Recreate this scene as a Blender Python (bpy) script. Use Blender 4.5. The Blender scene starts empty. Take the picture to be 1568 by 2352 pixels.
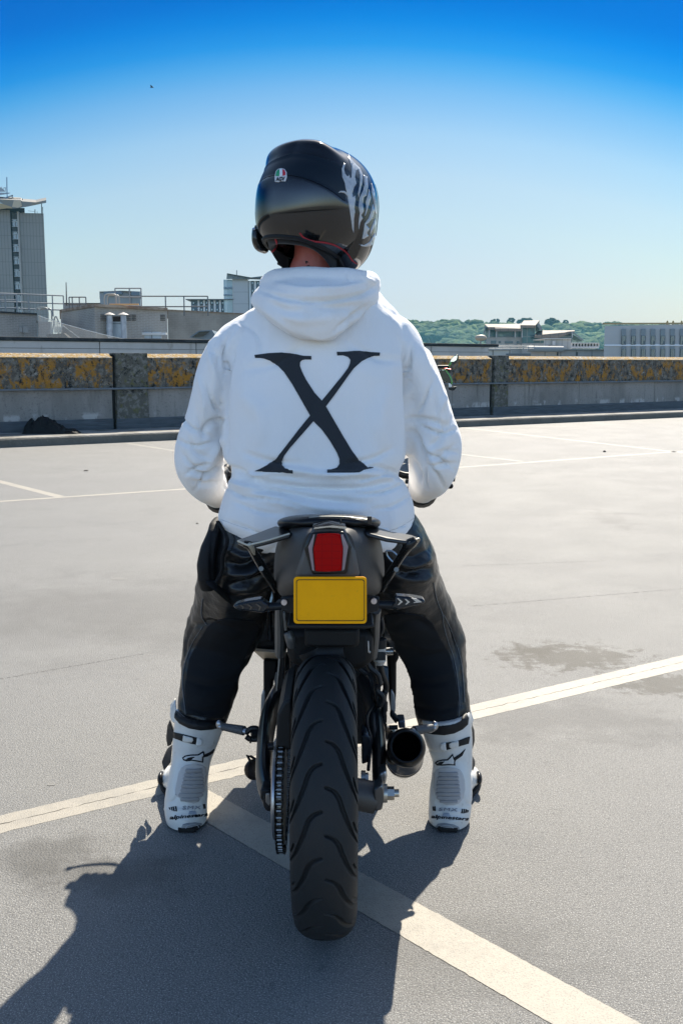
import bpy, bmesh, math, random
import numpy as np
from mathutils import Vector, Matrix, noise
from mathutils.bvhtree import BVHTree
R = math.radians
random.seed(4)
scene = bpy.context.scene
# ------------------------------------------------------------------ camera
CAMH, PITCH, FPX = 1.28, R(8.41), 2287.0
cam_data = bpy.data.cameras.new("camera")
cam_data.sensor_fit = 'VERTICAL'; cam_data.sensor_height = 36; cam_data.lens = 35
cam_data.clip_start = 0.05; cam_data.clip_end = 6000
cam = bpy.data.objects.new("camera", cam_data); scene.collection.objects.link(cam)
cam.location = (0, 0, CAMH); cam.rotation_euler = (R(90) - PITCH, 0, 0)
scene.camera = cam
# ------------------------------------------------------------------ light
SUN = Vector((.235, .93, 1.0)).normalized()
sun_el = math.asin(SUN.z); sun_az = math.atan2(SUN.x, SUN.y)
world = bpy.data.worlds.new("World"); scene.world = world; world.use_nodes = True
wn = world.node_tree; wn.nodes.clear()
sky = wn.nodes.new('ShaderNodeTexSky'); sky.sky_type = 'NISHITA'; sky.sun_disc = False
sky.sun_elevation = sun_el; sky.sun_rotation = sun_az
sky.air_density = 1.0; sky.dust_density = 0.6; sky.ozone_density = 1.4
tc = wn.nodes.new('ShaderNodeTexCoord'); sp = wn.nodes.new('ShaderNodeSeparateXYZ')
rp = wn.nodes.new('ShaderNodeValToRGB')      # grading tint multiplied over the sky by height above the horizon
tab = [(.0, (.21, .27, .42)), (.03, (.232, .268, .37)), (.059, (.254, .264, .318)), (.10, (.288, .290, .309)), (.14, (.305, .318, .311)), (.179, (.305, .331, .326)), (.217, (.255, .325, .344)), (.254, (.140, .275, .349)),
       (.272, (.070, .240, .348)), (.289, (.018, .192, .344)), (.309, (.002, .151, .335)), (.326, (.0, .12, .312)), (.37, (.0, .10, .29)), (.48, (.45, .55, .6)), (.65, (.95, .9, .8))]
els = rp.color_ramp.elements; els[0].position, els[0].color = tab[0][0], (*tab[0][1], 1); els[1].position, els[1].color = tab[-1][0], (*tab[-1][1], 1)
tab = [(p, tuple(x * (.70 if p < .4 else .55) for x in c)) for p, c in tab]; els[0].color = (*tab[0][1], 1)
for p, c in tab[1:-1]: e = els.new(p); e.color = (*c, 1)
def wmath(op, a, b=None, c=None):
    n = wn.nodes.new('ShaderNodeMath'); n.operation = op
    for i, x in enumerate((a, b, c)):
        if x is None: continue
        if hasattr(x, 'is_output'): wn.links.new(x, n.inputs[i])
        else: n.inputs[i].default_value = x
    return n.outputs[0]
wn.links.new(tc.outputs['Generated'], sp.inputs[0])
wn.links.new(wmath('ADD', wmath('MINIMUM', wmath('MULTIPLY', wmath('MULTIPLY', sp.outputs[0], sp.outputs[0]), .5), .07), sp.outputs[2]), rp.inputs[0])
bk = wn.nodes.new('ShaderNodeMapRange'); bk.interpolation_type = 'SMOOTHSTEP'; bk.inputs[1].default_value = .35; bk.inputs[2].default_value = -.25
wn.links.new(sp.outputs[1], bk.inputs[0])
mb0 = wn.nodes.new('ShaderNodeMix'); mb0.data_type = 'RGBA'; wn.links.new(bk.outputs[0], mb0.inputs[0]); wn.links.new(rp.outputs[0], mb0.inputs[6]); mb0.inputs[7].default_value = (.55, .62, .72, 1)  # sky behind the camera tinted brighter, added fill for shaded surfaces
mx = wn.nodes.new('ShaderNodeMix'); mx.data_type = 'RGBA'; mx.blend_type = 'MULTIPLY'; mx.inputs[0].default_value = 1
bg = wn.nodes.new('ShaderNodeBackground'); bg.inputs[1].default_value = 0.15
wo = wn.nodes.new('ShaderNodeOutputWorld')
zd = wn.nodes.new('ShaderNodeMapRange'); zd.inputs[1].default_value = .28; zd.inputs[2].default_value = .9; zd.inputs[3].default_value = 1; zd.inputs[4].default_value = .38
wn.links.new(sp.outputs[2], zd.inputs[0]); mz = wn.nodes.new('ShaderNodeVectorMath'); mz.operation = 'SCALE'; wn.links.new(mb0.outputs[2], mz.inputs[0]); wn.links.new(zd.outputs[0], mz.inputs['Scale'])
wn.links.new(sky.outputs[0], mx.inputs[6]); wn.links.new(mz.outputs[0], mx.inputs[7])
wn.links.new(mx.outputs[2], bg.inputs[0]); wn.links.new(bg.outputs[0], wo.inputs[0])
sd = bpy.data.lights.new("sun", 'SUN'); sd.energy = 3.15; sd.angle = R(.5); sd.color = (1, .92, .79)
sun = bpy.data.objects.new("sun", sd); scene.collection.objects.link(sun)
sun.rotation_euler = SUN.to_track_quat('Z', 'Y').to_euler()
scene.view_settings.view_transform = 'Standard'; scene.view_settings.look = 'None'
scene.view_settings.gamma = 1; scene.view_settings.exposure = 1.5
scene.cycles.max_bounces = 6; scene.cycles.diffuse_bounces = 3; scene.cycles.glossy_bounces = 3
scene.cycles.transparent_max_bounces = 6; scene.cycles.caustics_reflective = False; scene.cycles.caustics_refractive = False
# ------------------------------------------------------------------ measuring
CT, ST = math.cos(PITCH), math.sin(PITCH)
def at(u, v, Y):
    x = (u - 784) / FPX; y = (1176 - v) / FPX
    d = Vector((x, CT + y * ST, -ST + y * CT))
    return Vector((0, 0, CAMH)) + d * (Y / d.y)
def ground(u, v, z=0.0):
    x = (u - 784) / FPX; y = (1176 - v) / FPX
    d = Vector((x, CT + y * ST, -ST + y * CT))
    return Vector((0, 0, CAMH)) + d * ((z - CAMH) / d.z)
def project(co):
    co = np.asarray(co); dz = co[:, 2] - CAMH
    dep = co[:, 1] * CT - dz * ST; up = dz * CT + co[:, 1] * ST
    return 784 + FPX * co[:, 0] / dep, 1176 - FPX * up / dep
# survey sheets: scale and origin used when reading measurements
SHEET = {'h': (545.4, .238, 287.1), 'H': (373.2, .4577, 602.9), 't': (401.9, .4577, 1119.6), 'c1': (447.8, .1904, 1148.3),
         'c2': (746.4, .1904, 1148.3), 'c3': (545.4, .16478, 1378.0), 'c4': (746.4, .18309, 1406.7), 'c5': (574.2, .2563, 1607.6),
         'c8': (545.4, .3175, 1464.1), 'BL': (315.8, .2014, 1578.9), 'BR': (832.5, .2014, 1578.9), 'R7': (947.4, .3958, 689.0),
         'm4': (947.4, .14647, 706.2), 'w7': (0, .2929, 803.8), 'b6': (0, .4028, 373.2), 'g5': (1090.9, .1904, 706.2),
         'g6': (1349.3, .13951, 706.2), 'tw': (0, .1342, 401.9), 'l2': (0, .1831, 660.3), 'n3': (258.4, .238, 620.1)}
def S(k, x, y):
    a, s, b = SHEET[k]; return (a + s * x, b + s * y)
def SP(k, pts): return [S(k, x, y) for x, y in pts]
def A(k, x, y, Y):
    u, v = S(k, x, y); return at(u, v, Y)
# ------------------------------------------------------------------ materials
MATS = {}; TONE = [1.0]      # overall paleness of the materials that follow
def M(name, col, rough=.5, metal=0., layers=(), bump=None, coat=0., sheen=0., spec=.5, trans=0., alpha=1., rlayers=None, emit=None, sss=0., bump2=None):
    if name in MATS: return MATS[name]
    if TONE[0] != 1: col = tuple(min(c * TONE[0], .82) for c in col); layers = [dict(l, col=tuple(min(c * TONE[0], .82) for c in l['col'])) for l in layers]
    if max(col) < .075 and name not in ('crack_dark', 'red_lever'):      # blacks: deep base, modest gloss
        col = tuple(c * .5 for c in col); layers = [dict(l, col=tuple(c * .55 for c in l['col'])) for l in layers]; spec = spec if spec > .6 else min(spec, .25)
    m = bpy.data.materials.new(name); m.use_nodes = True; nt = m.node_tree; N = nt.nodes; L = nt.links
    b = N['Principled BSDF']
    b.inputs['Roughness'].default_value = rough; b.inputs['Metallic'].default_value = metal
    b.inputs['Coat Weight'].default_value = coat; b.inputs['Sheen Weight'].default_value = sheen
    b.inputs['Specular IOR Level'].default_value = spec; b.inputs['Transmission Weight'].default_value = trans
    b.inputs['Alpha'].default_value = alpha; b.inputs['Coat Roughness'].default_value = .05
    if sss: b.inputs['Subsurface Weight'].default_value = sss; b.inputs['Subsurface Scale'].default_value = .01
    tco = N.new('ShaderNodeTexCoord')
    def mask(l):
        mp = N.new('ShaderNodeMapping'); st = l.get('stretch', (1, 1, 1)); mp.inputs['Scale'].default_value = st
        mp.inputs['Location'].default_value = l.get('loc', (0, 0, 0)); mp.inputs['Rotation'].default_value = l.get('rot', (0, 0, 0))
        L.new(tco.outputs['Object'], mp.inputs[0]); k = l.get('kind', 'noise')
        if k == 'noise':
            t = N.new('ShaderNodeTexNoise'); t.inputs['Scale'].default_value = l['scale']; t.inputs['Detail'].default_value = l.get('detail', 4)
            t.inputs['Roughness'].default_value = l.get('nr', .6); t.inputs['Distortion'].default_value = l.get('dist', 0)
            L.new(mp.outputs[0], t.inputs[0]); o = t.outputs[0]
        elif k == 'voronoi':
            t = N.new('ShaderNodeTexVoronoi'); t.inputs['Scale'].default_value = l['scale']; t.feature = l.get('feature', 'F1')
            L.new(mp.outputs[0], t.inputs[0]); o = t.outputs[0]
        elif k == 'brick':
            sx = N.new('ShaderNodeSeparateXYZ'); L.new(mp.outputs[0], sx.inputs[0]); cb = N.new('ShaderNodeCombineXYZ')
            L.new(sx.outputs[0], cb.inputs[0]); L.new(sx.outputs[2], cb.inputs[1])
            t = N.new('ShaderNodeTexBrick'); t.inputs['Scale'].default_value = 1; t.inputs['Brick Width'].default_value = l['w']
            t.inputs['Row Height'].default_value = l['hgt']; t.inputs['Mortar Size'].default_value = l.get('m', .01); t.offset = l.get('off', .5)
            t.inputs['Mortar Smooth'].default_value = .1
            L.new(cb.outputs[0], t.inputs[0]); o = t.outputs['Fac']
        elif k in ('x', 'y', 'z'):
            sx = N.new('ShaderNodeSeparateXYZ'); L.new(mp.outputs[0], sx.inputs[0]); o = sx.outputs['xyz'.index(k)]
            if l.get('wob'):
                t = N.new('ShaderNodeTexNoise'); t.inputs['Scale'].default_value = l.get('wscale', 3); t.inputs['Detail'].default_value = 6
                L.new(tco.outputs['Object'], t.inputs[0]); a = N.new('ShaderNodeMath'); a.operation = 'MULTIPLY_ADD'
                L.new(t.outputs[0], a.inputs[0]); a.inputs[1].default_value = l['wob']; L.new(o, a.inputs[2]); o = a.outputs[0]
        elif k == 'spot':
            s = N.new('ShaderNodeVectorMath'); s.operation = 'DISTANCE'; L.new(mp.outputs[0], s.inputs[0]); s.inputs[1].default_value = (0, 0, 0)
            t = N.new('ShaderNodeTexNoise'); t.inputs['Scale'].default_value = l.get('scale', 5); t.inputs['Detail'].default_value = 8; t.inputs['Roughness'].default_value = .7
            L.new(tco.outputs['Object'], t.inputs[0]); a = N.new('ShaderNodeMath'); a.operation = 'MULTIPLY_ADD'
            L.new(t.outputs[0], a.inputs[0]); a.inputs[1].default_value = l.get('wob', 1.4); L.new(s.outputs['Value'], a.inputs[2]); o = a.outputs[0]
        mr = N.new('ShaderNodeMapRange'); mr.inputs[1].default_value = l['lo']; mr.inputs[2].default_value = l['hi']
        mr.inputs[4].default_value = l.get('amt', 1.)
        L.new(o, mr.inputs[0]); return mr.outputs[0]
    cur = None
    for l in layers:
        f = mask(l)
        if 'and' in l:
            f2 = mask(l['and']); mm = N.new('ShaderNodeMath'); mm.operation = 'MULTIPLY'; L.new(f, mm.inputs[0]); L.new(f2, mm.inputs[1]); f = mm.outputs[0]
        x = N.new('ShaderNodeMix'); x.data_type = 'RGBA'; L.new(f, x.inputs[0])
        if cur is None: x.inputs[6].default_value = (*col, 1)
        else: L.new(cur, x.inputs[6])
        x.inputs[7].default_value = (*l['col'], 1); cur = x.outputs[2]
    if cur is None: b.inputs['Base Color'].default_value = (*col, 1)
    else: L.new(cur, b.inputs['Base Color'])
    if rlayers:
        f = mask(rlayers); x = N.new('ShaderNodeMapRange'); x.inputs[3].default_value = rough; x.inputs[4].default_value = rlayers['to']
        L.new(f, x.inputs[0]); L.new(x.outputs[0], b.inputs['Roughness'])
    prev = None
    for bp in (bump, bump2):
        if bp:
            sc_, st_, di_ = bp[:3]; t = N.new('ShaderNodeTexNoise'); t.inputs['Scale'].default_value = sc_; t.inputs['Detail'].default_value = bp[3] if len(bp) > 3 else 3
            mp = N.new('ShaderNodeMapping'); mp.inputs['Scale'].default_value = bp[4] if len(bp) > 4 else (1, 1, 1)
            L.new(tco.outputs['Object'], mp.inputs[0]); L.new(mp.outputs[0], t.inputs[0])
            q = N.new('ShaderNodeBump'); q.inputs['Strength'].default_value = st_; q.inputs['Distance'].default_value = di_
            L.new(t.outputs[0], q.inputs['Height'])
            if prev: L.new(prev, q.inputs['Normal'])
            prev = q.outputs[0]
    if prev: L.new(prev, b.inputs['Normal'])
    if emit: b.inputs['Emission Color'].default_value = (*emit[0], 1); b.inputs['Emission Strength'].default_value = emit[1]
    MATS[name] = m; return m
# ------------------------------------------------------------------ scene tree
def link(o, parent=None):
    scene.collection.objects.link(o)
    if parent is not None:
        o.parent = parent; o.matrix_parent_inverse = WM(parent).inverted()
    return o
def WM(o):
    m = Matrix.Translation(o.location) @ o.rotation_euler.to_matrix().to_4x4()
    return (WM(o.parent) @ o.matrix_parent_inverse @ m) if o.parent else m
def tag(o, label=None, cat=None, group=None, kind=None):
    for k, x in (('label', label), ('category', cat), ('group', group), ('kind', kind)):
        if x: o[k] = x
    return o
def thing(name, label, cat, loc, group=None):
    o = bpy.data.objects.new(name, None); o.empty_display_size = .1; o.location = loc; link(o); return tag(o, label, cat, group)
def mesh_obj(name, me, mat, parent=None, smooth=True, angle=35, bevel=0.):
    o = bpy.data.objects.new(name, me); me.materials.clear(); me.materials.append(mat)
    if smooth:
        me.polygons.foreach_set('use_smooth', [True] * len(me.polygons))
        if angle: me.set_sharp_from_angle(angle=R(angle))
    if bevel:
        b = o.modifiers.new('bevel', 'BEVEL'); b.width = bevel; b.segments = 2; b.limit_method = 'ANGLE'; b.angle_limit = R(40); b.harden_normals = False
    return link(o, parent)
def frame(d, up=Vector((0, 0, 1))):
    d = Vector(d).normalized()
    if abs(d.dot(up)) > .97: up = Vector((0, 1, 0))
    x = d.cross(up).normalized(); return x, x.cross(d).normalized()
def spline(P, n):
    P = [np.array(p, float) for p in P]; out = []
    if len(P) < 3: return [P[0] + (P[-1] - P[0]) * i / n for i in range(n + 1)]
    for i in range(len(P) - 1):
        p0 = P[i - 1] if i else 2 * P[0] - P[1]; p1, p2 = P[i], P[i + 1]; p3 = P[i + 2] if i + 2 < len(P) else 2 * P[-1] - P[-2]
        for k in range(n):
            t = k / n; out.append(.5 * ((2 * p1) + (-p0 + p2) * t + (2 * p0 - 5 * p1 + 4 * p2 - p3) * t * t + (-p0 + 3 * p1 - 3 * p2 + p3) * t ** 3))
    out.append(P[-1]); return out
class MB:
    def __init__(s): s.v = []; s.f = []
    def add(s, vs, fs):
        k = len(s.v); s.v += [tuple(p) for p in vs]; s.f += [tuple(i + k for i in f) for f in fs]; return s
    def box(s, c, size, rot=None):
        c = Vector(c); h = Vector(size) / 2; m = rot or Matrix.Identity(3)
        vs = [c + m @ Vector((x * h.x, y * h.y, z * h.z)) for x in (-1, 1) for y in (-1, 1) for z in (-1, 1)]
        return s.add(vs, [(0, 1, 3, 2), (4, 6, 7, 5), (0, 4, 5, 1), (2, 3, 7, 6), (0, 2, 6, 4), (1, 5, 7, 3)])
    def rings(s, rs, cap=True, closed=False):
        n = len(rs[0]); vs = [p for r in rs for p in r]; fs = []
        m = len(rs); rng = m if closed else m - 1
        for i in range(rng):
            j = (i + 1) % m
            for k in range(n): fs.append((i * n + k, i * n + (k + 1) % n, j * n + (k + 1) % n, j * n + k))
        if cap and not closed: fs.append(tuple(range(n))[::-1]); fs.append(tuple((m - 1) * n + k for k in range(n)))
        return s.add(vs, fs)
    def cyl(s, a, b, r0, r1=None, n=20, cap=True):
        a, b = Vector(a), Vector(b); r1 = r0 if r1 is None else r1; x, y = frame(b - a)
        return s.rings([[c + (x * math.cos(t) + y * math.sin(t)) * r for t in [2 * math.pi * k / n for k in range(n)]] for c, r in ((a, r0), (b, r1))], cap)
    def tube(s, path, rad, n=12, sub=6, cap=True, flat=None, closed=False):
        if not hasattr(rad, '__len__'): rad = [rad] * len(path)
        rad = [r if hasattr(r, '__len__') else (r, r) for r in rad]
        pr = spline([tuple(p) + tuple(r) for p, r in zip(path, rad)], sub) if sub else [np.array(tuple(p) + tuple(r), float) for p, r in zip(path, rad)]
        P = [Vector(q[:3]) for q in pr]; rs = []; up = flat
        for i, p in enumerate(P):
            d = (P[min(i + 1, len(P) - 1)] - P[max(i - 1, 0)]).normalized()
            if up is None: x, _ = frame(d); up = d.cross(x) * -1
            x = d.cross(Vector(up)).normalized(); y = x.cross(d).normalized()
            if flat is None: up = y
            rx, ry = pr[i][3:5]
            rs.append([p + x * (math.cos(t) * max(rx, 1e-4)) + y * (math.sin(t) * max(ry, 1e-4)) for t in [2 * math.pi * k / n for k in range(n)]])
        return s.rings(rs, cap, closed)
    def lathe(s, prof, c, axis, n=32, full=True):      # prof: (along, radius)
        c = Vector(c); a = Vector(axis).normalized(); x, y = frame(a)
        rs = [[c + a * h + (x * math.cos(t) + y * math.sin(t)) * max(r, 1e-5) for t in [2 * math.pi * k / n for k in range(n)]] for h, r in prof]
        return s.rings(rs, True)
    def slab(s, pts, off):
        off = Vector(off); n = len(pts); P = [Vector(p) for p in pts]
        vs = P + [p + off for p in P]
        return s.add(vs, [tuple(range(n)), tuple(range(2 * n - 1, n - 1, -1))] + [(i, i + n, (i + 1) % n + n, (i + 1) % n) for i in range(n)])
    def sphere(s, c, r, n=16, m=10):
        c = Vector(c); r = r if hasattr(r, '__len__') else (r, r, r)
        rs = [[c + Vector((r[0] * math.cos(2 * math.pi * k / n) * math.sin(math.pi * (i + .02) / (m + .04)), r[1] * math.sin(2 * math.pi * k / n) * math.sin(math.pi * (i + .02) / (m + .04)), -r[2] * math.cos(math.pi * (i + .02) / (m + .04)))) for k in range(n)] for i in range(m + 1)]
        return s.rings(rs, True)
    def mesh(s, name='m', recalc=True):
        me = bpy.data.meshes.new(name); me.from_pydata([tuple(p) for p in s.v], [], s.f); me.validate()
        if recalc:
            b = bmesh.new(); b.from_mesh(me); bmesh.ops.recalc_face_normals(b, faces=b.faces); b.to_mesh(me); b.free()
        return me
    def build(s, name, mat, parent=None, smooth=True, angle=35, bevel=0., recalc=True):
        return mesh_obj(name, s.mesh(name, recalc), mat, parent, smooth, angle, bevel)
def voxel(mb, size, smooth=4, disp=None, name='v'):
    me = mb.mesh() if isinstance(mb, MB) else mb
    o = bpy.data.objects.new('tmp', me); scene.collection.objects.link(o)
    r = o.modifiers.new('r', 'REMESH'); r.mode = 'VOXEL'; r.voxel_size = size
    if smooth: q = o.modifiers.new('s', 'SMOOTH'); q.factor = .5; q.iterations = smooth
    dg = bpy.context.evaluated_depsgraph_get(); out = bpy.data.meshes.new_from_object(o.evaluated_get(dg)); out.name = name
    bpy.data.objects.remove(o)
    if disp: displace(out, disp)
    return out
def displace(me, fn):
    n = len(me.vertices); co = np.empty(n * 3); me.vertices.foreach_get('co', co); co = co.reshape(-1, 3)
    no = np.empty(n * 3); me.vertices.foreach_get('normal', no); no = no.reshape(-1, 3)
    co = fn(co, no); me.vertices.foreach_set('co', co.ravel()); me.update()
def creases(co, no, items, facing=.35):
    """items: (polyline in sheet px, width px, depth m); a groove (+ depth) or ridge (- depth) pressed in along the normal"""
    u, v = project(co); d = np.zeros(len(co)); back = np.clip((facing - no[:, 1]) / .5, 0, 1)
    for pl, w, amp in items:
        pts = np.array(spline(pl, 6)); pts = pts[:, :2]; best = np.full(len(co), 1e9); tt = np.zeros(len(co)); nseg = len(pts) - 1
        bb = (u > pts[:, 0].min() - 3 * w) & (u < pts[:, 0].max() + 3 * w) & (v > pts[:, 1].min() - 3 * w) & (v < pts[:, 1].max() + 3 * w)
        idx = np.nonzero(bb)[0]
        if not len(idx): continue
        U, V = u[idx], v[idx]; bs = np.full(len(idx), 1e9); bt = np.zeros(len(idx))
        for i in range(nseg):
            a, b = pts[i], pts[i + 1]; ab = b - a; l2 = max(ab @ ab, 1e-6)
            t = np.clip(((U - a[0]) * ab[0] + (V - a[1]) * ab[1]) / l2, 0, 1)
            dd = np.hypot(U - a[0] - t * ab[0], V - a[1] - t * ab[1]); m = dd < bs
            bs[m] = dd[m]; bt[m] = (i + t[m]) / nseg
        tap = np.clip(np.sin(np.pi * np.clip(bt, .02, .98)), 0, 1) ** .6
        d[idx] -= amp * np.exp(-(bs / w) ** 2) * tap
    return co + no * (d * back)[:, None]
def nz(co, scale, amp, seed=0., stretch=(1, 1, 1)):
    return np.array([noise.noise(Vector((p[0] * scale * stretch[0] + seed, p[1] * scale * stretch[1], p[2] * scale * stretch[2]))) for p in co]) * amp
def bvh_of(objs):
    vs = []; fs = []
    for o in objs:
        k = len(vs); m = WM(o); vs += [m @ x.co for x in o.data.vertices]; fs += [tuple(i + k for i in p.vertices) for p in o.data.polygons]
    return BVHTree.FromPolygons(vs, fs)
def stroke(pl, w, n=5):
    """a line of width w (number or per-point list) as a polygon"""
    ws = w if hasattr(w, '__len__') else [w] * len(pl)
    p = spline([tuple(a) + (b,) for a, b in zip(pl, ws)], n); l = []; r = []
    for i, q in enumerate(p):
        t = p[min(i + 1, len(p) - 1)][:2] - p[max(i - 1, 0)][:2]; t = t / (np.hypot(*t) + 1e-9); nn = np.array((-t[1], t[0])) * max(q[2], .05) / 2
        l.append(tuple(q[:2] + nn)); r.append(tuple(q[:2] - nn))
    return l + r[::-1]
def decal(name, bvh, polys, mat, parent, off=.0012, step=6., tris=None, thick=True):
    """cut-out marks laid on the surface they are printed or stitched on"""
    b = bmesh.new()
    if tris:
        for vs, fs in tris:
            q = [b.verts.new((x, y, 0)) for x, y in vs]
            for f in fs:
                try: b.faces.new([q[i] for i in f])
                except ValueError: pass
    for pl in polys:
        q = [b.verts.new((x, y, 0)) for x, y in pl]
        try: b.faces.new(q).normal_update()
        except ValueError: pass
    for f in b.faces: f.normal_update()
    bmesh.ops.triangulate(b, faces=b.faces[:])
    xs = [p.co.x for p in b.verts]; ys = [p.co.y for p in b.verts]
    for ax, lo, hi in ((0, min(xs), max(xs)), (1, min(ys), max(ys))):
        k = math.ceil(lo / step)
        while k * step < hi:
            pc = (k * step, 0, 0) if ax == 0 else (0, k * step, 0)
            bmesh.ops.bisect_plane(b, geom=b.verts[:] + b.edges[:] + b.faces[:], plane_co=pc, plane_no=(1, 0, 0) if ax == 0 else (0, 1, 0), dist=1e-4); k += 1
    o = Vector((0, 0, CAMH)); bad = []
    for p in b.verts:
        d = (at(p.co.x, p.co.y, 2.0) - o).normalized(); h = bvh.ray_cast(o, d)
        if h[0] is None: bad.append(p); continue
        n = h[1] if h[1].dot(d) < 0 else -h[1]; p.co = h[0] + n * off
    bmesh.ops.delete(b, geom=bad, context='VERTS')
    lng = [f for f in b.faces if max(e.calc_length() for e in f.edges) > .06 + step * .004]
    bmesh.ops.delete(b, geom=lng, context='FACES')
    for f in b.faces:
        f.normal_update()
        if f.normal.dot(f.calc_center_median() - o) > 0: f.normal_flip()
    me = bpy.data.meshes.new(name); b.to_mesh(me); b.free()
    ob = mesh_obj(name, me, mat, parent, True, None)
    if thick: s = ob.modifiers.new('t', 'SOLIDIFY'); s.thickness = off * 1.6; s.offset = -1
    return ob
def text_tris(body, quad, bold=.02, shear=0., spacing=1.):
    """lettering as flat faces mapped into a 4-corner patch (top-left, top-right, bottom-right, bottom-left) in sheet px"""
    c = bpy.data.curves.new('t', 'FONT'); c.body = body; c.offset = bold; c.shear = shear; c.space_character = spacing; c.resolution_u = 3
    o = bpy.data.objects.new('t', c); scene.collection.objects.link(o)
    me = bpy.data.meshes.new_from_object(o.evaluated_get(bpy.context.evaluated_depsgraph_get())); bpy.data.objects.remove(o)
    vs = [(p.co.x, p.co.y) for p in me.vertices]; fs = [tuple(p.vertices) for p in me.polygons]
    x0, x1 = min(p[0] for p in vs), max(p[0] for p in vs); y0, y1 = min(p[1] for p in vs), max(p[1] for p in vs)
    q = [np.array(p, float) for p in quad]; out = []
    for x, y in vs:
        a = (x - x0) / (x1 - x0); b_ = (y1 - y) / (y1 - y0)
        p = (q[0] * (1 - a) + q[1] * a) * (1 - b_) + (q[3] * (1 - a) + q[2] * a) * b_; out.append(tuple(p))
    return (out, fs)
# ================================================================== SETTING
asph = M('asphalt', (.160, .157, .147), .68, layers=[
    dict(scale=.35, col=(0.153, 0.150, 0.143), lo=.42, hi=.62, detail=5),
    dict(scale=2.2, col=(0.088, 0.088, 0.087), lo=.55, hi=.75, amt=.45, detail=6),
    dict(scale=300, col=(.42, .415, .395), lo=.53, hi=.65, detail=2, nr=.7),
    dict(scale=330, col=(0.037, 0.039, 0.042), lo=.56, hi=.68, detail=2, nr=.7, amt=.7),
    dict(scale=120, col=(0.054, 0.056, 0.058), lo=.55, hi=.66, detail=3, nr=.7, amt=.6), dict(scale=95, col=(0.204, 0.201, 0.190), lo=.58, hi=.68, detail=3, nr=.7, amt=.6, loc=(3, 3, 3)),
    dict(scale=16, col=(0.068, 0.068, 0.067), lo=.62, hi=.72, amt=.35, detail=8),
    dict(kind='spot', scale=12, wob=1.7, loc=(-1.297, -8.134, 0), stretch=(1.3, 1.9, 1), lo=1.28, hi=1.1, col=(.062,.055,.042), amt=0.75),
    dict(kind='spot', scale=14, wob=1.7, loc=(-3.399, -21.849, 0), stretch=(4, 5, 1), lo=1.35, hi=1.1, col=(.062,.055,.042), amt=0.6),
    dict(kind='spot', scale=12, wob=1.7, loc=(-2.103, -11.656, 0), stretch=(1.6, 3, 1), lo=1.3, hi=1.1, col=(.062,.055,.042), amt=0.7),
    dict(kind='spot', scale=6, wob=1.6, loc=(1.581, -7.394, 0), stretch=(2, 3, 1), lo=1.3, hi=0.95, col=(.07,.067,.06), amt=0.6),
    dict(kind='spot', scale=6, wob=1.6, loc=(1.285, -7.492, 0), stretch=(2.2, 3.2, 1), lo=1.3, hi=0.95, col=(.075,.072,.066), amt=0.5),
    dict(kind='spot', scale=2, wob=2, loc=(0.419, -4.619, 0), stretch=(0.5, 0.9, 1), lo=1.9, hi=1.3, col=(.095,.092,.085), amt=0.5),
    dict(kind='spot', scale=3, wob=2, loc=(-0.725, -7.687, 0), stretch=(0.9, 2.2, 1), lo=1.6, hi=1.2, col=(.085,.082,.078), amt=0.45),
    dict(kind='spot', scale=5, wob=1.8, loc=(-0.600, -6.021, 0), stretch=(2, 3, 1), lo=1.5, hi=1, col=(.08,.077,.07), amt=0.4),
    dict(kind='spot', scale=6, wob=2, loc=(-6.789, -6.645, 0), stretch=(3, 0.8, 1), lo=1.5, hi=1.2, col=(.10,.095,.09), amt=0.35)],
    bump=(190, .8, .005, 3), bump2=(9, .12, .02, 4), rlayers=dict(scale=1.5, lo=.4, hi=.65, to=.62), spec=.33)
g = MB(); X0, X1, Y0, Y1 = -60, 60, -12, 100
g.add([(X0, Y0, 0), (X1, Y0, 0), (X1, 19.2 + .665 * X1, 0), (X0, 19.2 + .665 * X0, 0)], [(0, 1, 2, 3)])
g.add([(X0, Y0, -.4), (X1, Y0, -.4), (X1, 19.2 + .665 * X1, -.4), (X0, 19.2 + .665 * X0, -.4)], [(3, 2, 1, 0)])
tag(g.build('ground', asph, smooth=False, recalc=False), kind='structure')
paint = M('line_paint', (.33, .30, .245), .6, layers=[
    dict(scale=30, col=(.26, .235, .19), lo=.5, hi=.7, amt=.55, detail=6),
    dict(scale=240, col=(.20, .19, .165), lo=.56, hi=.66, amt=.75, detail=2),
    dict(scale=60, col=(.12, .115, .105), lo=.60, hi=.65, amt=.8, detail=10, nr=.85), dict(scale=4, col=(.22, .205, .175), lo=.5, hi=.62, amt=.6, detail=9, nr=.75)], bump=(240, .5, .003, 2))
paint_thin = M('worn_line_paint', (.26, .245, .21), .6, layers=[
    dict(scale=3, col=(.19, .185, .17), lo=.45, hi=.65, amt=.8, detail=8),
    dict(scale=200, col=(.2, .2, .19), lo=.5, hi=.62, amt=.6, detail=2)], bump=(240, .5, .003, 2))
def strip(name, a0, a1, b0, b1, mat, z=.004, jag=.0025, n=90, seed=0):
    """painted line between its two edges a0-a1 and b0-b1 with slightly ragged sides"""
    m = MB(); vs = []
    for i in range(n + 1):
        t = i / n
        for k, (p, q) in enumerate(((a0, a1), (b0, b1))):
            c = p.lerp(q, t); j = jag * (noise.noise(Vector((i * .9, k * 7, seed))) + .6 * noise.noise(Vector((i * 3.1, k * 7, seed + 5))))
            w = (b0 - a0).normalized(); c = c + w * j; vs.append((c.x, c.y, z))
    for i in range(n): m.f.append((2 * i, 2 * i + 1, 2 * i + 3, 2 * i + 2))
    m.v = vs; o = m.build(name, mat, smooth=False); return tag(o, kind='structure')
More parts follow.
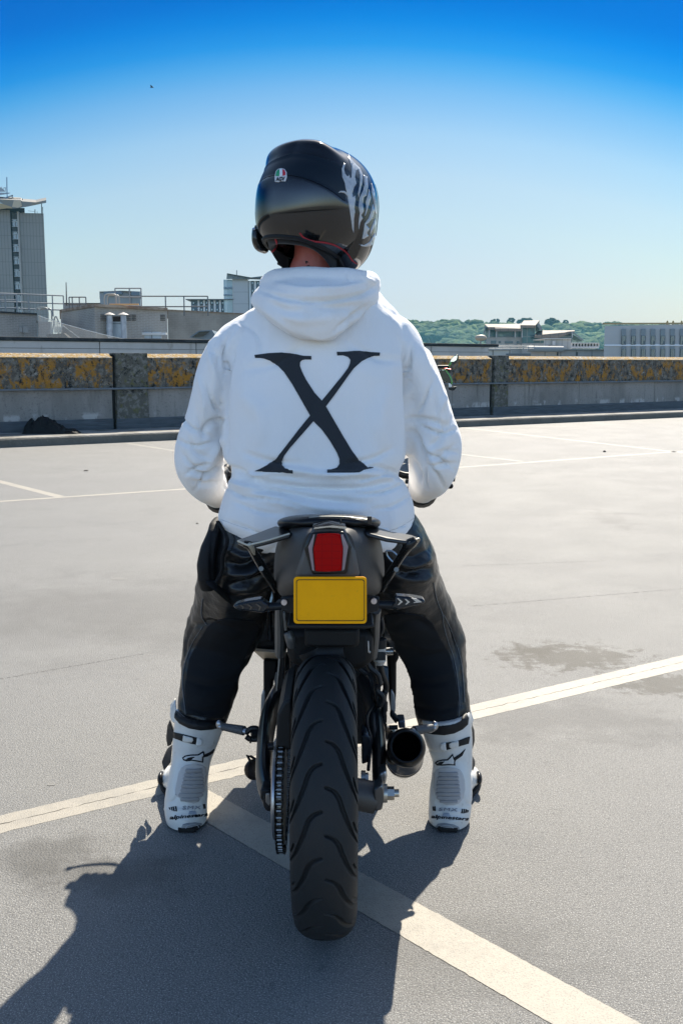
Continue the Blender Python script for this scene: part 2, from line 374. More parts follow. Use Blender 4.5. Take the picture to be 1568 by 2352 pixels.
# crossing line behind the rider: from far left to far right
la, lb = ground(0, 1874), ground(1568, 1505); la2, lb2 = ground(0, 1914), ground(1568, 1537)
e = lb - la; e2 = lb2 - la2
strip('road_marking', la - e * .6, lb + e * .5, la2 - e2 * .6, lb2 + e2 * .5, paint, .0006, .006, 260)
# crack along its middle
def crack(a, b, z, n, seed, w=.0016):
    m = MB()
    for i in range(n + 1):
        t = i / n; c = a.lerp(b, t); d = (b - a).normalized(); s = Vector((-d.y, d.x, 0))
        off = .007 * noise.noise(Vector((i * .35, seed, 0))) + .004 * noise.noise(Vector((i * 1.7, seed, 3)))
        ww = w * max(.12, .55 + 1.3 * noise.noise(Vector((i * .22, seed, 9))))
        m.v += [tuple(c + s * (off + ww) + Vector((0, 0, z))), tuple(c + s * (off - ww) + Vector((0, 0, z)))]
    m.f = [(2 * i, 2 * i + 1, 2 * i + 3, 2 * i + 2) for i in range(n)]
    return m
mcol = M('crack_dark', (.05, .045, .04), .9)  # plain dark colour of the crack strip
ca = (la + la2) / 2; cb = (lb + lb2) / 2; ce = cb - ca
tag(crack(ca - ce * .3, cb + ce * .3, .0011, 420, 1).build('pavement_crack', mcol, smooth=False), kind='structure')
for q, (u0, v0, u1, v1) in enumerate(((1085, 1392, 1568, 1352), (1060, 1300, 1390, 1288), (0, 1560, 330, 1502), (1180, 1185, 1500, 1178))):
    tag(crack(ground(u0, v0), ground(u1, v1), .0011, 200, 20 + q * 3, .0022).build('pavement_crack', M('hairline_crack', (.105, .10, .09), .9), smooth=False), kind='structure')
# the line running toward the camera, lower right
a0, b0 = ground(478, 1815), ground(452, 1876); a1, b1 = ground(1470, 2352), ground(1265, 2352)
strip('road_marking', a0, a0 + (a1 - a0) * 1.9, b0, b0 + (b1 - b0) * 1.9, paint, .0012, .004, 220, 3)
# far bay lines
def farline(u0, v0, u1, v1, w, e0=0, e1=0, mat=None, sd=0):
    p, q = ground(u0, v0), ground(u1, v1); d = (q - p); s = Vector((-d.y, d.x, 0)).normalized() * w / 2
    p, q = p - d * e0, q + d * e1; strip('road_marking', p + s, q + s, p - s, q - s, mat or paint_thin, .0006 + .0006 * (sd % 2), .008, 80, sd)
farline(0, 1152, 430, 1123, .09, .8, .5, paint, 1)
farline(0, 1106, 142, 1142, .10, .6, 0, paint, 2)
farline(290, 1018, 412, 1037, .10, 0, .9, paint_thin, 3)
farline(1060, 1073, 1568, 1036, .10, .2, .5, paint_thin, 4)
farline(1062, 1044, 1200, 1060, .09, .4, 0, paint_thin, 5)
farline(1095, 986, 1568, 1040, .10, .3, .6, paint_thin, 6)
# faint white splashes and scuffs
for i, (u, v, w, h) in enumerate(((277, 1328, .055, .035), (331, 1195, .022, .02), (1215, 1086, .07, .03), (118, 1799, .014, .008))):
    c = ground(u, v, .005); m = MB(); n = 22
    m.v = [(c.x + w * math.cos(t) * (1 + .5 * noise.noise(Vector((math.cos(t) * 1.5, math.sin(t) * 1.5, i)))), c.y + h * math.sin(t) * (1 + .5 * noise.noise(Vector((math.cos(t) * 2, math.sin(t) * 2, i + 9)))), .0012) for t in [2 * math.pi * k / n for k in range(n)]]
    m.f = [tuple(range(n))]; tag(m.build('paint_splash', M('faint_scuff', (.20, .195, .18), .7, layers=[dict(scale=30, col=(.13, .125, .115), lo=.45, hi=.55)]), smooth=False), kind='structure')
# ------------------------------------------------------------------ kerb and parapet, in the wall's own frame
WD = Vector((.8327, .5537, 0)); WN = Vector((.5537, -.8327, 0))
def wl(s, t, z, C=20.6): return Vector((0, C, 0)) + WD * s + WN * t + Vector((0, 0, z))
def col_s(u, C=20.6, t=0):
    r = (u - 784) / FPX * .989; Cc = C - t * (.8327 + .665 * .5537); Y = Cc / (1 - .665 * r); x = r * Y
    return (x - t * WN.x) / WD.x
WROT = Matrix((WD, Vector((-WD.y, WD.x, 0)), Vector((0, 0, 1)))).transposed()
def wbox(mb, s0, s1, t0, t1, z0, z1, C=20.6): return mb.box(wl((s0 + s1) / 2, (t0 + t1) / 2, (z0 + z1) / 2, C), (s1 - s0, abs(t1 - t0), z1 - z0), WROT)
SL, SR = -34, 48
conc_kerb = M('kerb_concrete', (.13, .12, .10), .85, layers=[dict(kind='z', lo=.128, hi=.136, col=(.30, .285, .255)), dict(scale=3, col=(.10, .095, .078), lo=.45, hi=.65, detail=8), dict(scale=60, col=(.24, .23, .20), lo=.6, hi=.7, detail=4),  # face kept darker than the top, its shade painted into the colour
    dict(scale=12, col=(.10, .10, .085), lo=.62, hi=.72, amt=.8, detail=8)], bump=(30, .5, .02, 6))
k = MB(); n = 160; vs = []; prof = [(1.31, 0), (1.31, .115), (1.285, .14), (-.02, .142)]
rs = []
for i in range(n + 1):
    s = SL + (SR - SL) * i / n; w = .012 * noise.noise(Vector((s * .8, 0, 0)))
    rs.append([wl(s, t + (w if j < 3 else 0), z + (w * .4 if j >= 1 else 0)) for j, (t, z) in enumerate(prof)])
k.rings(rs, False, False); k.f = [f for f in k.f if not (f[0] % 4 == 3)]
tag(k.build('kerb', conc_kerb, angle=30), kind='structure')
lich = M('lichen_concrete', (.08, .07, .056), .95, layers=[
    dict(scale=9, col=(.165, .155, .13), lo=.47, hi=.56, detail=9, nr=.75),
    dict(scale=7, col=(.36, .345, .31), lo=.60, hi=.62, detail=9, nr=.75, amt=.8, loc=(4, 2, 1)),
    dict(scale=4.2, col=(.33, .15, .008), lo=.495, hi=.55, detail=12, nr=.78, loc=(1, 7, 3), stretch=(1, 1, .75), amt=.9, **{'and': dict(kind='z', lo=1.60, hi=1.48, wob=.35, wscale=2)}),
    dict(scale=21, col=(.46, .25, .012), lo=.59, hi=.64, detail=10, nr=.7, loc=(8, 1, 3), amt=.75),
    dict(scale=9, col=(.012, .0115, .010), lo=.53, hi=.58, detail=12, nr=.8, loc=(3, 3, 9), stretch=(1, 1, .6)),
    dict(kind='z', col=(.03, .028, .022), lo=1.62, hi=1.72, wob=.45, wscale=7, amt=.6),
    dict(scale=30, col=(.25, .25, .22), lo=.66, hi=.70, detail=5, amt=.7)], bump=(22, 1, .03, 9))
lichtop = M('lichen_coping', (.30, .26, .20), .9, layers=[
    dict(scale=7, col=(.30, .17, .02), lo=.42, hi=.54, detail=9, nr=.75), dict(scale=19, col=(.42, .38, .32), lo=.56, hi=.62, detail=6), dict(scale=24, col=(.08, .07, .055), lo=.57, hi=.64, detail=8)], bump=(24, .9, .03, 6))
postm = M('mossy_concrete', (.095, .09, .072), .95, layers=[
    dict(scale=11, col=(.17, .165, .145), lo=.5, hi=.56, detail=9, nr=.75), dict(scale=9, col=(.11, .105, .03), lo=.56, hi=.62, detail=8, loc=(3, 0, 0), amt=.7),
    dict(scale=9, col=(.012, .012, .010), lo=.52, hi=.58, detail=9, nr=.8, loc=(0, 5, 0), **{'and': dict(kind='z', lo=.75, hi=.95, wob=.2)})], bump=(20, .9, .03, 8))
lowm = M('weathered_panel', (.28, .262, .235), .92, layers=[
    dict(scale=1.6, col=(.19, .178, .158), lo=.4, hi=.65, detail=6, stretch=(1, 1, .35)),
    dict(scale=30, col=(.12, .11, .10), lo=.54, hi=.64, detail=8, nr=.75, amt=.8),
    dict(scale=5, col=(.10, .095, .08), lo=.58, hi=.72, detail=6, stretch=(1, 1, .12), amt=.8),
    dict(scale=3.5, col=(.48, .46, .43), lo=.53, hi=.58, detail=7, stretch=(1, 1, .5), loc=(3, 1, 0), amt=.7, **{'and': dict(kind='z', lo=.50, hi=.44, wob=.08, wscale=4)})], bump=(30, .6, .015, 6))
bitm = M('bitumen_upstand', (.076, .088, .098), .55, layers=[dict(scale=6, col=(.05, .058, .065), lo=.4, hi=.7, detail=6, stretch=(.5, .5, 3))], bump=(14, .8, .03, 4, (.25, .25, 3)))
galv = M('galvanised_pipe', (.13, .15, .165), .5, .3, layers=[dict(scale=8, col=(.2, .2, .2), lo=.5, hi=.7)])
wall = thing('parapet_wall', 'long concrete parapet of the roof car park with orange lichen on its upper half and a pipe along it', 'parapet wall', wl(0, 0, .14))
c1s = (col_s(256), col_s(336)); c2s = (col_s(1126), col_s(1163))
bays = [(SL, c1s[0]), (c1s[1], c2s[0]), (c2s[1], SR)]
for i, (s0, s1) in enumerate(bays):
    m = MB(); nn = 40; rr = []
    for j in range(nn + 1):
        s = s0 + (s1 - s0) * j / nn; w = .010 * noise.noise(Vector((s * 1.3, 4, 0))); w2 = .008 * noise.noise(Vector((s * 2.3, 9, 0)))
        rr.append([wl(s, .05, .87), wl(s, .05 + w2, 1.405 + w), wl(s, -.13, 1.475 + w), wl(s, -.22, 1.475 + w), wl(s, -.22, .87)])
    m.rings(rr, True); m.build('upper_panel', lich, wall, angle=25, smooth=True)
    m = MB(); rr = []
    for j in range(nn + 1):
        s = s0 + (s1 - s0) * j / nn; w = .010 * noise.noise(Vector((s * 1.3, 4, 0))); w2 = .008 * noise.noise(Vector((s * 2.3, 9, 0)))
        rr.append([wl(s, .054 + w2, 1.397 + w), wl(s, .052 + w2, 1.409 + w), wl(s, -.13, 1.479 + w), wl(s, -.222, 1.479 + w)])
    m.rings(rr, False); m.f = [f for f in m.f if f[0] % 4 != 3]; m.build('coping', lichtop, wall, angle=25, recalc=True)
    m = MB()
    seams = [s0]; s = s0
    while s + 3.1 < s1: s += 2.4; seams.append(s)
    seams.append(s1)
    for a, b in zip(seams, seams[1:]): wbox(m, a + .004, b - .004, 0, -.2, .14, .868)
    m.build('lower_panel', lowm, wall, smooth=False, bevel=.006)
    m = MB(); wbox(m, s0, s1, .022, 0.001, .142, .33); m.build('upstand', bitm, wall, smooth=False, bevel=.008)
for (a, b) in (c1s, c2s):
    m = MB(); wbox(m, a + .06, b, .075, -.24, .14, 1.49); m.build('post', postm if a == c1s[0] else postm, wall, smooth=False, bevel=.01)
    m = MB(); wbox(m, a, a + .058, -.02, -.2, .14, 1.46); m.build('joint', M('dark_joint', (.02, .02, .018), .8), wall, smooth=False)  # dark gap strip beside the post
    m = MB(); wbox(m, a + .03, b + .002, .092, .076, .143, .325); m.build('upstand', bitm, wall, smooth=False, bevel=.006)
m = MB(); pts = []; s = SL
while s < SR: pts.append(wl(s, .115, .862 + .012 * noise.noise(Vector((s * .7, 2, 2))))); s += .8
m.tube(pts, .019, 10, 3)
m.build('pipe', galv, wall)
m = MB(); s = SL + .4
while s < SR: wbox(m, s, s + .05, .14, .05, .838, .886); s += 1.55
m.build('pipe_clip', galv, wall, smooth=False, bevel=.004)
# the next roof's plain parapet, a dark felt cap on a pale concrete fascia
C2 = 34.3; fs0, fs1 = -55, col_s(1121, C2)
fas = M('pale_fascia', (.58, .52, .46), .9, layers=[dict(scale=.9, col=(.48, .43, .37), lo=.45, hi=.65, detail=6, stretch=(1, 1, .7)), dict(scale=2.4, col=(.36, .30, .24), lo=.60, hi=.68, detail=6, stretch=(1, 1, .5), amt=.7)], bump=(5, .3, .03, 5))
capm = M('dark_felt_cap', (.055, .056, .058), .8, layers=[dict(scale=3, col=(.12, .115, .11), lo=.5, hi=.7, detail=5)])
nb = thing('office_block', 'long low pale concrete roof edge with a dark felt cap just beyond the parapet', 'building', wl(0, 0, -14, C2))
m = MB(); s = fs0
while s < fs1 - .1: wbox(m, s + .012, min(s + 3.1, fs1) - .012, 0, -.3, -1.2, 1.95, C2); s += 3.1
m.build('wall', fas, nb, smooth=False, bevel=.02)
m = MB(); wbox(m, fs0, fs1, -.02, -.28, -15, -1.2, C2); wbox(m, fs0, fs1, -.3, -30, -15, .9, C2); m.build('roof', M('grey_roof_felt', (.22, .215, .205), .9, layers=[dict(scale=1, col=(.15, .15, .145), lo=.4, hi=.6)]), nb, smooth=False)
m = MB(); wbox(m, fs0, fs1 + .45, .06, -.36, 1.952, 2.055, C2); m.build('cap', capm, nb, smooth=False, bevel=.02)
m = MB(); wbox(m, fs0, fs1, .006, .001, 1.74, 1.755, C2); m.build('string_line', M('fascia_groove', (.16, .14, .12), .9), nb, smooth=False)
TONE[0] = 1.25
# ------------------------------------------------------------------ buildings beyond
def zat(v, Y): return at(784, v, Y).z
def colpt(u, Y): r = (u - 784) / FPX * .989; return Vector((r * Y, Y, 0))
def prism(mb, foot, z0, z1):
    n = len(foot); mb.add([(p.x, p.y, z0) for p in foot] + [(p.x, p.y, z1) for p in foot], [tuple(range(n))[::-1], tuple(range(n, 2 * n))] + [(i, (i + 1) % n, (i + 1) % n + n, i + n) for i in range(n)]); return mb
def brickmat(name, col, mort, w=.22, h=.075, yaw=0, m=.012, **kw):
    return M(name, col, .92, layers=[dict(scale=.7, col=tuple(c * .72 for c in col), lo=.45, hi=.65, detail=6), dict(scale=2, col=tuple(c * .5 for c in col), lo=.6, hi=.75, detail=6, stretch=(1, 1, .2), amt=.7),
        dict(kind='brick', w=w, hgt=h, m=m, rot=(0, 0, -yaw), col=mort, lo=.3, hi=.7, amt=kw.get('amt', .6), off=kw.get('off', .5))])
def fslab(mb, pts, off):
    off = Vector(off); n = len(pts); P_ = [Vector(p) for p in pts]
    vs = P_ + [Vector((p.x * (p.y + off.y) / p.y, p.y + off.y, p.z + off.z + (p.z - CAMH) * off.y / p.y)) for p in P_]
    return mb.add(vs, [tuple(range(n)), tuple(range(2 * n - 1, n - 1, -1))] + [(i, i + n, (i + 1) % n + n, (i + 1) % n) for i in range(n)])
grey_rail = M('pale_steel_rail', (.20, .205, .20), .5)
dark_rail = M('dark_steel_rail', (.10, .10, .10), .5, .3)
def rbk(p, d): return Vector((p.x * (p.y + d) / p.y, p.y + d, 0))
# left brick plant room
Y = 46.
lb_ = thing('plant_room', 'low grey brick plant room at the far left edge below the tower', 'building', colpt(60, Y + 3))
m = MB(); prism(m, [colpt(-330, Y - 7), colpt(89, Y), rbk(colpt(89, Y), 9), colpt(-330, Y + 9)], .9, zat(723, Y)); m.build('wall', brickmat('grey_brick', (.225, .21, .185), (.30, .285, .26), yaw=.2), lb_, smooth=False)
m = MB(); prism(m, [colpt(-330, Y - 7.15), colpt(90.5, Y - .15), rbk(colpt(90.5, Y), 9.2), colpt(-330, Y + 9.4)], zat(723, Y) + .002, zat(719.5, Y)); m.build('coping', capm, lb_, smooth=False)
m = MB(); prism(m, [colpt(91, Y + .4), colpt(123, Y + 1), colpt(123, Y + 8), colpt(91, Y + 8)], .9, zat(737, Y)); m.build('side_wall', brickmat('grey_brick_b', (.23, .21, .18), (.29, .27, .25)), lb_, smooth=False)
m = MB(); m.box(at(60, 757, Y - .75), (.22, .12, .26)); m.box(at(56, 757, Y - .75) + Vector((-.13, 0, 0)), (.14, .12, .24)); m.cyl(at(58, 762, Y - .72), at(58, 778, Y - .72), .03, n=6); m.build('meter_box', M('meter_grey', (.2, .2, .19), .6), lb_, smooth=False)
# middle brick room with twin flues
mb_ = thing('plant_room', 'grey brick rooftop plant room with rusty coping and two capped flues beside a pale blue door', 'building', colpt(265, 52))
Yl, Yc, Yr = 49.5, 45., 48.
zt = zat(705, Yc)
m = MB(); prism(m, [colpt(144, Yl), colpt(222, Yc), colpt(387, Yr), colpt(387, Yr + 8), colpt(144, Yl + 7)], .9, zt); m.build('wall', brickmat('buff_brick', (.275, .25, .215), (.36, .335, .30), w=.22, h=.075), mb_, smooth=False)
m = MB(); prism(m, [colpt(142, Yl - .1), colpt(222, Yc - .25), colpt(388.5, Yr - .2), colpt(388.5, Yr + 8.2), colpt(142, Yl + 7.2)], zt + .002, zt + .12); m.build('coping', M('rusty_coping', (.17, .11, .07), .8, layers=[dict(scale=1.5, col=(.28, .22, .16), lo=.45, hi=.6)]), mb_, smooth=False)
blue = M('pale_blue_metal', (.34, .40, .43), .5, layers=[dict(scale=2, col=(.22, .26, .28), lo=.5, hi=.7, stretch=(1, 1, .4)), dict(kind='brick', w=2.2, hgt=.62, m=.02, col=(.08, .09, .1), lo=.3, hi=.7, off=0)])
Yd = Yc + .55
m = MB(); p0, p1 = at(247, 727, Yd), at(290, 800, Yd); m.box(((p0.x + p1.x) / 2, Yd - .12, (p0.z + p1.z) / 2), (p1.x - p0.x, .2, p0.z - p1.z)); m.build('door', blue, mb_, smooth=False)
m = MB(); p0, p1 = at(262, 727, Yd), at(281, 739, Yd); m.box(((p0.x + p1.x) / 2, Yd - .26, (p0.z + p1.z) / 2), (p1.x - p0.x, .06, p0.z - p1.z)); m.build('burnt_vent', M('burnt_rust', (.05, .022, .015), .9), mb_, smooth=False)
for uc in (254.6, 286):
    m = MB(); c = at(uc, 800, Yd - .5); zt_ = zat(724, Yd - .5); m.cyl((c.x, c.y, c.z), (c.x, c.y, zt_), .13, n=14); fl = m.build('flue', M('flue_grey', (.34, .36, .37), .5, .2, layers=[dict(scale=3, col=(.25, .26, .27), lo=.4, hi=.6)]), mb_)
    m = MB(); m.cyl((c.x, c.y, zt_ + .02), (c.x, c.y, zat(718.5, Yd)), .26, .02, n=14); m.build('cap', M('flue_cap', (.36, .33, .3), .5), fl)
for uc, vc in ((237, 729), (294, 729.5), (306, 729.5), (373, 729.7)):
    m = MB(); t = (uc - 222) / 165; c = at(uc, vc, Yc + 3 * t - .03)
    for q in range(4): m.box((c.x, c.y, c.z + (q - 1.5) * .075), (.28, .05, .045))
    m.build('air_brick', M('vent_dark', (.09, .08, .07), .9), mb_, smooth=False)
m = MB(); c = at(339.5, 766.6, Yc + 2.0); m.box(c, (1.75, .22, .11)); m.build('lintel', M('lintel_white', (.55, .54, .51), .7), mb_, smooth=False)
m = MB(); c = at(340, 775, Yc + 2.05); m.box(c, (1.25, .12, .5)); m.build('shutter', blue, mb_, smooth=False)
# right hand lower brick wall
rb_ = thing('boundary_wall', 'long stained buff wall running behind the left shoulder of the rider', 'wall', colpt(450, 52))
m = MB(); prism(m, [colpt(388, 51), colpt(760, 60), colpt(760, 60.5), colpt(388, 51.5)], .9, zat(715.5, 52)); m.build('wall', brickmat('buff_wall', (.27, .24, .20), (.34, .31, .27), w=.25, h=.09, amt=.25), rb_, smooth=False)
m = MB(); prism(m, [colpt(388, 50.9), colpt(760, 59.9), colpt(760, 60.6), colpt(388, 51.6)], zat(715.5, 52) + .002, zat(713.2, 52)); m.build('coping', M('rusty_coping', (.17, .11, .07), .8), rb_, smooth=False)
# dark pitched skylight
sk = thing('skylight', 'dark sloping skylight low on the roof by the left shoulder of the rider', 'skylight', at(470, 775, 44))
m = MB(); p = [A('n3', x, y, 42) for x, y in ((740, 650), (835, 585), (960, 580), (1000, 640), (1000, 690))]; m.slab(p, (0, 1.6, .0)); m.build('frame', M('skylight_frame', (.10, .13, .15), .5), sk, smooth=False)
m = MB(); p = [A('n3', x, y, 41.9) for x, y in ((765, 650), (842, 595), (945, 590), (880, 640))]; m.slab(p, (0, -.08, 0)); m.build('pane', M('dark_glass', (.012, .014, .018), .1), sk, smooth=False)
# scaffold-like rails on the roofs
def rail(name, label, pts, hs, mat, r=.035, posts=True, every=1, group=None):
    t = thing(name, label, 'railing', pts[0], group)
    for h in hs:
        mm = MB(); mm.tube([p + Vector((0, 0, h)) for p in pts], r, 8, 0); mm.build('rail', mat, t)
    for i, p in enumerate(pts):
        if posts and i % every == 0:
            mm = MB(); mm.cyl(p, p + Vector((0, 0, hs[-1])), r, n=8); mm.build('post', mat, t)
    return t
zr = zat(719.5, Y)
def rp_(u, YY, z): p = colpt(u, YY); return Vector((p.x, p.y, z))
rail('guard_rail', 'pale double guard rail on the left plant room in front of the tower', [rp_(u, Y + 1.5 + .012 * u, zr) for u in (-60, 8, 73, 127, 152)], [.32, .62, 1.0], grey_rail, .03)
rail('guard_rail', 'short pale guard rail nearest the left edge of the plant room roof', [rp_(u, Y - .5, zr) for u in (-40, -8, 20, 46)], [.2, .55, .8], grey_rail, .035)
zt2 = zt + .12
def hoop(u0, u1, vb, vt, Yh, label):
    t = thing('ladder_hoop', label, 'ladder rail', at(u0, vb, Yh))
    for dy in (0, .6):
        mm = MB(); a, b = at(u0, vb, Yh), at(u1, vb, Yh); zt3 = zat(vt, Yh); o = Vector((0, dy, 0))
        mm.tube([a + o, Vector((a.x, a.y, zt3 - .12)) + o, Vector((a.x + .1, a.y, zt3)) + o, Vector((b.x - .1, b.y, zt3)) + o, Vector((b.x, b.y, zt3 - .12)) + o, b + o], .035, 8, 3)
        mm.build('hoop', M('cream_rail', (.28, .275, .235), .5), t)
hoop(84, 111, 736, 707, Y + .2, 'pale bent ladder hoop at the right end of the left plant room')
hoop(241, 268, 703, 676, Yc + 1.4, 'tall pale ladder hoop on the middle plant room roof')
rail('guard_rail', 'thin dark guard rail leaning at the left of the middle plant room roof', [rp_(u, Yl + 3, zt2) for u in (165, 172, 188, 203)], [.45, .8], dark_rail, .03)
rail('guard_rail', 'long thin dark guard rail right of the ladder hoop on the middle roof', [rp_(u, Yr + .5, zt2) for u in (270, 303, 329)], [.12, .55, .95], grey_rail, .03)
rail('guard_rail', 'dark two bar guard rail along the right of the middle roof toward the flats', [rp_(u, Yr + 2.0, zt - .15) for u in (329, 384, 426, 480)], [.45, .95], dark_rail, .03)
m = MB(); m.box(at(285.5, 699.2, Yc + .9), (1.3, .15, .07)); tag(m.build('scaffold_board', M('orange_board', (.55, .28, .10), .5), smooth=False), 'short orange topped board lying on the middle plant room roof', 'board')
# flagpole aerial
m = MB(); b_ = at(153.5, 702, Yl); m.cyl(b_, at(152.3, 648.5, Yl), .035, .02, n=8); tag(m.build('aerial_mast', M('dark_mast', (.06, .05, .05), .6)), 'thin dark aerial mast standing alone left of the plant room', 'aerial')
m = MB(); prism(m, [colpt(153, Yl + 6), colpt(235, Yl + 6), colpt(235, Yl + 12), colpt(153, Yl + 12)], 1, zat(697.5, Yl + 6)); rtm = thing('roof_turret', 'low pale clad roof box behind the leaning dark rail', 'roof box', colpt(194, Yl + 8)); m.build('wall', M('pale_clad', (.26, .25, .23), .8, layers=[dict(kind='brick', w=.9, hgt=4, m=.02, off=0, col=(.14, .13, .12), lo=.3, hi=.7)]), rtm, smooth=False)
m = MB(); prism(m, [colpt(152, Yl + 5.8), colpt(236, Yl + 5.8), colpt(236, Yl + 12), colpt(152, Yl + 12)], zat(697.4, Yl + 6), zat(696.2, Yl + 6)); m.build('roof', capm, rtm, smooth=False)
# white escape steps under the hoop
st = thing('roof_ladder', 'small white railed access ladder standing on the flat roof', 'ladder', at(130, 772, 44))
mm = MB()
for x0, y0, x1, y1 in ((645, 430, 645, 590), (690, 370, 655, 590), (710, 365, 752, 460), (690, 368, 712, 366), (790, 450, 760, 560), (735, 560, 755, 605)):
    mm.cyl(A('l2', x0, y0, 44), A('l2', x1, y1, 44), .035, n=6)
mm.build('rail', M('white_rail', (.3, .29, .25), .5), st)
mm = MB()
for q in range(7): mm.cyl(A('l2', 690, 490 + q * 12, 44), A('l2', 780, 490 + q * 12, 44.3), .014, n=5)
for q in range(5): mm.cyl(A('l2', 670 + q * 18, 395 + q * 8, 44), A('l2', 668 + q * 20, 560, 44), .014, n=5)
mm.build('rung', M('white_rail', (.3, .29, .25), .5), st)
m = MB(); m.slab([A('l2', x, y, 43.5) for x, y in ((570, 590), (800, 572), (890, 650), (640, 660))], (0, .4, 0)); m.build('base', M('base_dark', (.05, .045, .04), .8), st, smooth=False)
# bird netting
nm = M('bird_net', (.55, .53, .49), .9, alpha=.33)
m = MB(); top = spline([(485, 350), (700, 425), (1000, 510), (1350, 600), (1620, 655)], 8); vs = []
for p in top:
    for t in (0, 1): q = A('l2', p[0], p[1] * (1 - t) + 662 * t, 41.5 + .3 * t); vs.append(tuple(q))
m.v = vs; m.f = [(2 * i, 2 * i + 1, 2 * i + 3, 2 * i + 2) for i in range(len(top) - 1)]
bn = thing('bird_net', 'fine pale bird netting sagging from the left plant room down to the roof edge', 'netting', A('l2', 700, 660, 42)); m.build('net', nm, bn, recalc=False)
m = MB(); m.tube([A('l2', p[0], p[1], 41.45) for p in top], .012, 6, 0); m.build('edge_rope', M('rope_pale', (.6, .58, .52), .8), bn)
m = MB(); m.cyl(A('l2', 790, 480, 41.3), A('l2', 1020, 652, 41.3), .025, n=6); m.build('stay', M('white_rail', (.3, .29, .25), .5), bn)
# tower block
Yt = 118.
tw = thing('tower_block', 'tall grey tower block with one column of windows and a jutting concrete canopy', 'tower block', colpt(40, Yt + 8))
tc_ = M('tower_cladding', (.215, .205, .185), .8, layers=[dict(scale=.1, col=(.185, .18, .17), lo=.4, hi=.6), dict(kind='brick', w=.35, hgt=1.475, m=.022, off=0, loc=(0, 0, .3), col=(.10, .098, .092), lo=.3, hi=.7, amt=.8)])
zt4 = zat(490, Yt)
TR = colpt(115, Yt); TM0 = colpt(40, Yt - .6); TM1 = colpt(60, Yt - .4)
m = MB(); prism(m, [TM1, TR, rbk(TR, 14), rbk(TM1, 14)], -15, zt4 + .0); m.build('right_wing', tc_, tw, smooth=False)
m = MB(); L0 = colpt(-260, Yt - 3); prism(m, [L0, TM0, rbk(TM0, 14), rbk(L0, 14)], -15, zt4 + .3); m.build('left_wing', tc_, tw, smooth=False)
m = MB(); prism(m, [TM0 + Vector((.002, .5, 0)), TM1 + Vector((-.002, .7, 0)), rbk(TM1, 12), rbk(TM0, 12)], -15, zt4 + .1); m.build('window_bay', M('bay_dark', (.075, .08, .08), .7), tw, smooth=False)
m = MB(); prism(m, [TM1 + Vector((-.14, -.3, 0)), TM1 + Vector((.02, -.3, 0)), TM1 + Vector((.02, .2, 0)), TM1 + Vector((-.14, .2, 0))], -15, zt4 + .1); m.build('fin', M('fin_pale', (.30, .28, .25), .8), tw, smooth=False)
wx0, wx1 = TM0.x + .02, TM1.x - .16
glassm = M('pale_window_glass', (.26, .30, .32), .15, spec=.8)
for i in range(12):
    vt = 765 + i * 213.2; z1 = A('tw', 0, vt, Yt).z; z0 = A('tw', 0, vt + 122, Yt).z; h = z1 - z0; zc = (z0 + z1) / 2; yy = TM0.y + .42
    fr = MB(); fr.box(((wx0 + wx1) / 2, yy, z1), (wx1 - wx0, .2, .04)); fr.box(((wx0 + wx1) / 2, yy, z0), (wx1 - wx0, .2, .06)); fr.box(((wx0 + wx1) / 2, yy, z1 - h * .28), (wx1 - wx0, .2, .06)); fr.box(((wx0 + wx1) / 2, yy, zc - h * .14), (.05, .2, h * .72))
    f_ = fr.build('window', M('white_frame', (.42, .43, .42), .6), tw, smooth=False)
    pn = MB(); pn.box(((wx0 + wx1) / 2, yy + .06, zc), (wx1 - wx0, .05, h)); pn.build('pane', glassm, f_, smooth=False)
    sp_ = MB(); sp_.box((wx1 - .10, yy - .02, z1 - h * .14), (.18, .2, h * .2)); sp_.box((wx1 - .05, yy - .02, z0 + h * .36), (.08, .2, h * .5)); sp_.build('open_light', M('window_dark', (.04, .045, .05), .3), f_, smooth=False)
m = MB(); prism(m, [colpt(-260, Yt + 1), colpt(73, Yt + 1), colpt(73, Yt + 12), colpt(-260, Yt + 12)], zt4 + .3, A('tw', 0, 540, Yt).z); m.build('penthouse', M('penthouse_dark', (.055, .065, .08), .6), tw, smooth=False)
m = MB(); fslab(m, [A('tw', x, y, Yt - 2) for x, y in ((-200, 330), (0, 415), (215, 425), (360, 430), (385, 450), (620, 468), (795, 430), (795, 475), (480, 540), (310, 568), (215, 572), (0, 470), (-200, 430))], (0, 5, .3)); m.build('canopy', M('canopy_concrete', (.17, .165, .155), .8, layers=[dict(scale=.35, col=(.2, .17, .12), lo=.5, hi=.6)]), tw, smooth=False)
m = MB(); fslab(m, [A('tw', x, y, Yt - 2.05) for x, y in ((240, 432), (362, 436), (380, 535), (310, 560), (210, 545))], (0, .05, 0)); m.build('canopy_face', M('canopy_warm', (.42, .34, .24), .8), tw, smooth=False)
m = MB(); fslab(m, [A('tw', x, y, Yt - 2.05) for x, y in ((-200, 440), (0, 478), (200, 545), (215, 572), (120, 570), (0, 585), (-200, 590))], (0, 3, 0)); m.build('soffit', M('soffit_ochre', (.33, .24, .13), .8), tw, smooth=False)
for x, y0, y1, w in ((716, 690, 492, .05), (735, 680, 545, .04), (603, 670, 588, .045), (640, 680, 620, .025), (388, 445, 400, .04), (214, 440, 340, .045), (352, 430, 392, .02), (303, 430, 400, .02)): m = MB(); m.cyl(A('tw', x, y0, Yt), A('tw', x, y1, Yt), w, n=6); m.build('antenna_bracket', dark_rail, tw)
m = MB(); m.cyl(A('tw', 485, 612, Yt), A('tw', 600, 626, Yt), .02, n=6); m.build('antenna_bracket', dark_rail, tw)
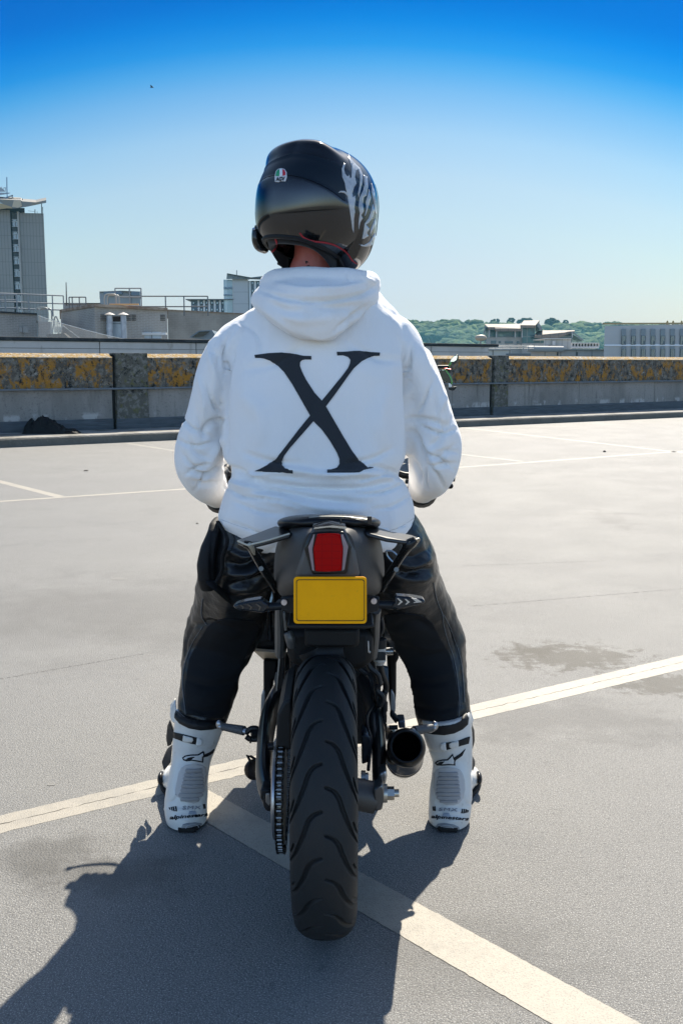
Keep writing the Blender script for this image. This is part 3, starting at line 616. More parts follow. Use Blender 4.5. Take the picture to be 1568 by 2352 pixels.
m = MB(); m.cyl(A('tw', 200, 404, Yt), A('tw', 352, 404, Yt), .018, n=6); m.build('antenna_bracket', dark_rail, tw)
m = MB(); m.cyl(A('tw', 225, 380, Yt), A('tw', 260, 430, Yt), .03, n=6)
m.build('antenna_bracket', dark_rail, tw)
m = MB(); m.cyl(A('tw', 128, 430, Yt), A('tw', 124, 35, Yt), .05, .03, n=6); m.cyl(A('tw', 119, 300, Yt), A('tw', 117, 35, Yt), .025, n=6); m.build('mast', M('blue_grey_mast', (.10, .16, .24), .5), tw)
m = MB(); fslab(m, [A('tw', x, y, Yt) for x, y in ((20, 405), (225, 335), (230, 362), (60, 408))], (0, 2, 0)); fslab(m, [A('tw', x, y, Yt) for x, y in ((-40, 300), (175, 302), (172, 316), (100, 330), (-40, 350))], (0, 3, 0)); fslab(m, [A('tw', x, y, Yt) for x, y in ((-60, 290), (0, 215), (60, 235), (95, 285))], (0, 2, 0)); m.cyl(A('tw', 0, 225, Yt), A('tw', 38, 208, Yt), .04, n=6); m.cyl(A('tw', 60, 225, Yt), A('tw', 102, 215, Yt), .04, n=6); m.cyl(A('tw', 102, 215, Yt), A('tw', 92, 290, Yt), .04, n=6)
m.build('dish_platform', M('platform_grey', (.27, .29, .30), .6), tw, smooth=False)
# grey plant block behind the middle roof
Yg = 92.
gb = thing('clad_block', 'small blue grey clad rooftop block behind the ladder hoop', 'building', colpt(280, Yg + 5))
m = MB(); prism(m, [colpt(235, Yg), colpt(284, Yg - 1), colpt(327, Yg), colpt(327, Yg + 9), colpt(235, Yg + 9)], -10, zat(671.5, Yg)); m.build('wall', M('blue_grey_clad', (.21, .225, .235), .6, layers=[dict(kind='brick', w=2.1, hgt=1.6, m=.06, off=0, col=(.13, .14, .15), lo=.3, hi=.7)]), gb, smooth=False)
for x0, x1, y1 in ((205, 285, 252), (-60, 113, 243)):
    m = MB(); p0, p1 = A('n3', x0, 215, Yg - .5), A('n3', x1, y1, Yg - .5); m.box(((p0.x + p1.x) / 2, Yg - 1, (p0.z + p1.z) / 2), (p1.x - p0.x, 1, p0.z - p1.z)); m.build('louvre', M('louvre_blue', (.09, .12, .15), .5), gb, smooth=False)
m = MB(); prism(m, [colpt(234.5, Yg - .3), colpt(284, Yg - 1.3), colpt(328, Yg - .3), colpt(328, Yg + 9), colpt(234.5, Yg + 9)], zat(671.4, Yg), zat(670, Yg)); m.build('roof', M('thin_roof', (.12, .10, .09), .7), gb, smooth=False)
m = MB(); m.cyl(A('n3', 163, 210, Yg + 3), A('n3', 163, 170, Yg + 3), .05, n=5); m.build('aerial', dark_rail, gb)
# flats behind the rider's left shoulder
Yh = 150.
fl_ = thing('block_of_flats', 'pale flats with a glazed corner and white fins by the left shoulder of the rider', 'building', colpt(560, Yh + 8))
wh = M('render_white', (.36, .37, .37), .7, layers=[dict(kind='brick', w=3.2, hgt=1.7, m=.06, off=0, col=(.28, .285, .29), lo=.3, hi=.7)])
def nb3(x, y, yy=Yh): return A('n3', x, y, yy)
def pane(mb, x0, y0, x1, y1, yy, d=.4, k='n3'):
    a, b = A(k, x0, y0, yy), A(k, x1, y1, yy); mb.box(((a.x + b.x) / 2, yy + d / 2, (a.z + b.z) / 2), (abs(b.x - a.x), d, abs(a.z - b.z))); return mb
zb = -12
def blk(mb, x0, x1, ytop, yy, dep=14, k='n3'):
    a, b = A(k, x0, ytop, yy), A(k, x1, ytop, yy); pa, pb = Vector((a.x, yy, 0)), Vector((b.x, yy, 0)); return prism(mb, [pa, pb, rbk(pb, dep), rbk(pa, dep)], zb, a.z)
m = MB(); blk(m, 1158, 1308, 84, Yh); m.build('core_tower', wh, fl_, smooth=False)
m = MB(); blk(m, 1072, 1157.5, 93, Yh + .5); gl = m.build('glazed_corner', M('blue_glass_wall', (.13, .22, .27), .12, spec=.9, layers=[dict(kind='brick', w=1.55, hgt=2.9, m=.07, off=0, col=(.45, .5, .5), lo=.3, hi=.7, amt=.7), dict(scale=.5, col=(.25, .36, .40), lo=.45, hi=.6, amt=.5)]), fl_, smooth=False)
for y0, y1 in ((165, 182), (234, 246)): m = MB(); pane(m, 1072, y0, 1157, y1, Yh + .25, .2); m.build('spandrel', M('spandrel_blue', (.12, .17, .22), .5), fl_, smooth=False)
m = MB(); blk(m, 1308.5, 1700, 104, Yh + .6); m.build('fin_wing', M('wing_dark', (.10, .13, .16), .6), fl_, smooth=False)
for x in (1316, 1366, 1418, 1470, 1522): m = MB(); pane(m, x, 106, x + 22, 400, Yh + .2, .35); m.build('fin', M('fin_white', (.52, .54, .54), .6), fl_, smooth=False)
for x in (1340, 1392, 1444, 1496):
    for y in (110, 184, 258): m = MB(); pane(m, x + 2, y, x + 22, y + 34, Yh + .45, .1); f_ = m.build('window', M('frame_dark', (.04, .05, .06), .5), fl_, smooth=False); m = MB(); pane(m, x + 6, y + 5, x + 18, y + 28, Yh + .38, .05); m.build('pane', M('sky_glass', (.20, .30, .36), .1, spec=.9), f_, smooth=False)
m = MB(); fslab(m, [nb3(x, y, Yh - .6) for x, y in ((1105, 33), (1180, 48), (1325, 72), (1700, 30), (1700, 104), (1308, 88), (1100, 88))], (0, 12, 0)); m.build('roof', M('roof_grey_green', (.16, .18, .18), .7), fl_, smooth=False)
m = MB(); fslab(m, [nb3(x, y, Yh - 1.) for x, y in ((1105, 31), (1180, 44), (1340, 72), (1420, 72), (1700, 22), (1700, 30), (1420, 78), (1320, 80), (1180, 52), (1105, 38))], (0, 1, 0)); m.build('fascia', M('roof_edge_dark', (.05, .05, .045), .6), fl_, smooth=False)
m = MB(); m.cyl(nb3(1199, 50), nb3(1199, 2), .06, n=5); [m.cyl(nb3(1150 + q * 50, 45 + q * 10, Yh - 1.2), nb3(1170 + q * 50, 80 + q * 4, Yh - 1.2), .07, n=5) for q in range(4)]; m.build('aerial', dark_rail, fl_)
m = MB(); blk(m, 757, 1166, 287, Yh + 1.2); m.build('lower_wing', M('wing_dark', (.10, .13, .16), .6), fl_, smooth=False)
m = MB(); pane(m, 706, 279, 1172, 287, Yh, 9); m.build('canopy_roof', M('canopy_edge', (.10, .095, .09), .6), fl_, smooth=False)
for x in (822, 875, 925, 977, 1028, 1080, 1150): m = MB(); pane(m, x, 288, x + 20, 420, Yh + .8, .35); m.build('fin', M('fin_white', (.5, .52, .52), .6), fl_, smooth=False)
for x in (772, 848, 900, 950, 1002, 1054, 1114):
    for y in (305, 370): m = MB(); pane(m, x, y, x + 22, y + 26, Yh + .95, .15); f_ = m.build('window', M('frame_dark', (.04, .05, .06), .5), fl_, smooth=False); m = MB(); pane(m, x + 4, y + 4, x + 18, y + 21, Yh + .88, .05); m.build('pane', M('sky_glass', (.2, .3, .36), .1), f_, smooth=False)
# glass fronted centre with the tan swept roofs, right
Yq = 135.
gc = thing('glass_centre', 'green glass building with stepped tan metal roofs below the wooded hill', 'building', colpt(1200, Yq + 10))
stone = M('pale_stone', (.30, .285, .26), .8, layers=[dict(scale=.3, col=(.24, .23, .21), lo=.45, hi=.6)])
teal = M('teal_glass', (.03, .10, .105), .2, spec=.4, layers=[dict(scale=.55, col=(.02, .045, .055), lo=.45, hi=.6, detail=2), dict(scale=.8, col=(.13, .22, .20), lo=.6, hi=.65, detail=1), dict(kind='brick', w=1.9, hgt=1.25, m=.07, off=0, col=(.12, .15, .15), lo=.3, hi=.7, amt=.8)])
roofm = M('tan_metal_roof', (.15, .115, .088), .7, layers=[dict(kind='brick', w=1.1, hgt=90, m=.05, off=0, col=(.10, .075, .055), lo=.3, hi=.7)])
m = MB(); blk(m, 130, 565, 360, Yq, 16, 'g5'); blk(m, 560, 830, 430, Yq - .5, 16, 'g5'); m.build('wall', stone, gc, smooth=False)
m = MB(); blk(m, 165, 562, 250, Yq + .3, 14, 'g5'); m.build('glazing', teal, gc, smooth=False)
m = MB(); blk(m, 568, 722, 212, Yq - .3, 14, 'g5'); m.build('stair_glazing', teal, gc, smooth=False)
m = MB(); blk(m, 706, 1165, 338, Yq + .3, 14, 'g5'); m.build('glazing', teal, gc, smooth=False)
m = MB(); fslab(m, [A('g5', x, y, Yq + 1) for x, y in ((1000, 340), (1100, 300), (1168, 296), (1172, 430), (1000, 430))], (0, 12, 0)); fslab(m, [A('g5', x, y, Yq + 1) for x, y in ((1172, 320), (1285, 400), (1285, 430), (1172, 430))], (0, 12, 0)); fslab(m, [A('g5', x, y, Yq + .5) for x, y in ((722, 212), (745, 205), (775, 270), (725, 300))], (0, 12, 0)); fslab(m, [A('g5', x, y, Yq + .5) for x, y in ((108, 220), (165, 240), (165, 360), (108, 430))], (0, 12, 0)); m.build('gable_glazing', M('teal_glass_b', (.12, .2, .2), .15, spec=.9, layers=[dict(scale=.8, col=(.24, .36, .34), lo=.5, hi=.58)]), gc, smooth=False)
def sroof(pts, off=(0, 0, 0), th=.35):
    mm = MB(); fslab(mm, [A('g5', x, y, yy) for x, y, yy in pts], (0, 0, -th)); return mm.build('roof', roofm, gc, smooth=False)
sroof([(112, 200, Yq + 13), (545, 197, Yq + 13), (560, 255, Yq - 1.5), (240, 255, Yq - 1.5), (232, 236, Yq - 1.2), (152, 236, Yq - 1.2)])
sroof([(585, 157, Yq + 12), (772, 154, Yq + 12), (725, 214, Yq - 1.8), (542, 212, Yq - 1.8)])
sroof([(745, 277, Yq + 12), (1000, 275, Yq + 12), (1196, 274, Yq + 12), (1196, 285, Yq + 3), (1120, 290, Yq - 1), (1080, 300, Yq - 1.5), (1000, 335, Yq - 1.7), (713, 335, Yq - 1.7)])
m = MB()
for pl in (((745, 200), (772, 190), (812, 265), (805, 275), (775, 270)), ((1172, 305), (1190, 300), (1310, 395), (1305, 402), (1285, 400)), ((95, 320), (118, 225), (128, 232), (108, 322))): fslab(m, [A('g5', x, y, Yq - 1) for x, y in pl], (0, 13, 0))
m.build('gable_trim', M('gable_grey', (.13, .14, .145), .5), gc, smooth=False)
m = MB()
for x in (165, 252, 478, 560, 1165): pane(m, x, 250 if x < 1000 else 300, x + 9, 362, Yq - .9, .5, 'g5')
m.build('column', M('column_grey', (.30, .31, .31), .5), gc, smooth=False)
for x0, y0, x1, y1 in ((188, 400, 250, 470), (280, 405, 308, 432), (356, 407, 453, 433), (500, 405, 530, 435)): m = MB(); pane(m, x0, y0, x1, y1, Yq - .08, .1, 'g5'); m.build('window', M('deep_window', (.05, .08, .09), .2), gc, smooth=False)
# plant cabin and low fascia wall in front
pc = thing('plant_cabin', 'ribbed pale grey plant cabin in front of the glass building', 'cabin', A('g5', 990, 480, 110))
m = MB(); blk(m, 826, 1155, 378, 110, 5, 'g5'); m.build('wall', M('ribbed_grey', (.33, .33, .31), .6, layers=[dict(kind='brick', w=.6, hgt=30, m=.06, off=0, col=(.25, .25, .235), lo=.3, hi=.7), dict(scale=.4, col=(.24, .25, .21), lo=.5, hi=.65, stretch=(1, 1, .4))]), pc, smooth=False)
m = MB(); pane(m, 822, 371, 1158, 380, 109.6, 6, 'g5'); m.build('roof', M('cabin_roof', (.42, .41, .38), .6), pc, smooth=False)
m = MB(); pane(m, 932, 405, 962, 455, 109.6, .3, 'g5'); m.build('vent_box', M('box_pale', (.42, .42, .40), .6), pc, smooth=False)
m = MB(); pane(m, 885, 458, 905, 492, 109.6, .3, 'g5'); m.build('red_box', M('box_red', (.16, .06, .05), .6), pc, smooth=False)
lw = thing('low_roof', 'low pale panelled roof edge with a white pipe in front of the plant cabin', 'building', A('g5', 1000, 560, 100))
m = MB(); blk(m, 668, 1556, 514, 100, 30, 'g5'); m.build('wall', M('panel_cream', (.40, .375, .335), .8, layers=[dict(kind='brick', w=1.55, hgt=30, m=.07, off=0, col=(.2, .19, .17), lo=.3, hi=.7), dict(scale=.4, col=(.33, .31, .29), lo=.45, hi=.6)]), lw, smooth=False)
m = MB(); pane(m, 664, 503, 1560, 514, 99.7, 2, 'g5'); m.build('coping', M('coping_pale', (.24, .23, .21), .6), lw, smooth=False)
m = MB(); m.cyl(A('g5', 625, 497, 99), A('g5', 1060, 502, 99), .3, n=10); m.build('pipe', M('white_pipe', (.3, .29, .27), .4), lw)
for x in (985, 1218): m = MB(); pane(m, x, 540, x + 14, 582, 99.9, .1, 'g5'); m.build('slot', M('slot_dark', (.05, .05, .05), .6), lw, smooth=False)
l2_ = thing('low_roof', 'small cream panelled roof edge beside the end of the dark cap', 'building', A('g5', 300, 560, 96))
m = MB(); blk(m, 150, 432, 516, 96, 20, 'g5'); m.build('wall', M('panel_cream_b', (.42, .39, .34), .8, layers=[dict(kind='brick', w=1.6, hgt=30, m=.08, off=0, col=(.2, .18, .15), lo=.3, hi=.7)]), l2_, smooth=False)
m = MB(); pane(m, 148, 510, 436, 516, 95.8, 1, 'g5'); m.build('coping', M('coping_pale', (.24, .23, .21), .6), l2_, smooth=False)
m = MB(); blk(m, 370, 668, 555, 90, 8, 'g5'); dk = m.build('roof_upstand', M('roof_slate', (.09, .095, .10), .7), smooth=False); tag(dk, 'low dark roof upstand between the two cream roof edges', 'roof edge')
rail('guard_rail', 'white guard rail in front of the glass building', [A('g5', x, 515, 98) for x in (160, 240, 330, 420, 500, 580, 640, 705)], [.16, .30, .45], grey_rail, .025)
co = thing('colonnade', 'small white open sided roof structure right of the plant cabin', 'roof structure', A('g5', 1320, 480, 118))
m = MB(); pane(m, 1155, 425, 1490, 434, 118, 3, 'g5'); pane(m, 1155, 470, 1490, 492, 118, 3, 'g5'); m.build('slab', M('colonnade_white', (.46, .45, .42), .7), co, smooth=False)
m = MB(); [pane(m, 1160 + q * 36, 434, 1170 + q * 36, 470, 118.2, .4, 'g5') for q in range(10)]; m.build('column', M('colonnade_white', (.46, .45, .42), .7), co, smooth=False)
m = MB(); pane(m, 1160, 434, 1480, 470, 119.5, .1, 'g5'); m.build('screen', M('screen_brown', (.12, .10, .08), .7), co, smooth=False)
sl = thing('floodlight', 'single floodlight on a short post beside the glass building', 'floodlight', A('g5', 63, 450, 90)); m = MB(); m.cyl(A('g5', 63, 450, 90), A('g5', 63, 372, 90), .07, n=6); m.build('post', M('post_grey', (.2, .2, .19), .5), sl); m = MB(); m.sphere(A('g5', 66, 366, 90), (.55, .4, .28), 10, 6); m.build('lamp_head', M('lamp_tan', (.36, .28, .2), .5), sl)
# white building far right
Yw = 92.
wb = thing('clad_building', 'white panelled building with two rows of tall narrow windows at the right edge', 'building', colpt(1480, Yw + 8))
wcl = M('white_cladding', (.37, .35, .335), .7, layers=[dict(kind='brick', w=.62, hgt=.31, m=.014, off=0, loc=(0, 0, .1), rot=(0, 0, 0), col=(.33, .335, .36), lo=.3, hi=.7, amt=.75), dict(scale=.2, col=(.33, .315, .30), lo=.45, hi=.6)])
a, b = A('g6', 277, 305, Yw), A('g6', 2400, 272, Yw - 1.0)
WYAW = math.atan2(-1.0, b.x - a.x)
m = MB(); m.add([(a.x, a.y, zb), (b.x, b.y, zb), (b.x * 1.2, b.y + 18, zb), (a.x * (a.y + 18) / a.y, a.y + 18, zb), (a.x, a.y, a.z), (b.x, b.y, a.z + .2), (b.x * 1.2, b.y + 18, a.z + .2), (a.x * (a.y + 18) / a.y, a.y + 18, a.z)], [(3, 2, 1, 0), (4, 5, 6, 7), (0, 1, 5, 4), (1, 2, 6, 5), (2, 3, 7, 6), (3, 0, 4, 7)]); m.build('wall', wcl, wb, smooth=False)
m = MB(); q = (b.x - a.x); m.box(((a.x + b.x) / 2, a.y - .5 + .2, a.z + .22), (q + .3, .6, .12), Matrix.Rotation(WYAW, 3, 'Z')); m.build('roof_edge', M('ochre_edge', (.30, .21, .09), .6), wb, smooth=False)
m = MB(); m.box(((a.x + b.x) / 2, a.y - .55, A('g6', 0, 622, Yw).z), (q, .12, .14), Matrix.Rotation(WYAW, 3, 'Z')); m.build('string_course', M('course_white', (.58, .58, .6), .6), wb, smooth=False)
for i in range(12):
    x = 555 + 160.5 * i
    for (yt, ym, yb) in ((350, 462, 612), (640, 680, 830)):
        yy = Yw - .30 - i * .0756
        m = MB(); pane(m, x, yt, x + 68, ym, yy, .1, 'g6'); lv = m.build('louvre', M('louvre_grey', (.17, .185, .195), .6, layers=[dict(kind='brick', w=50, hgt=.12, m=.02, off=0, col=(.15, .17, .19), lo=.3, hi=.7)]), wb, smooth=False)
        m = MB(); pane(m, x, ym, x + 68, yb, yy, .1, 'g6'); w_ = m.build('window', M('window_frame_dark', (.07, .08, .085), .5), wb, smooth=False)
        m = MB(); pane(m, x + 10, ym + 8, x + 30, yb - 8, yy - .04, .03, 'g6'); pane(m, x + 38, ym + 8, x + 58, yb - 60 if yb == 612 else yb - 8, yy - .04, .03, 'g6'); m.build('pane', M('blue_pane', (.045, .07, .085), .1, spec=.9), w_, smooth=False)
m = MB(); [m.sphere(A('g6', x, 268, Yw + 1), (.12, .12, .3), 8, 5) for x in (1305, 1400, 1540, 1900)]; m.build('roof_vent', M('vent_ochre', (.25, .18, .06), .6), wb)
TONE[0] = 1.0
# ------------------------------------------------------------------ terrain and wooded hill
m = MB(); m.add([(-3500, 35, -15), (3500, 35, -15), (3500, 5200, -15), (-3500, 5200, -15)], [(0, 1, 2, 3)]); m.add([(-3500, -800, -15.0), (3500, -800, -15.0), (3500, 34.9, -15.0), (-3500, 34.9, -15.0)], [(0, 1, 2, 3)])
tag(m.build('terrain', M('town_ground', (.12, .13, .10), .9, layers=[dict(scale=.02, col=(.2, .19, .17), lo=.45, hi=.55)]), smooth=False), kind='structure')
prof_u = [(560, 835), (760, 790), (900, 746), (960, 741.5), (1030, 739), (1100, 743.5), (1128, 746), (1235, 753), (1290, 751), (1330, 748.5), (1360, 750.5), (1385, 747), (1470, 752), (1568, 754), (1800, 775), (2300, 820)]
pu = np.array([p[0] for p in prof_u]); pv = np.array([p[1] for p in prof_u])
HY0, HY1 = 560., 900.
def hillz(x, y):
    r = x / y / .989; u = 784 + r * FPX; v = np.interp(u, pu, pv) + 2.5; zc = zat(float(v), HY1); t = min(max((y - HY0) / (HY1 - HY0), 0), 1)
    e_ = t * t * (3 - 2 * t) if y <= HY1 else max(0, 1 - (y - HY1) / 500)
    return -14.8 + (zc + 14.8) * (t ** .8 if y <= HY1 else e_) + 2 * noise.noise(Vector((x * .01, y * .01, 0)))
m = MB(); nx, ny = 90, 26
for j in range(ny + 1):
    y = HY0 - 20 + (HY1 + 480 - HY0) * j / ny
    for i in range(nx + 1):
        x = (-.13 + .85 * i / nx) * y; m.v.append((x, y, hillz(x, y)))
for j in range(ny):
    for i in range(nx): a_ = j * (nx + 1) + i; m.f.append((a_, a_ + 1, a_ + nx + 2, a_ + nx + 1))
tag(m.build('hill', M('field_green', (.10, .17, .025), .9, spec=.1, layers=[dict(scale=.02, col=(.08, .13, .03), lo=.45, hi=.6)]), angle=0), kind='structure')
fol = M('woodland_leaves', (.040, .078, .028), .9, spec=.1, layers=[dict(scale=.035, col=(.10, .15, .04), lo=.45, hi=.62, detail=4), dict(scale=.35, col=(.020, .045, .022), lo=.5, hi=.62, detail=6)], bump=(.5, 1, 1.5, 5))
bm0 = bmesh.new(); bmesh.ops.create_icosphere(bm0, subdivisions=2, radius=1); IV = [v.co.copy() for v in bm0.verts]; IF = [tuple(v.index for v in f.verts) for f in bm0.faces]; bm0.free()
rnd = random.Random(11); m = MB()
field = lambda u, v: (1232 < u < 1292 and 747 < v < 760)
for i in range(1500):
    y = HY0 + (HY1 - HY0 + 10) * rnd.random() ** .8; x = rnd.uniform(-.02, .50) * y; z = hillz(x, y); p = project([(x, y, z)]); uu, vv = float(p[0][0]), float(p[1][0])
    if field(uu, vv) or uu > 1760: continue
    r = rnd.uniform(6, 12) * (1.1 if y < 700 else .8); sd = rnd.random() * 99
    if y > 850: r *= .6
    vs = [Vector((x, y, z + r * .15)) + Vector((q.x * r * 1.1, q.y * r * 1.1, q.z * r * .78)) * (1 + .38 * noise.noise(q * 1.7 + Vector((sd, 0, 0)))+ .2 * noise.noise(q * 4.5 + Vector((sd, 4, 0)))) for q in IV]
    m.add(vs, IF)
tag(m.build('woodland', fol, angle=0, recalc=False), 'dense green woodland covering the distant hill', 'woodland', kind='stuff')
# crown of separate skyline trees
trunkm = M('bark', (.07, .055, .04), .9)
leafm = M('tree_leaves', (.035, .065, .022), .9, spec=.1, layers=[dict(scale=.2, col=(.045, .07, .015), lo=.5, hi=.6)])
def sky_tree(label, k, xc, yc, w, h, yy=905., seed=0, thin=False):
    c = A(k, xc, yc, yy); sc = yy / FPX; W = w * SHEET[k][1] * sc / 2; H = h * SHEET[k][1] * sc / 2; rr = random.Random(seed)
    gz = hillz(c.x, yy) - 3
    t = thing('tree', label, 'tree', (c.x, yy, gz), 'trees on the hill skyline')
    mm = MB(); mm.cyl((c.x, yy, gz), (c.x, yy, c.z), W * .09, W * .04, n=8)
    for q in range(6): a_ = rr.random() * 6.28; mm.cyl((c.x, yy, c.z - H * .9), (c.x + math.cos(a_) * W * .6, yy + math.sin(a_) * W * .6, c.z + H * rr.uniform(-.2, .5)), W * .035, W * .01, n=6)
    mm.build('trunk', trunkm, t)
    mm = MB()
    for q in range(34 if not thin else 16):
        d = Vector((rr.gauss(0, 1), rr.gauss(0, 1), rr.gauss(0, 1))).normalized() * rr.uniform(.45, .85); cc = c + Vector((d.x * W, d.y * W, d.z * H)); r = W * rr.uniform(.18, .32)
        for e_ in range(46):
            n_ = Vector((rr.gauss(0, 1), rr.gauss(0, 1), rr.gauss(0, 1))).normalized(); p = cc + Vector((n_.x * r, n_.y * r, n_.z * r * .8)) * rr.uniform(.75, 1.1); s_ = r * .28
            x_, y_ = frame(n_ + Vector((rr.uniform(-.5, .5), rr.uniform(-.5, .5), .3)))
            mm.add([p - x_ * s_, p - y_ * s_ * .7, p + x_ * s_, p + y_ * s_ * .7], [(0, 1, 2, 3)])
        mm.add([cc + Vector((q_.x * r * .85, q_.y * r * .85, q_.z * r * .7)) * (1 + .4 * noise.noise(q_ * 2 + cc)) for q_ in IV[:42]], [f for f in IF if max(f) < 42] or IF[:0])
        mm.add([cc + Vector((q_.x * r * .8, q_.y * r * .8, q_.z * r * .66)) * (1 + .4 * noise.noise(q_ * 2 + cc)) for q_ in IV], IF)
    mm.build('crown', leafm, t, smooth=False, recalc=False)
sky_tree('open crowned small tree on the skyline above the left tan roof', 'g5', 245, 165, 130, 70, seed=1, thin=True)
sky_tree('rounded dark tree on the skyline just left of the highest tan roof', 'g5', 432, 160, 118, 82, seed=2)
sky_tree('wide ragged tree on the skyline partly behind the highest tan roof', 'g5', 600, 165, 200, 76, seed=3)
sky_tree('largest broad domed tree standing above the green field', 'g5', 925, 178, 205, 100, seed=4)
sky_tree('narrow round tree at the right end of the clump above the field', 'g5', 1085, 190, 95, 90, seed=5)
# ------------------------------------------------------------------ small loose things
def small(name, label, cat, u, v, w, h, mat, z=.012, seed=0):
    c = ground(u, v); m_ = MB(); m_.add([c + Vector((q.x * w, q.y * w * .8, max(q.z, -.5) * h + h * .5 + z * .5)) * 1.0 + Vector((1, 1, 0)) * w * .3 * noise.noise(q * 2 + Vector((seed, 0, 0))) for q in IV], IF)
    tag(m_.build(name, mat, angle=0), label, cat)
small('stone', 'small dark stone lying on the sunlit asphalt at the far right', 'stone', 1387, 1039, .022, .016, M('stone_dark', (.04, .04, .045), .8), seed=1)
small('dead_leaf', 'small dark dead leaf on the asphalt below the left kerb', 'leaf', 198, 1082, .028, .006, M('dead_leaf', (.06, .045, .03), .8), seed=3)
small('dead_leaf', 'tiny brown dead leaf on the asphalt just left of the rider', 'leaf', 453, 1204, .012, .004, M('dead_leaf', (.06, .045, .03), .8), seed=5)
bd = MB(); p = at(349, 200, 60); bd.sphere(p, (.11, .04, .035), 10, 6)
bd.slab([p + Vector((-.03, 0, .01)), p + Vector((.04, 0, .01)), p + Vector((.0, .22, .05)), p + Vector((-.05, .2, .05))], (0, 0, .012)); bd.slab([p + Vector((-.03, 0, .01)), p + Vector((.04, 0, .01)), p + Vector((.0, -.22, .05)), p + Vector((-.05, -.2, .05))], (0, 0, .012))
tag(bd.build('bird', M('bird_dark', (.02, .02, .03), .6)), 'tiny dark bird gliding high in the blue sky at upper left', 'bird')
# crumpled black jacket lying on the kerb
jk = MB(); jp = [(188, 652), (195, 600), (235, 545), (262, 552), (300, 520), (325, 515), (395, 545), (460, 572), (520, 612), (575, 612), (612, 630), (625, 650)]
ju = [a_[0] for a_ in jp]; jv = [a_[1] for a_ in jp]; nx, ny = 90, 34; base = ground(*S('w7', 188, 652), z=.14); rr = []
for j in range(ny + 1):
    t = j / ny
    for i in range(nx + 1):
        x = 188 + (625 - 188) * i / nx; yt = np.interp(x, ju, jv); u_, v_ = S('w7', x, 655); b0_ = ground(u_, v_, .143); u2, v2 = S('w7', x, float(yt)); hh = max(at(u2, v2, b0_.y + .25).z - .143, 0)
        e_ = math.sin(math.pi * t) ** .7; ridge = 1 + .45 * noise.noise(Vector((x * .02, t * 3, 1))) - .5 * abs(noise.noise(Vector((x * .045 + t * 2, t * 5, 4))))
        p = b0_ + Vector((0, (t - .35) * (.25 + .9 * min(hh, .4)), hh * e_ * (ridge if .02 < t < .98 else 1) * 1.06)); p.x += .04 * noise.noise(Vector((x * .03, t * 4, 7))); jk.v.append(tuple(p))
for j in range(ny):
    for i in range(nx): a_ = j * (nx + 1) + i; jk.f.append((a_, a_ + 1, a_ + nx + 2, a_ + nx + 1))
tag(jk.build('jacket', M('black_cloth', (.010, .010, .012), .75), angle=0), 'crumpled black jacket dumped on the kerb against the left of the parapet', 'jacket')
# ================================================================== RIDER
def ring_h(uL, uR, v, yc, ry, n=40, p=2.4, front=1.0):
    """horizontal body section at sheet row v, between two columns, centred at depth yc"""
    a, b = at(uL, v, yc), at(uR, v, yc); cx = (a.x + b.x) / 2; rx = (b.x - a.x) / 2; z = a.z; out = []
    for k in range(n):
        t = 2 * math.pi * k / n; c, s = math.cos(t), math.sin(t)
        out.append(Vector((cx + rx * math.copysign(abs(c) ** (2 / p), c), yc + ry * math.copysign(abs(s) ** (2 / p), s) * (front if s > 0 else 1), z)))
    return out
def body_rings(mb, rows, n=40, sub=4):
    pr = spline(rows, sub); mb.rings([ring_h(*q[:5], n=n, p=(q[5] if len(q) > 5 else 2.4)) for q in pr]); return mb
def limb(mb, rows, n=20, sub=5):
    """rows: (u, v, Y, radius px across, radius m in depth)"""
    pts = []; rad = []
    for u, v, Y, ru, ry in rows:
        p = at(u, v, Y); q = at(u + ru, v, Y); pts.append(p); rad.append((abs(q.x - p.x), ry))
    return mb.tube(pts, rad, n, sub, flat=Vector((0, 1, 0)))
person = thing('person', 'rider in a white hoodie with a large X, black leathers, white boots and black helmet', 'person', (at(740, 1230, 2.68).x, 2.68, 0))
skin = M('skin', (.50, .145, .105), .5, sss=.15, layers=[dict(scale=12, col=(.45, .11, .085), lo=.4, hi=.6)], bump=(60, .2, .003))
hood_white = M('white_fleece', (.84, .83, .825), .85, sheen=.35, layers=[dict(scale=2.5, col=(.80, .79, .78), lo=.45, hi=.65, detail=3), dict(kind='spot', scale=9, wob=1.3, loc=(.012 * 5, 0, -1.43 * 9), stretch=(5, 0, 9), lo=1.1, hi=.8, col=(.74, .68, .60), amt=.5)], bump=(420, .28, .0012, 2), bump2=(13, .45, .02, 5, (1, 1, .55)), spec=.2)
T = MB()
torso = [(640, 855, 655, 2.72, .085, 2.2), (605, 885, 690, 2.72, .10, 2.3), (558, 918, 722, 2.72, .112, 2.4), (530, 940, 765, 2.715, .126, 2.5), (514, 948, 830, 2.70, .142, 2.6), (512, 943, 910, 2.69, .152, 2.6),
         (511, 939, 1000, 2.68, .155, 2.5), (513, 935, 1050, 2.675, .158, 2.5), (530, 921, 1082, 2.67, .158, 2.4), (522, 934, 1110, 2.67, .165, 2.4), (508, 946, 1150, 2.67, .17, 2.4), (500, 951, 1190, 2.67, .172, 2.4), (528, 948, 1228, 2.67, .165, 2.3), (575, 925, 1252, 2.67, .14, 2.2)]
body_rings(T, torso)
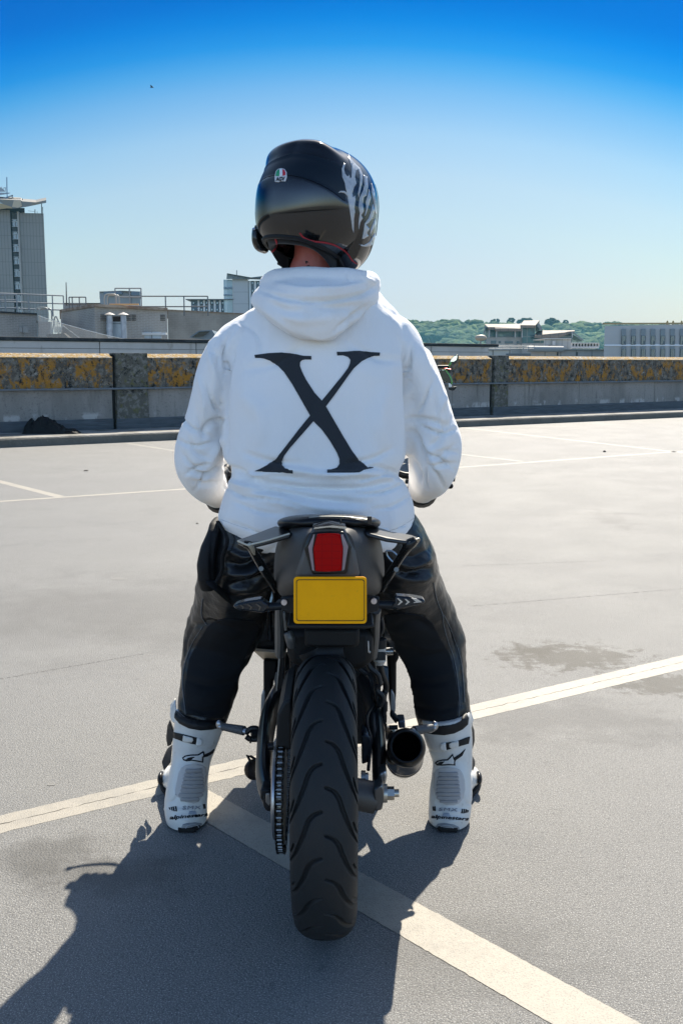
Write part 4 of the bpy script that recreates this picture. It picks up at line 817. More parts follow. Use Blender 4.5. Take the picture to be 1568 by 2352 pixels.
# sleeves
larm = [(650, 735, 2.72, 30, .05), (592, 750, 2.72, 37, .07), (543, 777, 2.71, 43, .085), (514, 812, 2.705, 42, .088), (494, 855, 2.70, 41, .086), (482, 905, 2.70, 41, .084), (471, 955, 2.71, 43, .082), (462, 1010, 2.72, 52, .082), (460, 1058, 2.735, 57, .084), (467, 1092, 2.775, 52, .075), (482, 1114, 2.84, 40, .062), (496, 1131, 2.91, 31, .05), (503, 1139, 2.96, 26, .04)]
rarm = [(805, 732, 2.72, 30, .05), (862, 745, 2.72, 38, .07), (905, 768, 2.71, 45, .085), (932, 802, 2.705, 45, .088), (954, 845, 2.70, 46, .088), (975, 900, 2.70, 48, .086), (988, 955, 2.71, 54, .084), (997, 1008, 2.72, 63, .086), (998, 1052, 2.735, 62, .084), (991, 1082, 2.775, 55, .076), (981, 1102, 2.84, 46, .064), (972, 1116, 2.91, 37, .055), (968, 1124, 2.96, 31, .045)]
limb(T, larm, 28); limb(T, rarm, 28)
# soft ridges and folds read off the cloth (px, px, metres)
FOLDS = [
    ([(418, 960), (440, 985), (470, 996)], 4, .008), ([(412, 1010), (432, 1022), (462, 1024), (498, 1012)], 4, .009), ([(425, 1090), (450, 1076), (486, 1064)], 4, .009), ([(446, 1128), (470, 1100), (500, 1082)], 4, .008), ([(470, 880), (490, 930), (508, 950)], 5, .007), ([(455, 860), (468, 920), (466, 970)], 6, -.005),
    ([(1050, 985), (1024, 996), (990, 990), (958, 976)], 4, .009), ([(1056, 1040), (1030, 1036), (1000, 1040)], 4, .007), ([(1046, 1080), (1020, 1060), (990, 1046), (960, 1020)], 4, .010), ([(1020, 1120), (1004, 1090), (980, 1066)], 4, .008), ([(1000, 870), (975, 920), (955, 950)], 5, .006), ([(1022, 900), (1010, 950), (1020, 990)], 6, -.005),
    ([(516, 1118), (560, 1140), (640, 1150), (720, 1172)], 4, .008), ([(930, 1110), (880, 1130), (800, 1138)], 4, .008), ([(546, 1084), (580, 1096), (640, 1094), (700, 1100)], 4, .009), ([(908, 1088), (860, 1096), (820, 1106)], 4, .009), ([(530, 1150), (600, 1176), (650, 1180)], 5, .005), ([(940, 1140), (900, 1164), (850, 1170)], 5, .005), ([(545, 735), (590, 770), (600, 830)], 6, .004),
    ([(536, 800), (524, 860), (520, 960), (518, 1050)], 5, .010), ([(925, 790), (934, 860), (938, 960), (932, 1050)], 5, .010), ([(478, 812), (484, 790), (500, 768)], 5, -.005), ([(484, 800), (496, 820), (500, 850)], 9, .007),
    ([(450, 930), (462, 990), (500, 1010)], 8, .005), ([(430, 1000), (450, 1040), (490, 1055)], 7, .006), ([(1040, 960), (1010, 1010), (980, 1030)], 9, .006), ([(1050, 1020), (1020, 1046), (990, 1050)], 7, .006), ([(1000, 850), (1020, 920), (1040, 1000)], 6, -.005), ([(985, 820), (1000, 900), (1012, 980)], 7, .005),
    ([(420, 1040), (440, 1070), (480, 1078)], 5, .006), ([(700, 790), (640, 830), (560, 850)], 12, .004), ([(800, 780), (860, 820), (930, 830)], 12, .004), ([(560, 1040), (620, 1060), (700, 1066)], 9, .007), ([(900, 1030), (850, 1056), (790, 1064)], 8, .007),
    # waist blouse: long wave across the back
    ([(560, 1098), (640, 1112), (740, 1122), (840, 1120), (915, 1100)], 9, .012), ([(545, 1080), (590, 1093), (660, 1092)], 7, -.008),
    ([(575, 1112), (650, 1130), (740, 1148), (850, 1158)], 10, .009), ([(560, 1130), (680, 1160), (830, 1176)], 12, -.007), ([(640, 1075), (760, 1092), (880, 1080)], 11, -.010),
    ([(838, 1076), (862, 1072), (900, 1082), (925, 1094)], 6, .008), ([(838, 1098), (880, 1096), (922, 1112)], 9, -.009), ([(520, 1072), (560, 1085), (575, 1098)], 7, .010),
    ([(522, 1105), (560, 1118), (600, 1122)], 8, -.007), ([(586, 1128), (620, 1126), (662, 1134)], 5, .007),
    ([(640, 1185), (760, 1196), (900, 1178)], 14, .004), ([(505, 1192), (590, 1222), (640, 1232)], 4, .003), ([(945, 1195), (905, 1222), (860, 1228)], 4, .003),
    # left sleeve
    ([(515, 965), (490, 968), (470, 985), (466, 1010)], 8, .010), ([(516, 1000), (492, 1040), (480, 1075)], 10, -.008), ([(430, 1078), (462, 1092), (500, 1090)], 7, .009),
    ([(515, 1062), (492, 1082), (470, 1100)], 6, .008), ([(440, 1105), (470, 1118), (505, 1108)], 7, .008), ([(480, 790), (488, 850), (486, 930)], 10, -.005), ([(508, 770), (518, 840), (514, 960)], 5, .010),
    # right sleeve
    ([(938, 962), (970, 966), (1010, 972), (1036, 985)], 8, .010), ([(940, 985), (965, 1020), (975, 1060)], 9, .008), ([(955, 1000), (990, 1050), (1000, 1085)], 11, -.007),
    ([(1052, 1066), (1010, 1070), (985, 1068)], 6, .008), ([(978, 1070), (976, 1105), (985, 1130)], 5, .006), ([(948, 790), (938, 860), (937, 950)], 5, .010), ([(975, 800), (995, 870), (1012, 940)], 10, -.005), ([(958, 740), (975, 780), (985, 830)], 6, .005), ([(942, 1050), (960, 1085), (968, 1115)], 6, .008),
    # shoulders and back
    ([(500, 770), (492, 830), (500, 900)], 8, -.004), ([(545, 740), (520, 780), (512, 830)], 9, .004), ([(880, 700), (920, 735), (935, 790)], 9, .004), ([(560, 900), (600, 960), (590, 1030)], 26, -.006), ([(890, 880), (870, 960), (880, 1030)], 24, -.005), ([(690, 800), (720, 900), (700, 1000)], 30, .004)]
def hood_disp(co, no):
    co = creases(co, no, [(p, w * .75, a_ * 1.9) for p, w, a_ in FOLDS], .5)
    return co + no * (nz(co, 7, .007, 3, (1, .6, 1)) + nz(co, 17, .0032, 8, (1, 1, .5)) - np.abs(nz(co, 11, .006, 21, (1.3, 1, .5))))[:, None]
hd = mesh_obj('hoodie', voxel(T, .0056, 3, hood_disp), hood_white, person, True, None); hd['label'] = 'white hooded sweatshirt'
# ribbed hem and cuffs
hb = bvh_of([hd])
m = MB(); body_rings(m, [(506, 950, 1196, 2.67, .168, 2.4), (530, 947, 1226, 2.67, .163, 2.3), (548, 943, 1240, 2.67, .158, 2.3), (566, 935, 1250, 2.67, .150, 2.3)])
m.build('hem', hood_white, hd, angle=None)
for nm_, rows in (('cuff', [(502, 1137, 2.94, 27, .042), (505, 1143, 2.99, 25, .04)]), ('cuff', [(969, 1122, 2.94, 33, .047), (966, 1129, 2.99, 31, .044)])):
    m = MB(); limb(m, rows, 20, 0); m.build(nm_, hood_white, hd)
# hood: a collar roll round the neck and a pouch hanging on the upper back
Hm = MB(); pth = []; rad = []
for k in range(20):
    t = 2 * math.pi * k / 20; b_ = (1 - math.sin(t)) / 2       # b_=1 at the back
    c0 = at(735, 655, 2.70); pth.append((c0.x + .128 * math.cos(t) * (1 + .0 * b_), 2.700 + .112 * math.sin(t) * 1.0, c0.z + .000 + .0 * b_)); rad.append((.030 + .008 * b_, .030 + .008 * b_))
pth.append(pth[0]); rad.append(rad[0]); Hm.tube(pth, rad, 14, 3)
def hring(v, uL, uR, yb, th, n=36, p=2.3):
    a, b = at(uL, v, yb), at(uR, v, yb); cx = (a.x + b.x) / 2; rx = (b.x - a.x) / 2; out = []
    for k in range(n):
        t = 2 * math.pi * k / n; c, s = math.cos(t), math.sin(t); xx = cx + rx * math.copysign(abs(c) ** (2 / p), c)
        wrap = .10 * (abs(xx - cx) / .16) ** 2.2 * .9
        out.append(Vector((xx, yb + wrap + th * math.copysign(abs(s) ** (2 / p), s), a.z)))
    return out
rows = [(624, 640, 820, 2.640, .030), (634, 612, 852, 2.612, .042), (652, 588, 868, 2.585, .055), (672, 572, 872, 2.568, .062), (692, 570, 866, 2.560, .062), (712, 586, 846, 2.556, .060), (732, 612, 826, 2.552, .056), (752, 640, 800, 2.549, .050), (768, 664, 780, 2.547, .042), (780, 690, 764, 2.548, .026)]
Hm.rings([hring(*q) for q in spline(rows, 4)])
HF = [([(600, 668), (660, 684), (740, 690), (830, 676), (868, 652)], 7, .011), ([(620, 648), (700, 664), (790, 660), (850, 646)], 8, -.006), ([(770, 760), (800, 735), (850, 700)], 7, .012), ([(775, 765), (790, 745), (798, 720)], 9, -.006),
      ([(590, 700), (640, 735), (672, 762)], 8, -.005), ([(640, 720), (690, 735), (760, 730)], 16, -.007), ([(612, 690), (650, 712), (690, 716)], 10, .006), ([(700, 770), (740, 776), (775, 765)], 5, -.003),
      ([(795, 622), (800, 640), (812, 650)], 3, .004), ([(830, 632), (845, 642), (862, 650)], 4, -.004), ([(700, 700), (770, 706), (830, 700)], 10, .006)]
def hoodd(co, no): return creases(co, no, [(p, w * .8, a_ * 1.5) for p, w, a_ in HF], .6) + no * (nz(co, 14, .005, 5))[:, None]
ho = mesh_obj('hood', voxel(Hm, .0052, 4, hoodd), hood_white, hd, True, None)
# printed letter X
Xp = [(463, 465), (480, 463), (530, 456), (600, 452), (640, 455), (690, 466), (712, 469), (746, 470), (747, 487), (715, 487), (700, 490), (690, 500), (689, 520), (700, 550), (720, 590), (760, 650), (800, 694), (860, 620), (900, 570), (930, 530), (940, 505), (942, 488), (930, 474), (905, 466), (876, 467), (874, 450), (905, 450), (960, 446), (1020, 446), (1050, 450), (1090, 452), (1088, 467), (1060, 468), (1030, 480), (1000, 495), (960, 530), (930, 570), (870, 655), (820, 722), (850, 775), (900, 862), (950, 945), (990, 998), (1020, 1022), (1040, 1030), (1056, 1031), (1012, 1040), (988, 1053), (960, 1055), (900, 1055), (826, 1055), (826, 1040), (850, 1039), (875, 1030), (887, 1010), (887, 985), (875, 955), (840, 895), (800, 840), (757, 797), (700, 862), (640, 930), (610, 970), (598, 1000), (600, 1020), (615, 1035), (635, 1041), (652, 1042), (654, 1056), (620, 1055), (560, 1053), (470, 1050), (463, 1046), (490, 1035), (530, 1015), (570, 985), (620, 920), (680, 842), (740, 768), (700, 697), (650, 610), (610, 550), (580, 520), (540, 492), (500, 480), (466, 479)]
decal('printed_letter', hb, [SP('H', Xp)], M('navy_print', (.046, .055, .068), .8, layers=[dict(scale=300, col=(.07, .09, .13), lo=.6, hi=.7, amt=.5)], sheen=.2), hd, .0026, 4)
for q in ([(504, 1192), (560, 1212), (622, 1228)], [(950, 1190), (915, 1212), (865, 1226)]): decal('seam', hb, [stroke(q, 1.3)], M('seam_pale_grey', (.64, .63, .62), .9), hd, .0006, 6)  # hem stitching, a little greyer than the fleece
# neck stays part of the continuous body under the clothes
Bd = MB(); body_rings(Bd, [(668, 800, 600, 2.70, .062, 2), (664, 790, 622, 2.70, .064, 2), (650, 830, 680, 2.70, .07, 2), (590, 880, 745, 2.71, .085, 2.2), (575, 880, 850, 2.70, .10, 2.2), (580, 870, 1000, 2.68, .10, 2.2), (560, 900, 1180, 2.68, .12, 2.3), (590, 900, 1240, 2.68, .11, 2.2)])
head_c = at(728, 480, 2.69)
Bd.sphere(head_c, (.078, .095, .118), 20, 12); Bd.tube([head_c + Vector((0, 0, -.05)), at(730, 610, 2.70), at(730, 660, 2.70)], [(.06, .062), (.064, .064), (.07, .07)], 18, 4)
def shrink(rows, k): return [(u, v, Y, ru * k, ry * k) for u, v, Y, ru, ry in rows]
limb(Bd, shrink(larm[3:], .48), 14); limb(Bd, shrink(rarm[3:], .48), 14); limb(Bd, [(700, 742, 2.71, 40, .06)] + shrink(larm[2:5], .5), 14); limb(Bd, [(760, 742, 2.71, 40, .06)] + shrink(rarm[2:5], .5), 14)
lleg = [(600, 1215, 2.68, 88, .125), (560, 1275, 2.70, 92, .13), (541, 1345, 2.76, 86, .12), (524, 1410, 2.82, 86, .108), (505, 1470, 2.85, 84, .098), (487, 1530, 2.83, 74, .09), (475, 1590, 2.79, 66, .084), (465, 1635, 2.76, 61, .079), (459, 1674, 2.74, 57, .074)]
rleg = [(875, 1215, 2.68, 88, .125), (908, 1275, 2.70, 90, .13), (930, 1345, 2.76, 82, .12), (958, 1410, 2.82, 83, .108), (985, 1470, 2.85, 82, .098), (1003, 1530, 2.83, 71, .09), (1010, 1590, 2.79, 65, .084), (1014, 1635, 2.76, 62, .079), (1018, 1672, 2.74, 58, .074)]
limb(Bd, shrink(lleg[:6], .8) + shrink(lleg[6:], .62), 18); limb(Bd, shrink(rleg[:6], .8) + shrink(rleg[6:], .62), 18)
for (u, v) in ((440, 1850), (1040, 1850)): Bd.tube([at(u + (15 if u < 700 else -20), 1720, 2.73), at(u, 1800, 2.70), at(u - (25 if u < 700 else -25), 1858, 2.84)], [(.036, .036), (.028, .03), (.022, .022)], 12, 4)
bo = mesh_obj('body', voxel(Bd, .009, 3), skin, person, True, None); tag(bo, 'bare pink back of the neck with a small tattoo')
decal('tattoo', bvh_of([bo]), [SP('h', p) for p in ([(655, 1310), (675, 1312), (688, 1330), (672, 1325), (668, 1340), (658, 1336)], [(665, 1360), (690, 1350), (700, 1368), (712, 1385), (668, 1388)])], M('tattoo_ink', (.05, .03, .035), .6), bo, .0006, 4)
# trousers
leather = M('black_leather', (.014, .015, .017), .30, coat=.22, spec=.25, layers=[dict(scale=8, col=(.036, .036, .038), lo=.45, hi=.65)], bump=(170, .25, .002, 3), bump2=(26, .5, .012, 5, (.6, 1, 1.3)), rlayers=dict(scale=6, lo=.4, hi=.65, to=.42))
stretchm = M('black_stretch', (.016, .018, .022), .8, spec=.2, bump=(500, .3, .001, 2))
P = MB(); body_rings(P, [(545, 925, 1190, 2.67, .15, 2.4), (540, 935, 1225, 2.67, .158, 2.4), (548, 930, 1270, 2.70, .15, 2.3), (600, 880, 1330, 2.72, .12, 2.2)])
limb(P, lleg, 28); limb(P, rleg, 28)
PF = [([(515, 1290), (560, 1300), (625, 1262)], 9, .014), ([(520, 1262), (565, 1278), (600, 1262)], 8, -.010), ([(512, 1320), (570, 1315), (620, 1290)], 9, -.010), ([(520, 1345), (580, 1335), (632, 1300)], 8, .012), ([(530, 1358), (590, 1352), (630, 1328)], 8, -.008), ([(560, 1385), (600, 1370), (630, 1350)], 8, .006),
      ([(898, 1310), (940, 1320), (990, 1302)], 7, .012), ([(905, 1290), (950, 1302), (992, 1284)], 9, -.008), ([(915, 1270), (950, 1280), (985, 1262)], 7, .007), ([(935, 1335), (970, 1332), (995, 1322)], 8, -.005),
      ([(895, 1440), (950, 1430), (1010, 1455)], 12, .006), ([(940, 1480), (980, 1490), (1030, 1478)], 10, -.006), ([(430, 1440), (480, 1432), (560, 1450)], 10, .006), ([(940, 1560), (990, 1570), (1050, 1555)], 12, .005), ([(430, 1560), (480, 1575), (540, 1565)], 12, .005), ([(950, 1620), (1000, 1632), (1060, 1620)], 9, .005), ([(425, 1620), (470, 1635), (515, 1625)], 9, .005), ([(1030, 1430), (1042, 1470), (1052, 1520)], 5, .005), ([(445, 1430), (428, 1470), (420, 1520)], 5, .005)]
def pd(co, no): return creases(co, no, [(p, w * .75, a_ * 1.5) for p, w, a_ in PF], .6) + no * (nz(co, 8, .009, 2) + nz(co, 22, .004, 6, (.6, 1, 1.4)) - np.abs(nz(co, 15, .004, 31, (.5, 1, 1.5))))[:, None]
tr = mesh_obj('trousers', voxel(P, .006, 3, pd), leather, person, True, None); tb = bvh_of([tr])
pan = lambda k, pts: SP(k, pts)
decal('stretch_panel', tb, [pan('t', [(165, 700), (200, 670), (260, 655), (330, 662), (400, 668), (420, 700), (395, 760), (345, 860), (325, 930), (290, 1020), (262, 1130), (235, 1160), (60, 1140), (52, 1000), (75, 860), (120, 770)])], stretchm, tr, .0024, 4)
decal('stretch_panel', tb, [pan('t', [(1050, 640), (1130, 628), (1230, 640), (1290, 680), (1330, 760), (1378, 840), (1400, 930), (1418, 1050), (1412, 1150), (1400, 1190), (1225, 1160), (1200, 1100), (1160, 980), (1125, 880), (1100, 790), (1062, 700)])], stretchm, tr, .0024, 4)
for q in ([(1295, 480), (1310, 560), (1340, 640), (1345, 690), (1370, 780), (1395, 850), (1412, 940), (1425, 1080), (1420, 1180)], [(1345, 640), (1375, 700), (1420, 820), (1440, 930), (1450, 1080)], [(160, 690), (135, 640), (140, 560)], [(140, 700), (80, 800), (40, 950), (55, 1140)]): decal('seam', tb, [stroke(SP('t', q), 1.6)], M('seam_grey', (.075, .08, .085), .5), tr, .0022, 5)
# knee slider edge outboard of the right knee and left one
for (pts, nm2) in (([(1044, 1474, 2.87, 8, .03), (1052, 1500, 2.88, 12, .035), (1053, 1530, 2.87, 11, .03), (1048, 1552, 2.86, 6, .02)], 'knee_slider'), ([(444, 1470, 2.87, 6, .03), (438, 1500, 2.88, 9, .04), (436, 1530, 2.87, 8, .035), (440, 1556, 2.86, 6, .02)], 'knee_slider')):
    m = MB(); limb(m, pts, 14); m.build(nm2, M('slider_plastic', (.03, .032, .035), .4), tr)
# ------------------------------------------------------------------ gloves on the bars
glove = M('black_glove', (.012, .012, .014), .55, bump=(150, .3, .002))
GRIP = {-1: Vector((-.40, 3.18, .925)), 1: Vector((.30, 3.18, .925))}
for sgn, cu in ((-1, (503, 1142)), (1, (968, 1126))):
    g_ = GRIP[sgn]; w_ = at(cu[0], cu[1], 2.97); m = MB(); k_ = g_ + Vector((0, -.045, .018))
    m.tube([w_ + Vector((0, 0, 0)), w_.lerp(k_, .5) + Vector((0, 0, .0)), k_ + Vector((0, -.02, .0))], [(.033, .03), (.034, .027), (.043, .02)], 14, 4)
    m.tube([k_ + Vector((0, -.04, 0)), k_ + Vector((0, .0, .004)), k_ + Vector((0, .04, .002))], [(.042, .018), (.045, .017), (.043, .014)], 14, 4)
    for q in range(4):
        ox = (-.034 + .0225 * q); L = (.9, 1.0, .96, .82)[q]
        b0_ = k_ + Vector((ox, .03, .006)); m.tube([b0_, g_ + Vector((ox, .018, .030)), g_ + Vector((ox, .036 * L, .008)), g_ + Vector((ox, .028, -.018 * L)), g_ + Vector((ox, .004, -.026 * L))], [.0115, .0112, .0108, .010, .0085], 10, 4)
    m.tube([k_ + Vector((-sgn * .04, -.01, -.004)), g_ + Vector((-sgn * .052, -.012, -.02)), g_ + Vector((-sgn * .045, .012, -.03)), g_ + Vector((-sgn * .03, .02, -.028))], [.014, .0125, .011, .0095], 10, 4)
    m2 = voxel(m, .0032, 2); gl_ = mesh_obj('glove', m2, glove, person, True, None)
    m = MB(); m.tube([at(cu[0] - 2 * sgn, cu[1] + 2, 2.93), at(cu[0], cu[1] + 6, 2.98), at(cu[0] - 3 * sgn, cu[1] + 3, 3.04)], [(.043, .043), (.047, .046), (.036, .034)] if sgn > 0 else [(.037, .038), (.040, .041), (.033, .034)], 18, 4)
    m.build('gauntlet', glove, gl_)
# ------------------------------------------------------------------ helmet
HC = at(727, 478, 2.66); YAW = R(-34); ROLL = R(6); PIT = R(-2)
HR = Matrix.Rotation(YAW, 3, 'Z') @ Matrix.Rotation(ROLL, 3, 'Y') @ Matrix.Rotation(PIT, 3, 'X')
def sst(a, b, x): t = np.clip((x - a) / (b - a), 0, 1); return t * t * (3 - 2 * t)
def band_edges(a):
    return 43 + .30 * min(a, 0) - .0026 * max(a, 0) ** 2, max(19 - .0042 * a * a, 2)
def helm_pt(lon, lat, grow=0.):
    """lon: 0 = back centre, + toward the rider's right; lat: -90..90"""
    cl, sl = math.cos(lat), math.sin(lat); x = math.sin(lon) * cl; y = -math.cos(lon) * cl; z = sl
    rx, ry, rz = .145, (.163 if y < 0 else .172), (.153 if z > 0 else .172)
    e = 2.25; s = (abs(x) ** e + abs(y) ** e + abs(z) ** e) ** (-1 / e)
    la = math.degrees(lat); lo = math.degrees(lon); lo = math.hypot((lo + 180) % 360 - 180, 22) - 22; g = grow
    fade = 1 - float(sst(55, 100, lo))
    # spoiler shelf across the back, undercut below, then the lower shell
    sl_ = math.degrees(lon); sl_ = (sl_ + 180) % 360 - 180; fd = (1 - float(sst(25, 78, sl_))) * float(sst(-105, -80, sl_))
    e0_, cb_ = band_edges(sl_)
    g += .017 * float(sst(e0_, e0_ + 14, la)) * (1 - float(sst(e0_ + 14.5, e0_ + 40, la))) * fd
    g -= .003 * float(sst(cb_, cb_ + 3, la)) * (1 - float(sst(e0_ - 3, e0_ + 1, la))) * fade
    if z < 0 and y < 0: g += -.022 * float(sst(-18, -55, la)) * (1 - .3 * fade) * 1.0
    if y > 0 and z < 0: g += .012 * float(sst(0, -40, la))
    return HC + HR @ Vector((x * (rx * s + g), y * (ry * s + g), z * (rz * s + g)))
def cutlat(lon):
    lo = math.degrees(lon); a = math.hypot((lo + 180) % 360 - 180, 10) - 10
    return R(-31 - 20 * float(sst(12, 95, a)) - 6 * float(sst(100, 170, a)))
m = MB(); NL, NA = 120, 84; rr = []
for j in range(NA + 1):
    row = []
    for i in range(NL):
        lon = 2 * math.pi * i / NL; lo_ = cutlat(lon); lat = R(89.7) + (lo_ - R(89.7)) * (j / NA); row.append(helm_pt(lon, lat))
    rr.append(row)
for t, gr in ((.35, -.004), (.6, -.012), (.6, -.03)):   # rolled lower edge
    rr.append([helm_pt(2 * math.pi * i / NL, cutlat(2 * math.pi * i / NL) - R(1.2 * t), gr) for i in range(NL)])
m.rings(rr, True); m.f = [f for f in m.f if len(f) == 4 or min(f) < NL]
shellm = M('gloss_black_shell', (.008, .009, .011), .04, spec=.62, coat=.25, rlayers=dict(scale=4, lo=.4, hi=.7, to=.09))
hm = m.build('helmet', shellm, person, angle=None); hm['label'] = 'glossy black full face helmet with pale claw like graphics'
hbv = bvh_of([hm])
# matt band across the back, and rubber edge
mattm = M('satin_blue_black', (.014, .026, .042), .36, spec=.4)
m = MB(); rr = []
for j in range(15):
    rr.append([helm_pt(R(lo), R(band_edges(lo)[1] + 1.5 + (max(band_edges(lo)[0] - band_edges(lo)[1] - 1.0, .5)) * j / 14), .0012) for lo in np.linspace(-78, 66, 80)])
NLs = 80; m.v = [tuple(p) for r_ in rr for p in r_]; m.f = [(j * NLs + i, j * NLs + i + 1, (j + 1) * NLs + i + 1, (j + 1) * NLs + i) for j in range(14) for i in range(NLs - 1)]
bnd = m.build('vent_band', mattm, hm, angle=None)
m = MB(); m.tube([helm_pt(R(lo), cutlat(R(lo)) - R(.6), -.001) for lo in range(0, 361, 6)], .0065, 10, 0); m.build('edge_trim', M('rubber_trim', (.015, .016, .018), .55), hm)
# neck roll lining
lin = M('black_lining', (.013, .014, .018), .9, sheen=.2)
m = MB(); rr = []
for j in range(12):
    t = j / 11; row = []
    for i in range(72):
        lon = 2 * math.pi * i / 72; p = helm_pt(lon, cutlat(lon), -.006); c0 = HC + HR @ Vector((0, .01, -.17)); q = p.lerp(c0, .04 + .17 * t ** 1.3); a_ = abs((360 * i / 72 + 180) % 360 - 180); q = q + Vector((0, 0, -(.010 + .036 * float(sst(35, 95, a_))) * math.sin(math.pi * min(t * 1.1, 1)) ** .8)); row.append(q)
    rr.append(row)
m.rings(rr, False); ln = m.build('neck_roll', lin, hm, angle=None)
lb2_ = bvh_of([ln, hm])
for q in ([(600, 1040), (640, 1085), (720, 1118), (850, 1135), (950, 1165), (1050, 1230), (1110, 1310), (1150, 1340)], [(355, 1070), (380, 1140), (365, 1190), (330, 1225)]): decal('piping', lb2_, [stroke(SP('h', q), 3.0)], M('red_piping', (.30, .012, .02), .7), ln, .0018, 4)
# claw and feather graphic down the right side
gr = M('silver_grey_graphic', (.44, .46, .48), .25, coat=.5, layers=[dict(scale=25, col=(.30, .33, .37), lo=.45, hi=.6)])
G_ = [[(1065, 262), (1085, 320), (1130, 370), (1180, 420), (1205, 480), (1200, 560), (1180, 640), (1165, 700), (1160, 660), (1178, 560), (1178, 480), (1160, 430), (1140, 440), (1130, 500), (1145, 565), (1120, 600), (1105, 660), (1112, 700), (1130, 680), (1135, 720), (1125, 800), (1130, 840), (1120, 900), (1118, 1040), (1105, 1000), (1090, 880), (1075, 790), (1060, 700), (1045, 620), (1035, 560), (1010, 500), (1005, 420), (1025, 370), (1040, 372), (1025, 420), (1035, 470), (1060, 500), (1075, 480), (1085, 520), (1098, 500), (1098, 400), (1075, 340)],
      [(968, 655), (990, 636), (1030, 636), (1060, 660), (1060, 690), (1035, 660), (1000, 650)],
      [(1215, 480), (1248, 500), (1255, 600), (1240, 680), (1215, 700), (1205, 760), (1215, 830), (1190, 870), (1205, 900), (1180, 940), (1168, 1008), (1165, 950), (1178, 850), (1165, 790), (1175, 700), (1205, 640), (1222, 580)],
      [(1265, 620), (1285, 700), (1262, 780), (1240, 850), (1225, 880), (1240, 800), (1235, 740), (1250, 690)],
      [(1300, 760), (1322, 820), (1300, 900), (1262, 945), (1235, 960), (1270, 1000), (1245, 1045), (1260, 1070), (1220, 1095), (1200, 1100), (1215, 1030), (1225, 950), (1262, 900), (1285, 830)],
      [(1325, 900), (1335, 960), (1305, 1010), (1275, 1060), (1285, 1000), (1305, 950)],
      [(1170, 1150), (1220, 1158), (1270, 1130), (1300, 1080), (1325, 1040), (1335, 1100), (1318, 1140), (1280, 1165), (1235, 1172), (1195, 1168)],
      [(1290, 560), (1318, 640), (1330, 740), (1338, 860), (1325, 850), (1308, 740), (1292, 650)]]
decal('side_graphic', bvh_of([hm, bnd]), [SP('h', q) for q in G_], gr, hm, .0012, 5)
# small shield badge on the band
bdv = bvh_of([hm, bnd])
B0 = [(365, 550), (362, 500), (372, 450), (395, 426), (425, 420), (458, 428), (475, 455), (478, 500), (470, 530), (462, 545), (415, 542), (400, 552)]
bg_ = decal('badge', bdv, [SP('h', B0)], M('badge_silver', (.55, .57, .6), .35), hm, .0016, 4)
decal('badge_green', bdv, [SP('h', [(372, 495), (380, 455), (398, 434), (410, 432), (408, 495)])], M('badge_green', (.0, .28, .12), .35), bg_, .0026, 4)
decal('badge_white', bdv, [SP('h', [(411, 431), (438, 430), (438, 492), (409, 495)])], M('badge_white', (.72, .74, .76), .35), bg_, .0026, 4)
decal('badge_red', bdv, [SP('h', [(440, 430), (456, 438), (466, 460), (464, 490), (440, 492)])], M('badge_red', (.5, .01, .03), .35), bg_, .0026, 4)
decal('badge_letters', bdv, [], M('badge_dark', (.03, .035, .045), .4), bg_, .0028, 4, tris=[text_tris('AGV', SP('h', [(378, 505), (462, 503), (456, 540), (376, 545)]), .03)])
# intercom clipped to the lower left edge
m = MB(); p0 = A('h', 200, 1010, 2.70); ic = [(180, 1000, 2.66, 9, .022), (182, 1060, 2.665, 11, .03), (190, 1120, 2.67, 12, .032), (215, 1170, 2.68, 12, .03), (262, 1205, 2.69, 9, .022)]
limb(m, [(S('h', x, y)[0], S('h', x, y)[1], Y_, r_, d_) for x, y, Y_, r_, d_ in ic], 16); inc = m.build('intercom', M('intercom_black', (.018, .018, .02), .25, coat=.4), hm, angle=None)
m = MB(); m.cyl(A('h', 182, 985, 2.655), A('h', 196, 985, 2.65), .006, n=10); m.build('button', M('button_grey', (.06, .06, .065), .4), inc)
# visor round the front (turned away from the camera)
m = MB(); rr = []
for j in range(12): rr.append([helm_pt(R(lo), R(-12 + 44 * j / 11 - abs(180 - lo) * .06), .003) for lo in np.linspace(135, 240, 60)])
m.v = [tuple(p) for r_ in rr for p in r_]; m.f = [(j * 60 + i, j * 60 + i + 1, (j + 1) * 60 + i + 1, (j + 1) * 60 + i) for j in range(11) for i in range(59)]; m.build('visor', M('smoked_visor', (.01, .012, .016), .05, coat=1), hm, angle=None)
